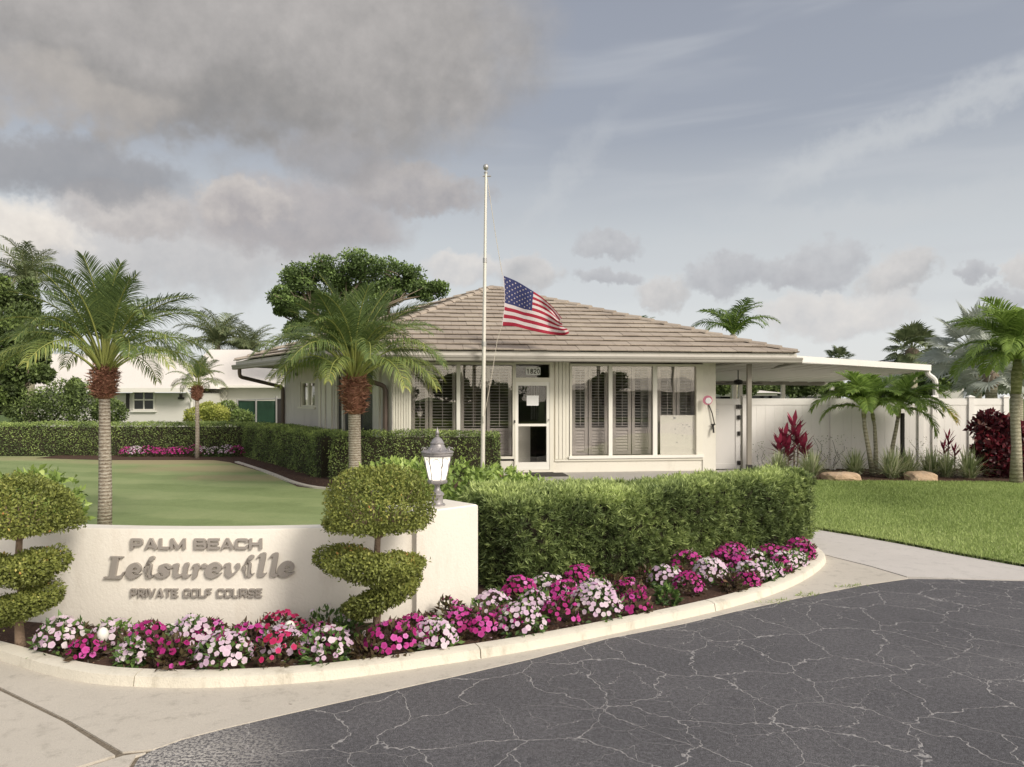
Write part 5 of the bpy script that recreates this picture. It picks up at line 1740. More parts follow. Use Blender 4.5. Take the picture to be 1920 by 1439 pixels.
bluem = surf('flag blue cloth', (0.045, 0.052, 0.155), 0.8, 0.1)
redm = surf('flag red cloth', (0.40, 0.028, 0.055), 0.8, 0.08)
whitem = surf('flag white cloth', (0.74, 0.66, 0.66), 0.8, 0.05)
for mm in (bluem, redm, whitem):
    t_ = NT(mm.node_tree); bb = [n for n in t_.n if n.type == 'BSDF_PRINCIPLED'][0]; oo = [n for n in t_.n if n.type == 'OUTPUT_MATERIAL'][0]
    tl = t_.new('ShaderNodeBsdfTranslucent'); t_.link(bb.inputs['Base Color'].links[0].from_socket, tl.inputs[0])
    mx = t_.new('ShaderNodeMixShader'); mx.inputs[0].default_value = .3
    t_.link(bb.outputs[0], mx.inputs[1]); t_.link(tl.outputs[0], mx.inputs[2]); t_.link(mx.outputs[0], oo.inputs[0])
def flag_pt(u, v):
    """u: hoist to fly, v: top to bottom"""
    # outline read as a hanging, windblown sheet: (px, py) edges
    top = [(943, 517), (967, 527), (991, 541), (1014, 556), (1031, 571), (1043, 585), (1052, 597)]
    bot = [(941, 611), (963, 612), (988, 618), (1014, 624), (1038, 628), (1058, 629), (1069, 625)]
    def cr_(a, u_):
        x = u_ * (len(a) - 1); i = min(int(x), len(a) - 2); f_ = x - i
        p0 = a[max(i - 1, 0)]; p1 = a[i]; p2 = a[i + 1]; p3 = a[min(i + 2, len(a) - 1)]
        return tuple(.5 * ((2 * p1[k]) + (-p0[k] + p2[k]) * f_ + (2 * p0[k] - 5 * p1[k] + 4 * p2[k] - p3[k]) * f_ ** 2 + (-p0[k] + 3 * p1[k] - 3 * p2[k] + p3[k]) * f_ ** 3) for k in (0, 1))
    T_, B_ = cr_(top, u), cr_(bot, u)
    # upper fly corner collapses: bunch the rows towards the top there
    vv = v ** (1 + .75 * max(0, u - .3)) if u > .3 else v
    x = T_[0] + (B_[0] - T_[0]) * vv + (4 * math.sin(math.pi * v) if u < .1 else 0) * (1 - u * 10)
    y = T_[1] + (B_[1] - T_[1]) * vv
    x += -4.5 * math.sin(math.pi * v) * u + 5 * math.sin(5 * v * math.pi + 1) * max(0, u - .6)
    y += 2.2 * math.sin(u * 7.5 + v * 2.0) * math.sin(math.pi * min(1, v * 1.1)) * min(1, u * 3)
    dep = .09 * math.sin(u * 9.5 + v * 2.4) * min(1, u * 3) + .11 * max(0, u - .45) * math.sin(v * 14 + u * 6) + .05 * math.sin(u * 17 - v * 4) * u
    return px_at(x, y, FPY + dep)
NU, NV = 60, 52
fl = MB()
fl.v = [tuple(flag_pt(i / NU, j / NV)) for j in range(NV + 1) for i in range(NU + 1)]
for j in range(NV):
    for i in range(NU):
        a = j * (NU + 1) + i
        fl.f.append((a, a + 1, a + NU + 2, a + NU + 1))
        st = j * 13 // NV
        fl.k.append(2 if i == 0 else 0 if (st < 7 and i < NU * .4) else (1 if st % 2 == 0 else 2))
fo = fl.build('flag', [bluem, redm, whitem], None, smooth='all')
tag(fo, 'red, white and blue flag with stars and stripes flying at half mast', 'flag')
stv = MB()
for r_ in range(9):
    for c_ in range(6 if r_ % 2 == 0 else 5):
        u0 = (.4 / 12) * (1 + 2 * c_ + (r_ % 2)); v0 = (7 / 13 / 10) * (r_ + 1)
        for sgn in (-1, 1):
            pts = []
            for k in range(10):
                rr = .0185 if k % 2 == 0 else .0082
                a = math.pi * k / 5
                p = flag_pt(min(max(u0 + rr * .62 * math.sin(a), .004), .399), v0 - rr * 1.15 * math.cos(a)); pts.append(p + Vector((0, .004 * sgn, 0)))
            cc = flag_pt(u0, v0) + Vector((0, .006 * sgn, 0))
            stv.add([tuple(cc)] + [tuple(p) for p in pts], [(0, i + 1, (i + 1) % 10 + 1) for i in range(10)])
so_ = stv.build('stars', whitem, fo, local=True); so_['kind'] = 'stuff'

# ------------------------------------------------------------------ hedges
hedge('clipped_hedge', 'long tall clipped hedge of fine feathery leaves standing behind the front flower bed',
      [(-0.22, 6.47), (0.85, 7.2), (2.0, 8.0), (3.30, 8.98)], .84, .765, 0.04, podo, 1050, .064, .012, 'sprig', lump=.08, topgreen=.34)
hedge('clipped_hedge', 'far box hedge along the back of the striped lawn',
      [(-24, 21.6), (-13, 21.45), (-7.4, 21.3)], .7, .95, 0.02, ficus, 1100, .048, .026, lump=.05)
hedge('clipped_hedge', 'dark hedge slanting from the back lawn corner towards the clubhouse',
      [(-7.35, 21.2), (-5.4, 18.2), (-3.75, 15.5)], .75, .97, 0.02, ficus, 1300, .044, .024, lump=.05)
hedge('clipped_hedge', 'loose hedge under the left clubhouse windows ending at the screen door',
      [(-3.7, 15.15), (-1.8, 15.1), (-0.25, 15.2)], .6, .99, 0.02, ficus, 1200, .042, .024, lump=.06)

# ------------------------------------------------------------------ shrubs
def shrub(name, label, cat, blobs, m_, n_each, L, W, base=.42, trunk=None, group=None, shell=.35, vary=.14, noise_=.14, core=True):
    c0 = blobs[0][0]
    root = empty(name, (c0[0], c0[1], 0), label, cat, group)
    ps = []
    for c_, r_ in blobs:
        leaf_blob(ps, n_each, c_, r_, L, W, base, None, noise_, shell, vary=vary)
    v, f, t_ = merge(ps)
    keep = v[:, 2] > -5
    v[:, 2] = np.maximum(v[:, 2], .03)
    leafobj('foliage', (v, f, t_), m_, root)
    st_ = MB()
    for c_, r_ in blobs:
        for k in range(4):
            d_ = rand_dir(1)[0]
            p1 = Vector(c_) + Vector(d_ * np.array(r_) * .7)
            st_.tube([(c0[0], c0[1], 0.0), ((c0[0] + p1.x) / 2, (c0[1] + p1.y) / 2, p1.z * .55), tuple(p1)], [.022, .014, .006], 5)
    st_.build('branches', twigcorem if m_ is not topil else topitrunk, root)
    return root
shrub('broad_leaf_shrub', 'light green broad leaved shrub just behind the lantern pillar', 'shrub',
      [((-0.55, 7.6, .55), (.5, .5, .47)), ((-1.05, 7.7, .62), (.45, .45, .40)), ((-0.15, 8.2, .50), (.45, .45, .42)), ((.15, 8.1, .42), (.42, .4, .40)), ((-1.35, 8.1, .55), (.4, .4, .45))], broad, 1500, .085, .042, .52)
shrub('broad_leaf_shrub', 'light green broad leaved shrub behind the left end of the sign wall', 'shrub',
      [((-4.9, 6.35, .60), (.55, .5, .46)), ((-4.32, 6.6, .60), (.46, .4, .42)), ((-4.06, 6.45, .38), (.26, .3, .36)), ((-5.5, 6.6, .6), (.5, .5, .46))], broad, 1900, .075, .045, .50)

# ------------------------------------------------------------------ topiaries
def helix_pts(c_, r0, r1, z0, z1, a0, a1, n, thick0, thick1, flat=.55):
    f_ = rng.uniform(0, 1, n); a = a0 + (a1 - a0) * f_
    rr = r0 + (r1 - r0) * f_; zz = z0 + (z1 - z0) * f_; th = thick0 + (thick1 - thick0) * f_
    ph = rng.uniform(0, 2 * np.pi, n)
    shell = 1 - rng.beta(1, 2.0, n) * .75
    # cross-section: flattened oval sitting between trunk and outer radius
    cr = np.cos(ph); sr = np.sin(ph)
    cen = rr * .55
    P = np.stack([c_[0] + np.cos(a) * (cen + cr * rr * .50 * shell), c_[1] + np.sin(a) * (cen + cr * rr * .50 * shell), zz + sr * th * shell], 1)
    N = unit(np.stack([np.cos(a) * cr, np.sin(a) * cr, sr * 1.1], 1))
    endcap = np.zeros(n)
    P += N * (fbm(P, 7, 0, 12) * .042)[:, None]
    P += N * (rng.uniform(0, .035, n) * (rng.uniform(size=n) < .035))[:, None]
    return P, N, shell
def topiary(label, cx, cy, top, tiers, s=1.0):
    root = empty('spiral_topiary', (cx, cy, .05), label, 'topiary', 'topiaries in front of the sign wall')
    ps = []
    (tz, trx, trz) = top
    leaf_blob(ps, int(15000 * s), (cx, cy, tz), (trx, trx, trz), .023, .013, .46, .22, .13, .34, vary=.15, topk=.12)
    for (r0, r1, z0, z1, a0, a1, t0, t1, n) in tiers:
        P, N, sh = helix_pts((cx, cy), r0, r1, z0, z1, R(a0), R(a1), int(n * s), t0, t1)
        D = unit(N * .6 + [0, 0, .2] + rand_dir(len(P)) * .85)
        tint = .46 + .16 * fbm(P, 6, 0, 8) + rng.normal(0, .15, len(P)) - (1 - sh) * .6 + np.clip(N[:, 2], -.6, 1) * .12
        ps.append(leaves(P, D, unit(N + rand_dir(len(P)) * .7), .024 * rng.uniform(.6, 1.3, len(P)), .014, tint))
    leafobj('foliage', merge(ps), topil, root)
    # dark inner twigs of the cloud
    q = MB()
    for k in range(26):
        a = random.uniform(0, 6.28); rr = trx * random.uniform(.4, .8)
        q.tube([(cx, cy, tz - trz * .55), (cx + math.cos(a) * rr * .5, cy + math.sin(a) * rr * .5, tz - trz * .2), (cx + math.cos(a) * rr, cy + math.sin(a) * rr, tz + random.uniform(-.2, .55) * trz)], [.010, .007, .003], 5)
    for (r0, r1, z0, z1, a0, a1, t0, t1, n) in tiers:
        for k in range(22):
            f_ = (k + .5) / 22; a = R(a0 + (a1 - a0) * f_); rr = (r0 + (r1 - r0) * f_) * .8; z = z0 + (z1 - z0) * f_
            q.tube([(cx, cy, z - .05), (cx + math.cos(a) * rr * .5, cy + math.sin(a) * rr * .5, z - .01), (cx + math.cos(a) * rr, cy + math.sin(a) * rr, z)], [.009, .006, .003], 4)
    q.build('branches', topitrunk, root)
    MB().tube([(cx + .01, cy, .0), (cx - .008, cy + .01, .2), (cx + .012, cy, .42), (cx - .006, cy, .62), (cx + .006, cy, tz - trz * .2)], [.036, .026, .023, .022, .018], 10).build('trunk', topitrunk, root, smooth='all')
    return root
T1Y = 4.95
t1x = (708 - 960) / FPX * T1Y
topiary('right spiral topiary with a dome top standing before the pillar', t1x, T1Y, (.925, .365, .32),
        [(.41, .32, .63, .575, 165, 382, .080, .078, 16000), (.30, .235, .49, .30, 372, 195, .068, .085, 9500)])
t2x = (36 - 960) / FPX * 4.9
topiary('left spiral topiary cut by the edge of the view', t2x, 4.9, (.90, .35, .28),
        [(.30, .25, .61, .55, 395, 175, .092, .088, 12500), (.255, .235, .38, .29, 400, 185, .088, .095, 10500)], .95)

# ------------------------------------------------------------------ impatiens
def flower_mesh_parts(P, N, rad, tint):
    """five-petalled discs"""
    n = len(P)
    U = unit(np.cross(N, rand_dir(n))); Vv = np.cross(N, U)
    k = 10
    ang = np.arange(k) * 2 * np.pi / k
    rr = np.where(np.arange(k) % 2 == 0, 1.0, .88)
    rim = P[:, None, :] + (U[:, None, :] * np.cos(ang)[None, :, None] + Vv[:, None, :] * np.sin(ang)[None, :, None]) * (rad[:, None] * rr[None])[..., None] + N[:, None, :] * (rad * .12)[:, None, None] * (np.arange(k) % 2 == 0)[None, :, None]
    v = np.concatenate([P[:, None, :], rim], 1).reshape(-1, 3)
    i = np.arange(n)[:, None] * (k + 1)
    f = np.stack([np.concatenate([i, i + 1 + j, i + 1 + (j + 1) % k], 1) for j in range(k)], 1).reshape(-1, 3)
    tt = np.repeat(tint, k + 1).reshape(n, k + 1); tt[:, 0] -= .25
    return v, f, tt.ravel()
COL = {'W': (palepink, bedleaf, 'pale pink'), 'M': (magenta, bronze, 'magenta'), 'C': (crimson, bronze, 'crimson'), 'D': (magenta, bronze, 'few magenta'), 'G': (palepink, bedleaf, 'few white')}
def impatiens(x, y, rpx, code, label, group, yz=.13, dens=1.0):
    gx, gy = px_ground(x, y, yz)
    r_ = rpx * gy / FPX
    pet, lf, nm = COL[code]
    if gy < 9.5:
        for _ in range(40):
            if min(math.dist((gx, gy), k) for k in KS) > .125 + r_ * .62: break
            gy += .015; gx -= .004
    root = empty('impatiens', (gx, gy, .05), label, 'flowering plant', group)
    h_ = max(.13, r_ * 1.15) * random.uniform(.78, 1.12)
    n = int(230 * dens)
    P, N, rad = blob_points(n, (gx, gy, .05 + h_ * .30), (r_, r_, h_ * .85), None, .16, 3, .5)
    P[:, 2] = np.maximum(P[:, 2], .055)
    D = unit(N * .7 + [0, 0, .15] + rand_dir(n) * .6)
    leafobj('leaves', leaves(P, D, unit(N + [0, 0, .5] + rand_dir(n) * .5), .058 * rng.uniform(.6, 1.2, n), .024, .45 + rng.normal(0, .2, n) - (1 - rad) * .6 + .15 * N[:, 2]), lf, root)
    nf = {'W': 54, 'M': 46, 'C': 34, 'D': 7, 'G': 10}[code]
    nf = int(nf * dens * (r_ / .15) ** 1.3 * random.uniform(.75, 1.3))
    # spread blossoms by rejection so they sit side by side
    Q = []
    tries = 0
    while len(Q) < nf and tries < nf * 14:
        tries += 1
        d_ = rand_dir(1)[0]; d_[2] = abs(d_[2]) * 1.1 + .05
        if d_[1] > .55 and d_[2] < .6: continue
        d_ = d_ / np.linalg.norm(d_)
        p_ = np.array([gx, gy, .05 + h_ * .32]) + d_ * np.array([r_, r_, h_ * .88]) * random.uniform(.98, 1.12)
        if p_[2] < .07: continue
        if all(np.linalg.norm(p_ - q_[0]) > .031 for q_ in Q): Q.append((p_, d_))
    if Q:
        Pq = np.array([a for a, b in Q]); Nq = unit(np.array([b for a, b in Q]) + [0, -.35, .25] + rand_dir(len(Q)) * .25)
        tt = .5 + rng.normal(0, .22, len(Q)) + fbm(Pq, 8, 0, 6) * .2
        o_ = leafobj('blossoms', flower_mesh_parts(Pq, Nq, .0225 * rng.uniform(.62, 1.12, len(Q)), tt), pet, root); o_['kind'] = 'stuff'
    return root
BED = [  # px, py, radius px, colour
 (97, 1213, 40, 'W'), (140, 1190, 27, 'D'), (155, 1220, 30, 'M'), (212, 1187, 36, 'W'), (247, 1222, 24, 'W'), (275, 1195, 36, 'M'), (307, 1215, 30, 'D'), (318, 1246, 30, 'M'),
 (358, 1195, 36, 'W'), (392, 1186, 30, 'M'), (417, 1233, 47, 'W'), (462, 1202, 34, 'M'), (527, 1180, 40, 'C'), (530, 1205, 36, 'W'), (520, 1238, 40, 'C'), (612, 1222, 43, 'W'), (597, 1192, 36, 'M'), (612, 1173, 38, 'G'),
 (655, 1180, 34, 'G'), (737, 1210, 45, 'M'), (690, 1212, 26, 'D'), (820, 1203, 40, 'W'), (775, 1183, 34, 'M'), (808, 1175, 30, 'M'), (842, 1150, 30, 'D'), (862, 1168, 30, 'M'), (907, 1170, 36, 'M'), (922, 1143, 36, 'W'),
 (983, 1172, 40, 'W'), (948, 1160, 26, 'M'), (975, 1113, 30, 'M'), (1027, 1105, 34, 'W'), (1002, 1135, 30, 'W'), (1050, 1152, 32, 'M'), (1058, 1118, 32, 'M'), (1117, 1140, 44, 'W'), (1087, 1092, 30, 'M'), (1118, 1108, 30, 'W'),
 (1150, 1095, 22, 'D'), (1178, 1102, 28, 'M'), (1190, 1130, 28, 'M'), (1215, 1078, 22, 'D'), (1248, 1082, 30, 'W'), (1252, 1112, 18, 'G'), (1288, 1062, 28, 'M'), (1290, 1095, 26, 'M'), (1333, 1076, 30, 'W'), (1374, 1040, 26, 'M'),
 (1352, 1052, 22, 'M'), (1405, 1073, 28, 'W'), (1390, 1056, 22, 'M'), (1424, 1092, 22, 'M'), (1384, 1096, 20, 'D'), (1413, 1050, 22, 'W'), (1445, 1046, 24, 'M'), (1455, 1070, 22, 'W'), (1470, 1055, 22, 'W'), (1500, 1030, 24, 'M'), (1478, 1035, 20, 'M'), (1530, 1044, 20, 'M'), (1514, 1054, 20, 'W'), (1487, 1070, 20, 'M'), (1462, 1084, 18, 'W')]
lookw = {'W': 'pale pink', 'M': 'magenta', 'C': 'crimson red', 'D': 'bronze leaved, hardly flowering', 'G': 'sparsely white flowered'}
def where(x, y):
    if x < 170: return 'beside the left topiary'
    if x < 470: return 'below the lettering of the sign wall'
    if x < 660: return 'left of the right topiary'
    if x < 780: return 'at the foot of the right topiary'
    if x < 900: return 'in front of the pillar'
    if x < 1130: return 'at the near end of the tall hedge'
    if x < 1350: return 'at the middle of the tall hedge'
    return 'at the far end of the tall hedge'
cnt = {}
for x, y, r_, c_ in BED:
    w_ = where(x, y); cnt.setdefault((w_, c_), []).append((x, y))
for x, y, r_, c_ in BED:
    w_ = where(x, y); lst = sorted(cnt[(w_, c_)])
    i = lst.index((x, y)); n_ = len(lst)
    ordn = '' if n_ == 1 else ('leftmost ' if i == 0 else 'rightmost ' if i == n_ - 1 else {1: 'second ', 2: 'third ', 3: 'fourth ', 4: 'fifth ', 5: 'sixth ', 6: 'seventh '}.get(i, 'eighth ') )
    impatiens(x, y, r_ * 1.06, c_, f"{ordn}{lookw[c_]} impatiens clump {w_}", 'impatiens in the front bed')
Pf = []
for _ in range(170):
    x_, y_, r__, c_ = random.choice(BED)
    gx, gy = px_ground(x_ + random.gauss(0, 25), y_ + 14 + random.gauss(0, 12), .055)
    if min(math.dist((gx, gy), k) for k in KS) > .13: Pf.append((gx, gy + .03, .060))
Pf = np.array(Pf)
tag(leafobj('fallen_petals', leaves(Pf, unit(rand_dir(len(Pf)) * [1, 1, .1]), unit(rand_dir(len(Pf)) * .3 + [0, 0, 1]), .022, .018, rng.uniform(.2, 1, len(Pf)), .1, .5), palepink, None), 'pale petals fallen on the mulch', kind='stuff')
# far rows at the back hedge, and by the entrance
ORD = ['first', 'second', 'third', 'fourth', 'fifth', 'sixth', 'seventh', 'eighth', 'ninth', 'tenth', 'eleventh', 'twelfth']
for row, yy in ((0, 856), (1, 850), (2, 845)):
    for i in range(11 - row):
        x = 236 + row * 16 + i * 21 + random.uniform(-4, 4)
        c_ = random.choice('MWMWM')
        gx, gy = px_ground(x, yy)
        impatiens(x, yy - 6, 14, c_, ('front', 'middle', 'back')[row] + ' row ' + {'M': 'magenta', 'W': 'pale pink'}[c_] + ' impatiens of the far bed, ' + ORD[i] + ' from the left', 'impatiens in the far bed', yz=.13, dens=.8)
for x, y, c_, lb in ((935, 899, 'M', 'crimson impatiens by the flagpole foot'), (952, 905, 'W', 'pale pink impatiens beyond the light shrub'), (975, 902, 'W', 'pale impatiens nearest the entrance mat'), (962, 912, 'D', 'dark leaved impatiens before the entrance'), (990, 912, 'D', 'dark leaved impatiens at the patio edge'), (1012, 910, 'W', 'small pale impatiens at the patio edge')):
    impatiens(x, y, 15, c_, lb, 'impatiens by the entrance', dens=.8)

# ------------------------------------------------------------------ palms
def frond_mesh(name, length, el0, droop, n_l, ll, lw, m_, hang=.35, twist=0.0, start=.14, fwd=.55, seed=0, tintb=.45, rach=.010, curl=0.0, vee=.25):
    rs = np.random.default_rng(seed)
    N_ = 28
    t_ = np.linspace(0, 1, N_)
    elv = el0 - droop * t_ ** 1.25
    dl = length / (N_ - 1)
    x = np.concatenate([[0], np.cumsum(np.cos(elv[:-1]) * dl)]); z = np.concatenate([[0], np.cumsum(np.sin(elv[:-1]) * dl)])
    y = np.sin(t_ * 2) * curl * length * t_
    ctr = np.stack([x, y, z], 1)
    tang = unit(np.gradient(ctr, axis=0))
    vs, fs3, tt = [], [], []
    q = MB(); q.tube([tuple(p) for p in ctr], [rach * (1.25 - f_) + .0015 for f_ in t_], 5, cap=False)
    base_v = np.array(q.v); bf = np.array([[a, b, c_] for a, b, c_, d_ in q.f] + [[a, c_, d_] for a, b, c_, d_ in q.f])
    vs.append(base_v); fs3.append(bf); tt.append(np.full(len(base_v), .82)); off = len(base_v)
    for sd in (-1, 1):
        for i in range(n_l):
            f_ = start + (1 - start) * (i + rs.uniform(-.3, .3)) / n_l
            f_ = min(max(f_, 0), .999)
            k = f_ * (N_ - 1); k0 = int(k); a = k - k0
            p = ctr[k0] * (1 - a) + ctr[min(k0 + 1, N_ - 1)] * a; tg = tang[k0]
            side = np.array([0, sd, 0.0]); up = np.cross(tg, [0, 1.0, 0]); up = up if up[2] > 0 else -up
            g_ = (f_ - start) / (1 - start)
            L_ = ll * (.55 + .5 * math.sin(math.pi * min(1, g_ * .85 + .12))) * (1 - .45 * g_ ** 3) * rs.uniform(.85, 1.1)
            fw = fwd + .35 * g_
            d_ = tg * fw + side * (1 - .25 * g_) + up * (vee + rs.uniform(-.12, .12)) + rs.normal(0, .05, 3)
            d_ = d_ / np.linalg.norm(d_)
            d2 = d_ + np.array([0, 0, -hang]) * (1 + rs.uniform(-.3, .3)); d2 = d2 / np.linalg.norm(d2)
            d3 = d2 + np.array([0, 0, -hang * 1.3]); d3 = d3 / np.linalg.norm(d3)
            wv = np.cross(d_, up); wv = wv / np.linalg.norm(wv) * lw / 2
            p1 = p + d_ * L_ * .38; p2 = p1 + d2 * L_ * .34; p3 = p2 + d3 * L_ * .28
            vs.append(np.array([p - wv * .5, p + wv * .5, p1 + wv, p1 - wv, p2 + wv * .7, p2 - wv * .7, p3]))
            fs3.append(np.array([[0, 1, 2], [0, 2, 3], [3, 2, 4], [3, 4, 5], [5, 4, 6]]) + off); off += 7
            tv = tintb + rs.normal(0, .13) + g_ * twist
            tt.append(np.full(7, tv))
    v = np.concatenate(vs); f = np.concatenate(fs3); tv = np.clip(np.concatenate(tt), 0, 1)
    return np_mesh(name, v, [f], m_, tint=tv)


def put_frond(me, root, p, az_, tilt=0.0, sc_=1.0, roll=0.0):
    o_ = bpy.data.objects.new('frond', me); C.objects.link(o_); o_.parent = root
    o_.location = p; o_.rotation_euler = (roll, tilt, az_); o_.scale = (sc_,) * 3
    return o_


def trunk_part(root, pts, rad, m_, name='trunk', sides=14):
    o_ = MB().tube(pts, rad, sides).build(name, m_, root, smooth='all', local=True)
    return o_


def boots(root, z0, z1, r0, r1, n, m_):
    P = []; D = []
    f_ = rng.uniform(0, 1, n); a = rng.uniform(0, 6.28, n)
    prof = np.sin(np.pi * np.clip(f_ * .78 + .06, 0, 1)) ** .9
    rr = r0 + (r1 - r0) * prof
    rin = rr * rng.uniform(.55, 1.0, n)
    P = np.stack([np.cos(a) * rin, np.sin(a) * rin, z0 + (z1 - z0) * f_], 1)
    N = np.stack([np.cos(a), np.sin(a), np.zeros(n)], 1)
    D = unit(N * .9 + rand_dir(n) * .75 + [0, 0, .35])
    v1 = leaves(P, D, rand_dir(n), r1 * .55 * rng.uniform(.5, 1.4, n), r1 * .10, rng.uniform(0, 1, n) * .8 + .2 * f_, .5)
    D2 = unit(np.cross(N, [0, 0, 1.0]) * np.sign(rng.normal(size=n))[:, None] + rand_dir(n) * .6)
    v2 = leaves(P, D2, N, r1 * .5, r1 * .09, rng.uniform(0, .8, n), .4)
    o_ = leafobj('boots', merge([v1, v2]), m_, root, local=True)
    k = 8
    q = MB(); q.lathe((0, 0, 0), [(r0 * .95, z0 - .03), (r0 + (r1 - r0) * .55, z0 + (z1 - z0) * .3), (r0 + (r1 - r0) * .6, z0 + (z1 - z0) * .6), (r0 * .8, z1)], 12)
    q.build('fibre_sheath', bootm, root, smooth='all', local=True, tint=[.3] * len(q.v))


def date_palm(name, label, loc, H, k, n_f, meshes, seed, group=None, boot=(.36, .115, .20), tr=(.09, .072), upbias=0, rz=0.0, trunk_m=None):
    """k scales the crown; meshes by steepness: list of (max_fraction, mesh)"""
    rs = random.Random(seed)
    root = empty(name, loc, label, 'palm tree', group)
    zb, r0, r1 = boot
    trunk_part(root, [(0, 0, -.03), (.012, 0, H * .25), (.0, .01, H * .6), (0, 0, H)], [tr[0] * 1.12, tr[0], (tr[0] + tr[1]) / 2, tr[1]], trunk_m or trunkgrey)
    boots(root, H - zb, H + .02, r0, r1, 700, bootm)
    for i in range(n_f):
        f_ = i / (n_f - 1)                      # 0 inner upright, 1 outer low
        me = meshes[min(int(f_ * len(meshes)), len(meshes) - 1)]
        a = i * 2.39996 + rs.uniform(-.25, .25) + rz
        rr = .02 + .045 * f_
        put_frond(me, root, (math.cos(a) * rr, math.sin(a) * rr, H + .03 - .10 * f_), a, rs.uniform(-.09, .09), k * rs.uniform(.9, 1.1), rs.uniform(-.3, .3))
    # spear leaves
    for i in range(3):
        put_frond(meshes[0], root, (0, 0, H), rs.uniform(0, 6.28), R(-14), k * .9)
    return root


DP = [frond_mesh('frond', 1.28, R(86), R(42), 54, .31, .0115, frondm, .16, -.1, .30, .75, 1, .40, vee=.3),
      frond_mesh('frond', 1.42, R(80), R(74), 58, .33, .0115, frondm, .30, -.1, .33, .7, 2, .42, vee=.25),
      frond_mesh('frond', 1.48, R(74), R(108), 60, .33, .0115, frondm, .45, 0, .34, .6, 3, .42),
      frond_mesh('frond', 1.45, R(62), R(122), 60, .33, .0115, frondm, .65, .1, .34, .5, 4, .40),
      frond_mesh('frond', 1.38, R(46), R(108), 58, .32, .0115, frondm, .80, .25, .32, .5, 5, .48)]
date_palm('date_palm', 'pygmy date palm with grey trunk left of the lettering behind the sign wall', (-4.96, 9.0, .03), 2.02, .97, 40, DP, 3, boot=(.34, .07, .145), tr=(.076, .058))
date_palm('date_palm', 'pygmy date palm before the clubhouse, rising behind the right topiary', (-2.77, 13.0, .03), 2.0, 1.34, 46, DP, 8, boot=(.60, .11, .215), tr=(.11, .105), rz=1.3)
date_palm('date_palm', 'small thin palm in the far flower bed', (-8.6, 20.2, .03), 1.95, .66, 24, DP, 5, boot=(.34, .07, .14), tr=(.055, .05))

# taller arching palms on the right: broad leaflets
AD = [frond_mesh('frond', 1.25, R(84), R(70), 46, .42, .036, frondg, .20, .0, .16, .55, 11, .46, .016, vee=.35),
      frond_mesh('frond', 1.35, R(66), R(105), 48, .44, .036, frondg, .32, .0, .16, .55, 12, .45, .016),
      frond_mesh('frond', 1.38, R(48), R(118), 48, .44, .036, frondg, .45, .06, .16, .55, 13, .44, .016),
      frond_mesh('frond', 1.30, R(24), R(100), 46, .42, .036, frondg, .50, .12, .16, .55, 14, .45, .016)]
ADY = frond_mesh('frond', 1.38, R(34), R(105), 48, .44, .036, frondg, .45, .75, .16, .55, 15, .42, .016)
def arch_palm(label, pts, rad, fr_list, k, group=None, name='arching_palm', crown=True, trunk_m=None, cshaft=.3, set_=None):
    base = Vector(pts[0]); root = empty(name, base, label, 'palm tree', group)
    loc = [tuple(Vector(p) - base) for p in pts]
    trunk_part(root, loc, rad, trunk_m or trunkring)
    tip = Vector(loc[-1]); dirn = (Vector(loc[-1]) - Vector(loc[-2])).normalized()
    MB().tube([tuple(tip - dirn * .02), tuple(tip + dirn * cshaft * .5), tuple(tip + dirn * cshaft)], [rad[-1] * 1.15, rad[-1] * 1.25, rad[-1] * .6], 12).build('crownshaft', trunkgreen, root, smooth='all', local=True)
    tp_ = tip + dirn * cshaft * .85
    for (az_, mi_, sc_, tl) in fr_list:
        put_frond(ADY if mi_ == 9 else (set_ or AD)[mi_], root, tuple(tp_), R(az_), R(tl), sc_ * k, random.uniform(-.2, .2))
    return root
gp = 'three slim palms in the fence bed'
PYa = 16.0
def PP(x, y, Y=PYa): 
    v_ = px_at(x, y, Y); return (v_.x, v_.y, v_.z)
arch_palm('left stem of the palm trio, leaning left, with low dark arching fronds', [(px_at(1637, 0, 15.7).x, 15.7, .03), PP(1629, 845, 15.7), PP(1621, 800, 15.7), PP(1620, 782, 15.7)], [.062, .047, .042, .038],
          [(178, 2, 1.1, 0), (195, 1, 1.05, 0), (160, 3, .9, 0), (120, 1, .9, 0), (250, 2, .9, 0), (60, 0, .9, 0), (300, 1, .85, 0), (20, 1, .8, 0), (200, 0, .95, 0), (140, 0, .95, 0), (225, 1, .95, 0), (340, 2, .8, 0)], .86, gp, cshaft=.2)
arch_palm('middle straight stem of the palm trio', [(px_at(1642, 0, 16.0).x, 16.0, .03), PP(1642, 840), PP(1640, 800), PP(1638, 788)], [.058, .042, .036, .034],
          [(150, 1, .95, 0), (90, 0, .95, 0), (30, 1, .9, 0), (210, 1, 1.0, 0), (270, 2, .9, 0), (330, 1, .9, 0), (0, 0, .9, 0), (180, 0, .95, 0), (240, 0, .9, 0), (300, 2, .85, 0), (60, 1, .9, 0), (120, 0, .9, 0)], .88, gp, cshaft=.22)
arch_palm('right stem of the palm trio, leaning right, one frond tip yellow', [(px_at(1668, 0, 16.0).x, 16.0, .03), PP(1671, 850), PP(1680, 805), PP(1684, 782)], [.058, .045, .038, .036],
          [(-8, 9, 1.12, 4), (8, 1, 1.1, 8), (350, 3, .85, -8), (45, 1, .8, 0), (90, 0, .8, 0), (140, 1, .8, 0), (200, 1, .8, 0), (270, 2, .9, 0), (310, 2, .9, 0), (240, 1, .8, 0), (20, 0, .8, 0), (0, 0, .85, 10), (330, 1, 1.0, 0), (300, 0, .9, 0), (70, 1, .85, 0), (170, 2, .8, 0), (355, 3, .95, 20)], .88, gp, cshaft=.22)
sk = px_at(1692, 0, 16.1)
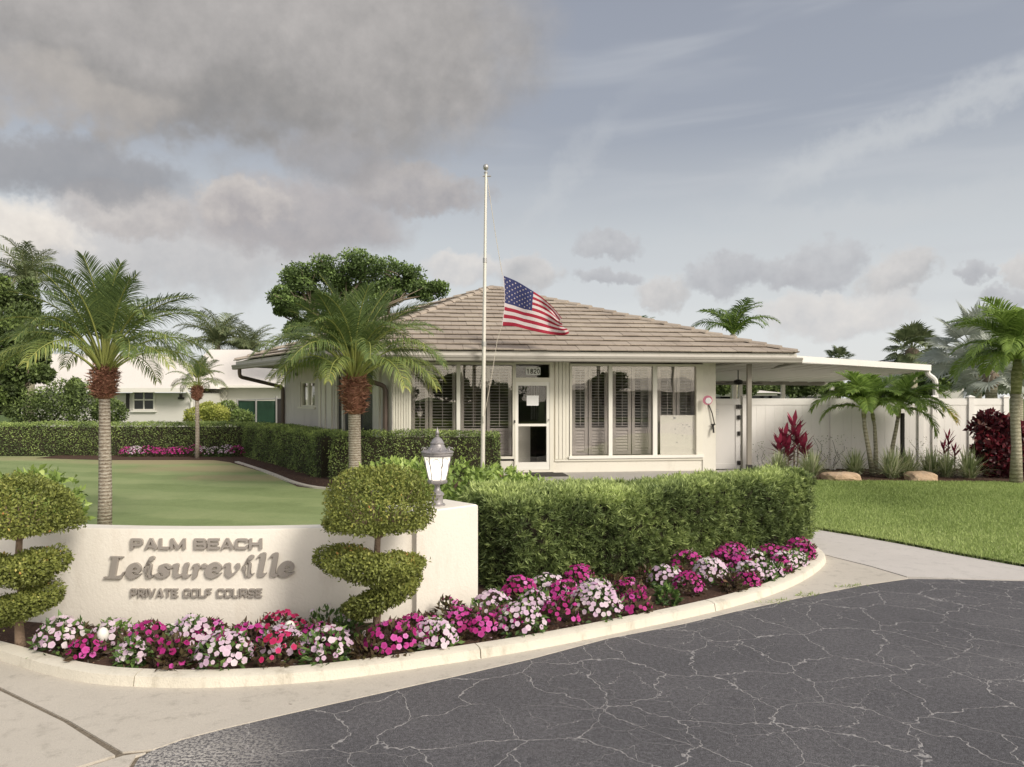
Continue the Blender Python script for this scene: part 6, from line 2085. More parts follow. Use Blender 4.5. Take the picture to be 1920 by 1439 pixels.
stake = empty('garden_stake', (sk.x, 16.1, 0), 'dark upright pole beside the right stem of the palm trio', 'pole')
MB().tube([(sk.x, 16.1, .0), (sk.x, 16.1, 1.35)], .045, 10).build('shaft', darkmetal, stake, smooth=True)
MB().tube([(sk.x, 16.1, .30), (sk.x, 16.1, .42)], .075, 10).build('collar', brownpipe, stake, smooth=True)
AD2 = [frond_mesh('frond', 1.3, R(86), R(70), 50, .38, .026, frondd, .25, .15, .14, .6, 31, .52, .016, vee=.4),
       frond_mesh('frond', 1.4, R(70), R(95), 52, .40, .026, frondd, .35, .15, .14, .6, 32, .52, .016, vee=.35),
       frond_mesh('frond', 1.4, R(52), R(110), 52, .40, .026, frondd, .45, .15, .14, .6, 33, .50, .016),
       frond_mesh('frond', 1.3, R(30), R(105), 50, .40, .026, frondd, .55, .2, .14, .6, 34, .48, .016)]
# big palm at the right edge
bp = 14.3
bx = px_at(1903, 0, bp).x
frl = []
rs = random.Random(4)
for i in range(38):
    f_ = i / 37
    frl.append((math.degrees(i * 2.39996), min(3, int(f_ * 4.3)), rs.uniform(.85, 1.1), rs.uniform(-6, 10)))
arch_palm('tall dark green palm with pale crownshaft at the right edge of the lawn', [(bx + .02, bp, .03), (bx + .03, bp, .7), (bx, bp, 1.4), (bx + .02, bp, 1.78)], [.115, .088, .082, .08], frl, 1.07, cshaft=.75, name='tall_palm', set_=AD2)

# fan palms
def fan_leaf(name, r_, m_, seed, seg=26, droopy=.3, tintb=.5, stalk=.8):
    rs = np.random.default_rng(seed)
    vs, fs3, tt = [], [], []; off = 0
    q = MB(); q.tube([(0, 0, 0), (stalk * .5, 0, .04), (stalk, 0, 0)], [.016, .012, .009], 5, cap=False)
    bv = np.array(q.v); bf = np.array([[a, b, c_] for a, b, c_, d_ in q.f] + [[a, c_, d_] for a, b, c_, d_ in q.f])
    vs.append(bv); fs3.append(bf); tt.append(np.full(len(bv), .6)); off = len(bv)
    for i in range(seg):
        a = R(-125 + 250 * (i + .5) / seg); L_ = r_ * (1 - .25 * abs(a) / R(125)) * rs.uniform(.9, 1.06)
        d_ = np.array([math.cos(a), math.sin(a), .22 * abs(math.sin(a))]); d_ /= np.linalg.norm(d_)
        w_ = np.array([-math.sin(a), math.cos(a), 0]) * r_ * math.radians(250 / seg) * .30
        p0 = np.array([stalk, 0, 0.0]); p1 = p0 + d_ * L_ * .6; d2 = d_ + np.array([0, 0, -droopy]) ; p2 = p1 + d2 / np.linalg.norm(d2) * L_ * .4
        fold = np.array([0, 0, .02 * r_])
        vs.append(np.array([p0, p1 - w_, p1 + fold, p1 + w_, p2])); fs3.append(np.array([[0, 1, 2], [0, 2, 3], [1, 4, 2], [2, 4, 3]]) + off); off += 5
        tt.append(np.full(5, tintb + rs.normal(0, .13)))
    return np_mesh(name, np.concatenate(vs), [np.concatenate(fs3)], m_, tint=np.clip(np.concatenate(tt), 0, 1))
SIL = [fan_leaf('frond', .62, silver, s, 24, .35, .5, .75) for s in (1, 2)]
SAB = [fan_leaf('frond', .55, frondf, s + 5, 22, .8, .45, .65) for s in (1, 2)]
def fan_palm(name, label, loc, H, k, n, meshes, seed, tr=.16, low=-50, group=None):
    rs = random.Random(seed); root = empty(name, loc, label, 'palm tree', group)
    trunk_part(root, [(0, 0, -.03), (.02, 0, H * .5), (0, 0, H)], [tr * 1.15, tr, tr], trunkring)
    q = MB(); q.lathe((0, 0, 0), [(tr, H - .4), (tr * 1.5, H - .2), (tr * 1.3, H), (tr * .5, H + .1)], 10); q.build('boots', barkm, root, local=True)
    for i in range(n):
        f_ = i / (n - 1); a = i * 2.39996 + rs.uniform(-.2, .2); el_ = 82 + (low - 82) * f_ + rs.uniform(-8, 8)
        put_frond(meshes[i % 2], root, (0, 0, H), a, R(-el_), k * rs.uniform(.85, 1.1), rs.uniform(-.5, .5))
    return root
fan_palm('silver_fan_palm', 'silvery fan palm behind the fence, left of the tall palm', (px_at(1826, 0, 23).x, 23, 0), 3.1, 1.2, 34, SIL, 1, .2)
fan_palm('silver_fan_palm', 'low silvery fan palm just over the fence post', (px_at(1858, 0, 21).x, 21, 0), 2.35, 1.0, 28, SIL, 2, .15, -45)
fan_palm('silver_fan_palm', 'silvery fan palm partly hidden behind the tall palm', (px_at(1905, 0, 24).x, 24, 0), 2.7, 1.1, 26, SIL, 6, .18)
fan_palm('sabal_palm', 'round headed cabbage palm beyond the end of the patio roof', (px_at(1710, 0, 36).x, 36, 0), 4.0, 1.25, 40, SAB, 3, .22)
fan_palm('sabal_palm', 'distant small palm head showing over the patio roof', (px_at(1572, 0, 60).x, 60, 0), 4.7, 1.15, 30, SAB, 4, .2)
# feather palms far off
FP = [frond_mesh('frond', 2.2, R(80), R(70), 34, .62, .035, frondf, .3, 0, .12, .5, 21, .42, .03),
      frond_mesh('frond', 2.3, R(60), R(100), 34, .62, .035, frondf, .5, 0, .12, .5, 22, .42, .03),
      frond_mesh('frond', 2.2, R(30), R(95), 34, .6, .035, frondf, .6, 0, .12, .5, 23, .42, .03)]
DKF = [frond_mesh('frond', 2.2, R(74), R(80), 30, .60, .05, frondd, .35, 0, .1, .5, 24, .25, .04),
       frond_mesh('frond', 2.3, R(52), R(100), 30, .60, .05, frondd, .45, 0, .1, .5, 25, .25, .04)]
def feather_palm(name, label, loc, H, k, n, meshes, seed, tr=.15, group=None, azs=None):
    rs = random.Random(seed); root = empty(name, loc, label, 'palm tree', group)
    trunk_part(root, [(0, 0, -.03), (.1, 0, H * .5), (0, 0, H)], [tr * 1.2, tr, tr * .9], trunkring)
    for i in range(n):
        f_ = i / max(1, n - 1)
        a = i * 2.39996 if azs is None else R(azs[i])
        put_frond(meshes[min(int(f_ * len(meshes)), len(meshes) - 1)], root, (0, 0, H), a, rs.uniform(-.12, .12), k * rs.uniform(.85, 1.1), rs.uniform(-.4, .4))
    return root
feather_palm('coconut_palm', 'dark coconut palm rising behind the right roof slope', (px_at(1374, 0, 46).x, 46, 0), 5.6, 1.3, 14, DKF, 3, .2)
feather_palm('feather_palm', 'far palm top just clearing the roof ridge', (px_at(1205, 0, 60).x, 60, 0), 7.2, .8, 10, DKF, 4, .2)
feather_palm('feather_palm', 'pale feathery palm behind the white roofed house, left crown', (px_at(408, 0, 50).x, 50, 0), 5.2, 1.35, 30, FP, 5, .2)
feather_palm('feather_palm', 'pale feathery palm behind the white roofed house, right crown', (px_at(462, 0, 50).x, 50, 0), 4.4, 1.25, 30, FP, 6, .2)
feather_palm('feather_palm', 'pale palm head above the dark tree at the left edge', (px_at(52, 0, 32).x, 32, 0), 6.6, 1.0, 26, FP, 7, .2)

# ------------------------------------------------------------------ broad trees
def limb(q, p0, p1, r0, r1, bend=.15, sides=7):
    p0, p1 = Vector(p0), Vector(p1); L_ = (p1 - p0).length
    pts = []; ov = Vector((random.gauss(0, 1), random.gauss(0, 1), random.gauss(0, .5))) * L_ * bend
    for i in range(6):
        f_ = i / 5; pts.append(p0.lerp(p1, f_) + ov * math.sin(math.pi * f_))
    q.tube([tuple(p) for p in pts], [r0 + (r1 - r0) * i / 5 for i in range(6)], sides)
    return pts
def tree(name, label, base, blobs, m_, n_each, L, W, trunk_r, fork_z, cat='tree', tintb=.42, shell=.4, noise_=.2, group=None, limbs=True):
    root = empty(name, base, label, cat, group); B = Vector(base)
    q = MB(); fk = B + Vector((0, 0, fork_z)); limb(q, B - Vector((0, 0, .1)), fk, trunk_r * 1.2, trunk_r, .04, 10); q.build('trunk', barkm, root, smooth='all')
    if limbs:
        for c_, r_ in blobs:
            q = MB(); pts = limb(q, fk, Vector(c_) - Vector((0, 0, r_[2] * .35)), trunk_r * .5, trunk_r * .16, .12)
            for k in range(6):
                d_ = rand_dir(1)[0]; d_[2] = abs(d_[2]) * .8
                limb(q, pts[3 + k % 3], Vector(c_) + Vector(d_ * np.array(r_) * .85), trunk_r * .16, trunk_r * .04, .12, 5)
            q.build('limb', barkm, root, smooth='all')
    ps = []
    for c_, r_ in blobs:
        # each bough is several clumps of leaves spread through it
        kk = max(4, int(10 * max(r_) / 1.0))
        kk = min(kk, 16)
        for j in range(kk):
            d_ = rand_dir(1)[0]; rr = random.uniform(.45, 1.0)
            cc = np.array(c_) + d_ * np.array(r_) * rr * .8
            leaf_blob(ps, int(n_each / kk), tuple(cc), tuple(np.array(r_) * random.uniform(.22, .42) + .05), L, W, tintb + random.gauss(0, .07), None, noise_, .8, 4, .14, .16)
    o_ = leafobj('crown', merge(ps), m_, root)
    return root
def BL(x, y, Y, rx, ry, rd=None):
    p = px_at(x, y, Y); s_ = Y / FPX
    return ((p.x, p.y, p.z), (rx * s_, (rd or rx) * s_, ry * s_))
random.seed(21)
tree('umbrella_tree', 'wide umbrella crowned green tree behind the clubhouse roof', (px_at(660, 0, 38).x, 38, 0),
     [BL(560, 525, 38, 52, 30), BL(620, 505, 38, 55, 34), BL(690, 500, 38, 60, 34), BL(750, 520, 38, 50, 28), BL(805, 545, 38, 38, 22), BL(535, 560, 37, 40, 24), BL(585, 560, 39, 42, 24), BL(660, 545, 39, 60, 26), BL(730, 555, 38, 50, 24), BL(700, 590, 38, 40, 22), BL(560, 618, 38, 24, 24), BL(600, 600, 38, 26, 22), BL(535, 590, 38, 20, 14)],
     midtree, 3600, .15, .10, .28, 3.3, shell=.9, noise_=.35)
tree('ficus_tree', 'big dense dark green tree at the left edge beyond the hedge', (px_at(-40, 0, 25).x, 25, 0),
     [BL(-60, 540, 25, 70, 60), BL(20, 560, 25, 50, 50), BL(40, 620, 24, 55, 50), BL(-20, 640, 24, 70, 60), BL(30, 690, 24, 48, 50), BL(20, 745, 24, 30, 40), BL(75, 660, 24.5, 28, 34), BL(60, 700, 24, 30, 26), BL(-60, 730, 24, 60, 60)],
     darktree, 4600, .13, .08, .4, 1.2)
shrub('loose_shrub', 'loose untrimmed shrub behind the back hedge before the white roofed house', 'shrub',
      [(BL(60, 770, 24, 40, 34)), BL(110, 755, 24, 45, 40), BL(160, 760, 24, 40, 46), BL(205, 772, 24, 30, 26), BL(140, 735, 24.3, 14, 24)], darktree, 2600, .09, .05, .52, shell=.7)
shrub('yellow_green_shrub', 'yellow green rounded shrub right of the small palm', 'shrub', [BL(372, 782, 23, 26, 18), BL(405, 780, 23, 24, 20), BL(390, 772, 23.4, 20, 16)], yellowsh, 1700, .07, .045, .55, shell=.5)
shrub('dark_green_shrub', 'dark green shrub before the green screened fence', 'shrub', [BL(425, 772, 24, 22, 20), BL(448, 784, 23.5, 26, 14)], darktree, 1700, .08, .045, .6, shell=.6)

# ------------------------------------------------------------------ bed plants on the right
def blades_plant(name, label, x, y, Y, n, L, W, m_, cat, group=None, up=.55, droop=.9, zc=0.0, tintb=.5):
    p = px_at(x, 0, Y); root = empty(name, (p.x, Y, .04), label, cat, group)
    vs, fs3, tt = [], [], []; off = 0
    for i in range(n):
        a = random.uniform(0, 6.28); el_ = R(random.uniform(25, 88)); l_ = L * random.uniform(.6, 1.1)
        d_ = np.array([math.cos(a) * math.cos(el_), math.sin(a) * math.cos(el_), math.sin(el_)])
        w_ = unit(np.cross(d_, [0, 0, 1.0])[None])[0] * W / 2
        c_ = np.array([p.x + random.gauss(0, .04), Y + random.gauss(0, .04), .04 + zc])
        pts = [c_]
        for k in range(3):
            pts.append(pts[-1] + d_ * l_ / 3); d_ = d_ + np.array([0, 0, -droop * .35 * math.cos(el_) - .05]); d_ /= np.linalg.norm(d_)
        vs.append(np.array([pts[0] - w_ * .5, pts[0] + w_ * .5, pts[1] + w_, pts[1] - w_, pts[2] + w_ * .8, pts[2] - w_ * .8, pts[3]]))
        fs3.append(np.array([[0, 1, 2], [0, 2, 3], [3, 2, 4], [3, 4, 5], [5, 4, 6]]) + off); off += 7
        tt.append(np.full(7, tintb + random.gauss(0, .22)))
    leafobj('leaves', (np.concatenate(vs), np.concatenate(fs3), np.concatenate(tt)), m_, root)
    return root
for x, Y, L_, lb in ((1522, 15.3, .55, 'variegated flax clump just beyond the tall hedge end'), (1460, 15.6, .5, 'variegated flax clump at the foot of the large red plant'), (1603, 15.7, .55, 'variegated flax clump behind the left boulder'), (1672, 15.2, .62, 'large variegated flax clump between the two boulders'),
                    (1700, 15.5, .55, 'variegated flax clump hiding the foot of the dark stake'), (1745, 15.6, .55, 'variegated flax clump behind the right boulder'), (1775, 15.4, .5, 'variegated flax clump below the small red plant'), (1818, 15.2, .62, 'variegated flax clump left of the copper red shrub')):
    blades_plant('variegated_flax', lb, x, 0, Y, 210, L_ * 1.12, .022, flax, 'plant', 'variegated clumps in the fence bed', zc=.0)
def ti_plant(label, stems, Y, L, W, n, group=None):
    p = px_at(stems[0][0], 0, Y); root = empty('red_ti_plant', (p.x, Y, .04), label, 'plant', group)
    q = MB(); vs, fs3, tt = [], [], []; off = 0
    for (x, y0, y1) in stems:
        a_ = px_at(x, y0, Y); b_ = px_at(x, y1, Y)
        q.tube([(p.x + (a_.x - p.x) * .3, Y, .04), (a_.x, Y, (a_.z + .04) / 2), (b_.x, Y, b_.z)], [.02, .016, .012], 6)
        for i in range(n):
            f_ = i / n; z = a_.z + (b_.z - a_.z) * f_ ; az_ = i * 2.4; el_ = R(10 + 68 * f_)
            d_ = np.array([math.cos(az_) * math.cos(el_), math.sin(az_) * math.cos(el_), math.sin(el_)]); w_ = unit(np.cross(d_, [0, 0, 1.0])[None])[0] * W / 2
            c_ = np.array([a_.x + (b_.x - a_.x) * f_, Y, z]); l_ = L * random.uniform(.8, 1.1)
            p1 = c_ + d_ * l_ * .45; d2 = d_ + [0, 0, -.2]; p2 = p1 + d2 * l_ * .5
            vs.append(np.array([c_ - w_ * .25, c_ + w_ * .25, p1 + w_, p1 - w_, p2])); fs3.append(np.array([[0, 1, 2], [0, 2, 3], [3, 2, 4]]) + off); off += 5
            tt.append(np.full(5, .25 + .6 * f_ + random.gauss(0, .12)))
    leafobj('leaves', (np.concatenate(vs), np.concatenate(fs3), np.concatenate(tt)), redleaf, root)
    q.build('stems', barkm, root)
ti_plant('tall dark red leaved plant right of the porch post', [(1489, 830, 796), (1462, 856, 832), (1508, 862, 838), (1478, 868, 842), (1496, 846, 818), (1472, 842, 822)], 15.9, .44, .10, 17)
ti_plant('small sparse red leaved plant before the fence posts', [(1778, 850, 822), (1770, 865, 840), (1790, 868, 845)], 16.0, .30, .05, 16)
shrub('copper_leaf_shrub', 'dense copper red shrub at the right end of the fence bed', 'shrub',
      [BL(1855, 800, 15.6, 30, 26), BL(1885, 812, 15.5, 34, 30), BL(1858, 840, 15.4, 30, 30), BL(1890, 860, 15.3, 38, 34), BL(1862, 872, 15.3, 22, 18), BL(1925, 830, 15.5, 36, 34)], copper, 650, .12, .085, .52, shell=.6, vary=.2)
# boulders
def boulder(label, x0, x1, y0, y1, Y, seed):
    import mathutils
    p = px_at((x0 + x1) / 2, 0, Y); w_ = (x1 - x0) / FPX * Y; h_ = EYE - (y0 - HOR) * Y / FPX
    rs = np.random.default_rng(seed)
    n1, n2 = 18, 12
    vs = []
    for j in range(n2 + 1):
        for i in range(n1):
            th = math.pi * j / n2; ph = 2 * math.pi * i / n1
            d_ = np.array([math.sin(th) * math.cos(ph), math.sin(th) * math.sin(ph), math.cos(th)])
            d_ = np.sign(d_) * np.abs(d_) ** .62
            k = 1 + .10 * fbm((d_ * 2 + seed)[None], 1.2, 0, 9)[0] * 1.3
            vs.append((p.x + d_[0] * w_ / 2 * k * (1 - .12 * d_[2]), Y + d_[1] * .26 * k, max(-.03, h_ * .42 + d_[2] * h_ * .58 * k)))
    fs_ = [(j * n1 + i, j * n1 + (i + 1) % n1, (j + 1) * n1 + (i + 1) % n1, (j + 1) * n1 + i) for j in range(n2) for i in range(n1)]
    o_ = MB().add(vs, fs_).build('boulder', boulderm, None)
    tag(o_, label, 'rock')
boulder('tan boulder between the tall hedge end and the palm trio', 1545, 1611, 885, 908, 14.85, 3)
boulder('tan boulder right of the dark stake', 1700, 1753, 885, 908, 14.85, 9)
# bare vines on the fence
def wisps(label, x, y, Y, w_, h_, n):
    p = px_at(x, 0, Y); q = MB(); root = empty('thin_vine', (p.x, Y, .04), label, 'plant', 'thin bare plants against the fence')
    for i in range(n):
        a = px_at(x + random.gauss(0, w_ * .3), y, Y); pts = [(a.x, Y, .04)]
        tx = a.x + random.gauss(0, w_ * .012); hh = h_ * random.uniform(.5, 1)
        for k in range(1, 6):
            pts.append((a.x + (tx - a.x) * k / 5 + random.gauss(0, .03), Y + random.gauss(0, .02), .04 + hh * k / 5))
        q.tube(pts, .004, 4)
    q.build('twigs', twigcorem, root)
    P = np.array([[p.x + random.gauss(0, w_ * .008), Y + random.gauss(0, .04), .1 + random.random() * h_ * 1.0] for _ in range(n * 22)])
    leafobj('leaves', leaves(P, rand_dir(len(P)), rand_dir(len(P)), .035, .018, rng.uniform(.3, 1, len(P))), frondf, root)
wisps('thin bare vine on the fence right of the large red plant', 1555, 870, 16.7, 40, .75, 9)
wisps('thin bare vine on the fence between stake and posts', 1725, 870, 16.6, 26, .7, 6)
wisps('thin bare vine beside the porch post foot', 1425, 870, 16.5, 14, .6, 3)

# ------------------------------------------------------------------ bed fittings
def spot(label, x, y, r_):
    gx, gy = px_ground(x, y, .16)
    s_ = empty('garden_spotlight', (gx, gy, .05), label, 'garden light', 'small spotlights in the front bed')
    MB().tube([(0, 0, 0), (0, 0, .10)], .008, 8).build('stake', greymetal, s_, local=True)
    MB().lathe((0, 0, .08), [(.012, 0), (r_ * .7, .012), (r_, .04), (r_ * .95, .065), (r_ * .6, .088), (.004, .097)], 16).build('head', whitepaint, s_, smooth='all', local=True)
spot('white domed garden light among crimson flowers under the final letters', 543, 1183, .038)
spot('white domed garden light among pale flowers near the left topiary', 193, 1196, .036)
gx, gy = px_ground(323, 1196, .06)
s_ = empty('sprinkler_riser', (gx, gy, .05), 'thin grey sprinkler riser with pale cap in the front bed', 'sprinkler')
MB().tube([(0, 0, 0), (0, 0, .085)], .009, 8).build('pipe', greymetal, s_, local=True); MB().tube([(0, 0, .085), (0, 0, .105)], .012, 8).build('cap', whitepaint, s_, local=True)
gx, gy = px_ground(1004, 905, .08)
s_ = empty('path_light', (gx, gy, .08), 'short dark path light at the patio edge', 'path light')
MB().tube([(0, 0, 0), (0, 0, .12)], .03, 8).build('stem', darkmetal, s_, local=True); MB().lathe((0, 0, .12), [(.045, 0), (.045, .02), (.01, .04)], 10).build('cap', darkmetal, s_, local=True)

# ------------------------------------------------------------------ white roofed house far left
HY = 36.0
hx = lambda x, Y=HY: (x - 960) / FPX * Y
hz = lambda y, Y=HY: EYE + (HOR - y) / FPX * Y
hs = empty('white_house', (hx(250), HY, 0), 'low white roofed house with shuttered window behind the back hedge', 'house')
MB().box((hx(40), HY, -.1), (hx(355), HY + 7, hz(737))).build('wall', housewhite, hs)
r_ = MB(); ze = hz(728, 35.2); zr = hz(664, 40)
X0, X1 = hx(20, 35.2), hx(352, 35.2)
r_.add([(X0, 35.2, ze), (X1, 35.2, ze), (X1 + .0, 45, ze), (X0, 45, ze), (hx(80, 40) , 40, zr), (hx(310, 40), 40, zr)], [(0, 1, 5, 4), (1, 2, 5), (2, 3, 4, 5), (3, 0, 4)])
r_.build('roof', roofwhite, hs)
MB().box((X0, 35.12, hz(736, 35.2)), (X1, 35.2, ze + .0)).build('gutter', whitepaint, hs)
MB().box((X0, 35.22, ze - .1), (X1, 36, ze - .06)).build('eave_soffit', housewhite, hs)
def hwin(par, x0, x1, y0, y1, Y):
    f_ = MB(); t_ = .07
    X0, X1, Z0, Z1 = hx(x0, Y), hx(x1, Y), hz(y1, Y), hz(y0, Y)
    f_.box((X0, Y - .06, Z0), (X0 + t_, Y, Z1)).box((X1 - t_, Y - .06, Z0), (X1, Y, Z1)).box((X0 + t_, Y - .06, Z1 - t_), (X1 - t_, Y, Z1)).box((X0 + t_, Y - .06, Z0), (X1 - t_, Y, Z0 + t_))
    w_ = f_.build('window', whitepaint, par)
    xm, zm = (X0 + X1) / 2, (Z0 + Z1) / 2 + .05
    MB().box((xm - .03, Y - .05, Z0 + t_), (xm + .03, Y - .01, Z1 - t_)).box((X0 + t_, Y - .045, zm - .03), (X1 - t_, Y - .012, zm + .03)).build('muntin', whitepaint, w_)
    for a, b_ in ((X0 + t_, xm - .03), (xm + .03, X1 - t_)):
        MB().box((a, Y - .03, Z0 + t_), (b_, Y - .02, Z1 - t_)).build('pane', farglass, w_)
    MB().box((X0 - .08, Y - .12, Z0 - .08), (X1 + .08, Y, Z0 - .003)).build('sill', whitepaint, w_)
hwin(hs, 250, 291, 734, 770, HY - .01)
for x0, x1 in ((237, 243), (296, 306)):
    MB().box((hx(x0), HY - .05, hz(771)), (hx(x1), HY - .005, hz(738))).build('window_shutter', darkmetal, hs)
MB().lathe((0, 0, 0), [(.01, 0), (.12, .01), (.12, .03), (.02, .04)], 16).build('plaque', redplaque, hs, local=True)
pl_ = hs.children[-1]; pl_.location = (hx(314) - hx(250), -.02, hz(752)); pl_.rotation_euler = (R(90), 0, 0); pl_.scale = (1, 1.9, 1)
MB().box((hx(335), HY - .1, hz(749)), (hx(346), HY - .01, hz(745))).tube([(hx(341), HY - .1, hz(745)), (hx(341), HY - .1, hz(739))], .08, 8).build('wall_lamp', darkmetal, hs)
pipe('downspout', [(hx(350, 35.2), 35.2, hz(734, 35.2)), (hx(351, 35.2), 35.3, hz(738, 35.2)), (hx(361), 35.9, hz(752)), (hx(361), 35.9, .1)], .06, whitepaint, hs)
# second wing
h2 = empty('white_house', (hx(450, 40), 40, 0), 'white house wing with lattice screen next to the clubhouse', 'house')
MB().box((hx(372, 40), 40, -.1), (hx(560, 40), 47, hz(724, 40))).build('wall', housewhite, h2)
ze2 = hz(723, 39.3); zr2 = hz(656, 44)
r_ = MB(); X0, X1 = hx(330, 39.3), hx(570, 39.3)
r_.add([(X0, 39.3, ze2), (X1, 39.3, ze2), (X1, 50, ze2), (X0, 50, ze2), (hx(392, 44), 44, zr2), (hx(468, 44), 44, zr2)], [(0, 1, 5, 4), (1, 2, 5), (2, 3, 4, 5), (3, 0, 4)])
r_.build('roof', roofwhite, h2)
MB().box((X0, 39.24, ze2 - .12), (X1, 39.3, ze2)).build('fascia', whitepaint, h2)
lx0, lx1, lz0, lz1 = hx(376, 39.9), hx(424, 39.9), hz(768, 39.9), hz(727, 39.9)
MB().box((lx0, 39.93, lz0), (lx1, 39.96, lz1)).build('screen_back', housewhite, h2)
q = MB(); n_ = 11
for k in range(n_ + 1):
    X = lx0 + (lx1 - lx0) * k / n_
    for j in range(7):
        za, zb_ = lz0 + (lz1 - lz0) * j / 7, lz0 + (lz1 - lz0) * (j + 1) / 7
        sg = .05 if (j + k) % 2 else -.05
        q.tube([(X - sg, 39.88, za), (X + sg, 39.88, zb_)], .022, 4)
lt = q.build('lattice', whitepaint, h2); lt['kind'] = 'stuff'
# green screened fence
gf = empty('screened_fence', (hx(490, 27), 27, 0), 'chain link fence with green windscreen left of the clubhouse', 'fence')
GYf = 27.0
MB().box((hx(446, GYf), GYf - .01, 0), (hx(519, GYf), GYf + .01, hz(752, GYf))).build('screen_panel', screenm, gf)
MB().box((hx(519.5, GYf), GYf - .01, 0), (hx(545, GYf), GYf + .01, hz(748, GYf))).build('screen_panel', darkmetal, gf)
for x, y in ((446, 749), (481, 749), (519, 743), (545, 745)):
    MB().tube([(hx(x, GYf), GYf - .05, 0), (hx(x, GYf), GYf - .05, hz(y, GYf))], .035, 8).build('post', greymetal, gf)
MB().tube([(hx(446, GYf), GYf - .05, hz(751, GYf)), (hx(545, GYf), GYf - .05, hz(747, GYf))], .02, 6).build('top_rail', greymetal, gf)
# white rooms past the left edge, low
# ------------------------------------------------------------------ distance on the right
def small_house(label, x0, x1, Y, yt, ye, m_=roofwhite):
    r0 = empty('distant_house', (hx((x0 + x1) / 2, Y), Y, 0), label, 'house', 'far houses beyond the golf course')
    X0, X1 = hx(x0, Y), hx(x1, Y); z0, z1 = hz(ye, Y), hz(yt, Y)
    MB().box((X0 + .5, Y + .5, -.1), (X1 - .5, Y + 7, z0)).build('wall', housewhite, r0)
    MB().add([(X0, Y, z0), (X1, Y, z0), (X1, Y + 8, z0), (X0, Y + 8, z0), (X0 + 2, Y + 4, z1), (X1 - 2, Y + 4, z1)], [(0, 1, 5, 4), (1, 2, 5), (2, 3, 4, 5), (3, 0, 4), (0, 3, 2, 1)]).build('roof', m_, r0)
    for k in range(3):
        xx = X0 + (X1 - X0) * (k + 1) / 4
        MB().box((xx - .6, Y + .44, z0 - 1.4), (xx + .6, Y + .5, z0 - .3)).build('window', farglass, r0)
small_house('far pale house seen between porch post and clubhouse', 1345, 1385, 70, 730, 738)
small_house('far white roofed house seen over the left part of the fence', 1408, 1470, 75, 731, 737)
small_house('far white roofed house seen over the fence behind the palm trio', 1480, 1570, 80, 730, 738)
small_house('far grey roofed house behind the silvery fan palms', 1735, 1830, 48, 656, 672, greyroof)
random.seed(31)
for i, (x, y, Y, rx, ry, lb) in enumerate(((1352, 722, 62, 22, 16, 'far tree left of the ceiling fan'), (1395, 724, 58, 20, 16, 'far brownish tree behind the ceiling fan'), (1440, 730, 85, 40, 10, 'far low tree line over the fence'), (1500, 724, 55, 40, 20, 'far dark tree behind the slim roof column'),
                                          (1560, 728, 60, 34, 16, 'far dark tree behind the palm trio'), (1640, 725, 60, 50, 18, 'far tree hidden behind the palm trio fronds'), (1725, 722, 44, 30, 22, 'mid distance tree below the roof corner'), (1775, 712, 42, 36, 26, 'rounded tree between roof corner and silvery palms'), (1850, 715, 46, 50, 26, 'tree behind the silvery fan palms'), (1930, 705, 40, 40, 40, 'dark tree behind the tall palm'))):
    tree('far_tree', lb, (px_at(x, 0, Y).x, Y, 0), [BL(x - rx * .4, y, Y, rx * .6, ry), BL(x + rx * .4, y + 2, Y, rx * .6, ry * .9), BL(x, y - ry * .3, Y, rx * .5, ry * .8)], darktree, 1600, .30, .18, .2, 1.0, 'tree', .5, limbs=False, group='far trees beyond the fence')
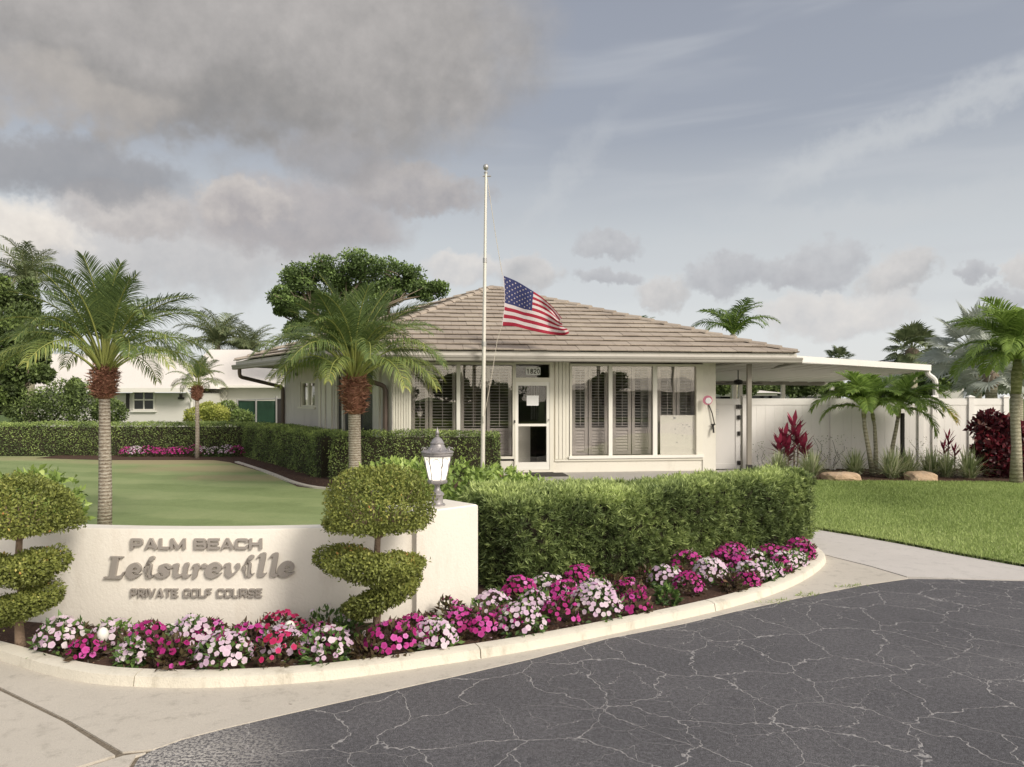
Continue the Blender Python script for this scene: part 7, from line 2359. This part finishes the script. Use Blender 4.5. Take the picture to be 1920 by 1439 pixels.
for i, (x, Y, rx, ry, lb) in enumerate(((560, 62, 60, 22, 'far low tree left of the clubhouse'), (-120, 60, 90, 60, 'far tree past the left edge'))):
    tree('far_tree', lb, (px_at(x, 0, Y).x, Y, 0), [BL(x - rx * .4, 725, Y, rx * .6, ry), BL(x + rx * .4, 727, Y, rx * .6, ry * .9)], darktree, 1500, .30, .18, .2, 1.0, 'tree', .5, limbs=False)

# ------------------------------------------------------------------ across the road, behind the camera (seen mirrored in the windows)
random.seed(41)
def back_tree(label, x, y, h_, r_, m_=darktree):
    bl = [((x + random.uniform(-.6, .6) * r_, y + random.uniform(-.5, .5) * r_, h_ - r_ * .6 + random.uniform(-.3, .3)), (r_ * .8, r_ * .8, r_ * .55)) for _ in range(4)]
    tree('street_tree', label, (x, y, 0), bl, m_, 1100, .3, .18, .18, h_ * .4, 'tree', .5, group='trees across the road', limbs=True)
back_tree('leafy tree across the road, left one', 1, -24, 2.9, 1.8)
back_tree('leafy tree across the road, middle one', 5.5, -25, 3.3, 1.8)
back_tree('leafy tree across the road near the house', 13.5, -24, 4.6, 1.5)
back_tree('leafy tree across the road beyond the drive', 10.0, -26, 3.2, 2.2)
back_tree('leafy tree across the road, right one', 19.5, -26, 3.6, 1.6)
back_tree('leafy tree across the road beyond the house', 31.5, -25, 4.0, 2.0)
bh = empty('facing_house', (26, -28, 0), 'white roofed house across the road from the clubhouse', 'house')
MB().box((18, -34, -.1), (33, -28, 2.2)).build('wall', housewhite, bh)
MB().add([(17, -27, 2.2), (34, -27, 2.2), (34, -35, 2.2), (17, -35, 2.2), (21, -31, 3.4), (30, -31, 3.4)], [(0, 1, 5, 4), (1, 2, 5), (2, 3, 4, 5), (3, 0, 4)]).build('roof', roofwhite, bh)
for k in range(5):
    MB().box((19.6 + 2.6 * k, -27.98, .9), (21.2 + 2.6 * k, -27.9, 1.9)).build('window', farglass, bh)
pc = feather_palm('street_palm', 'feather palm across the road, taller one', (15.5, -19, 0), 5.0, .9, 18, FP, 9, .14, 'palms across the road')
dup(pc, (22, -20, 0), 1.0, .9, 'feather palm across the road, shorter one')
dup(pc, (6.0, -20, 0), 2.0, .85, 'feather palm across the road, left one')
mb = MB(); mb.box((-10, -22.5, 0), (12, -21.5, 1.3)); hb_ = mb.build('street_hedge', darktree, None, tint=[.45] * 8); tag(hb_, 'dark clipped hedge across the road on the left', 'hedge')
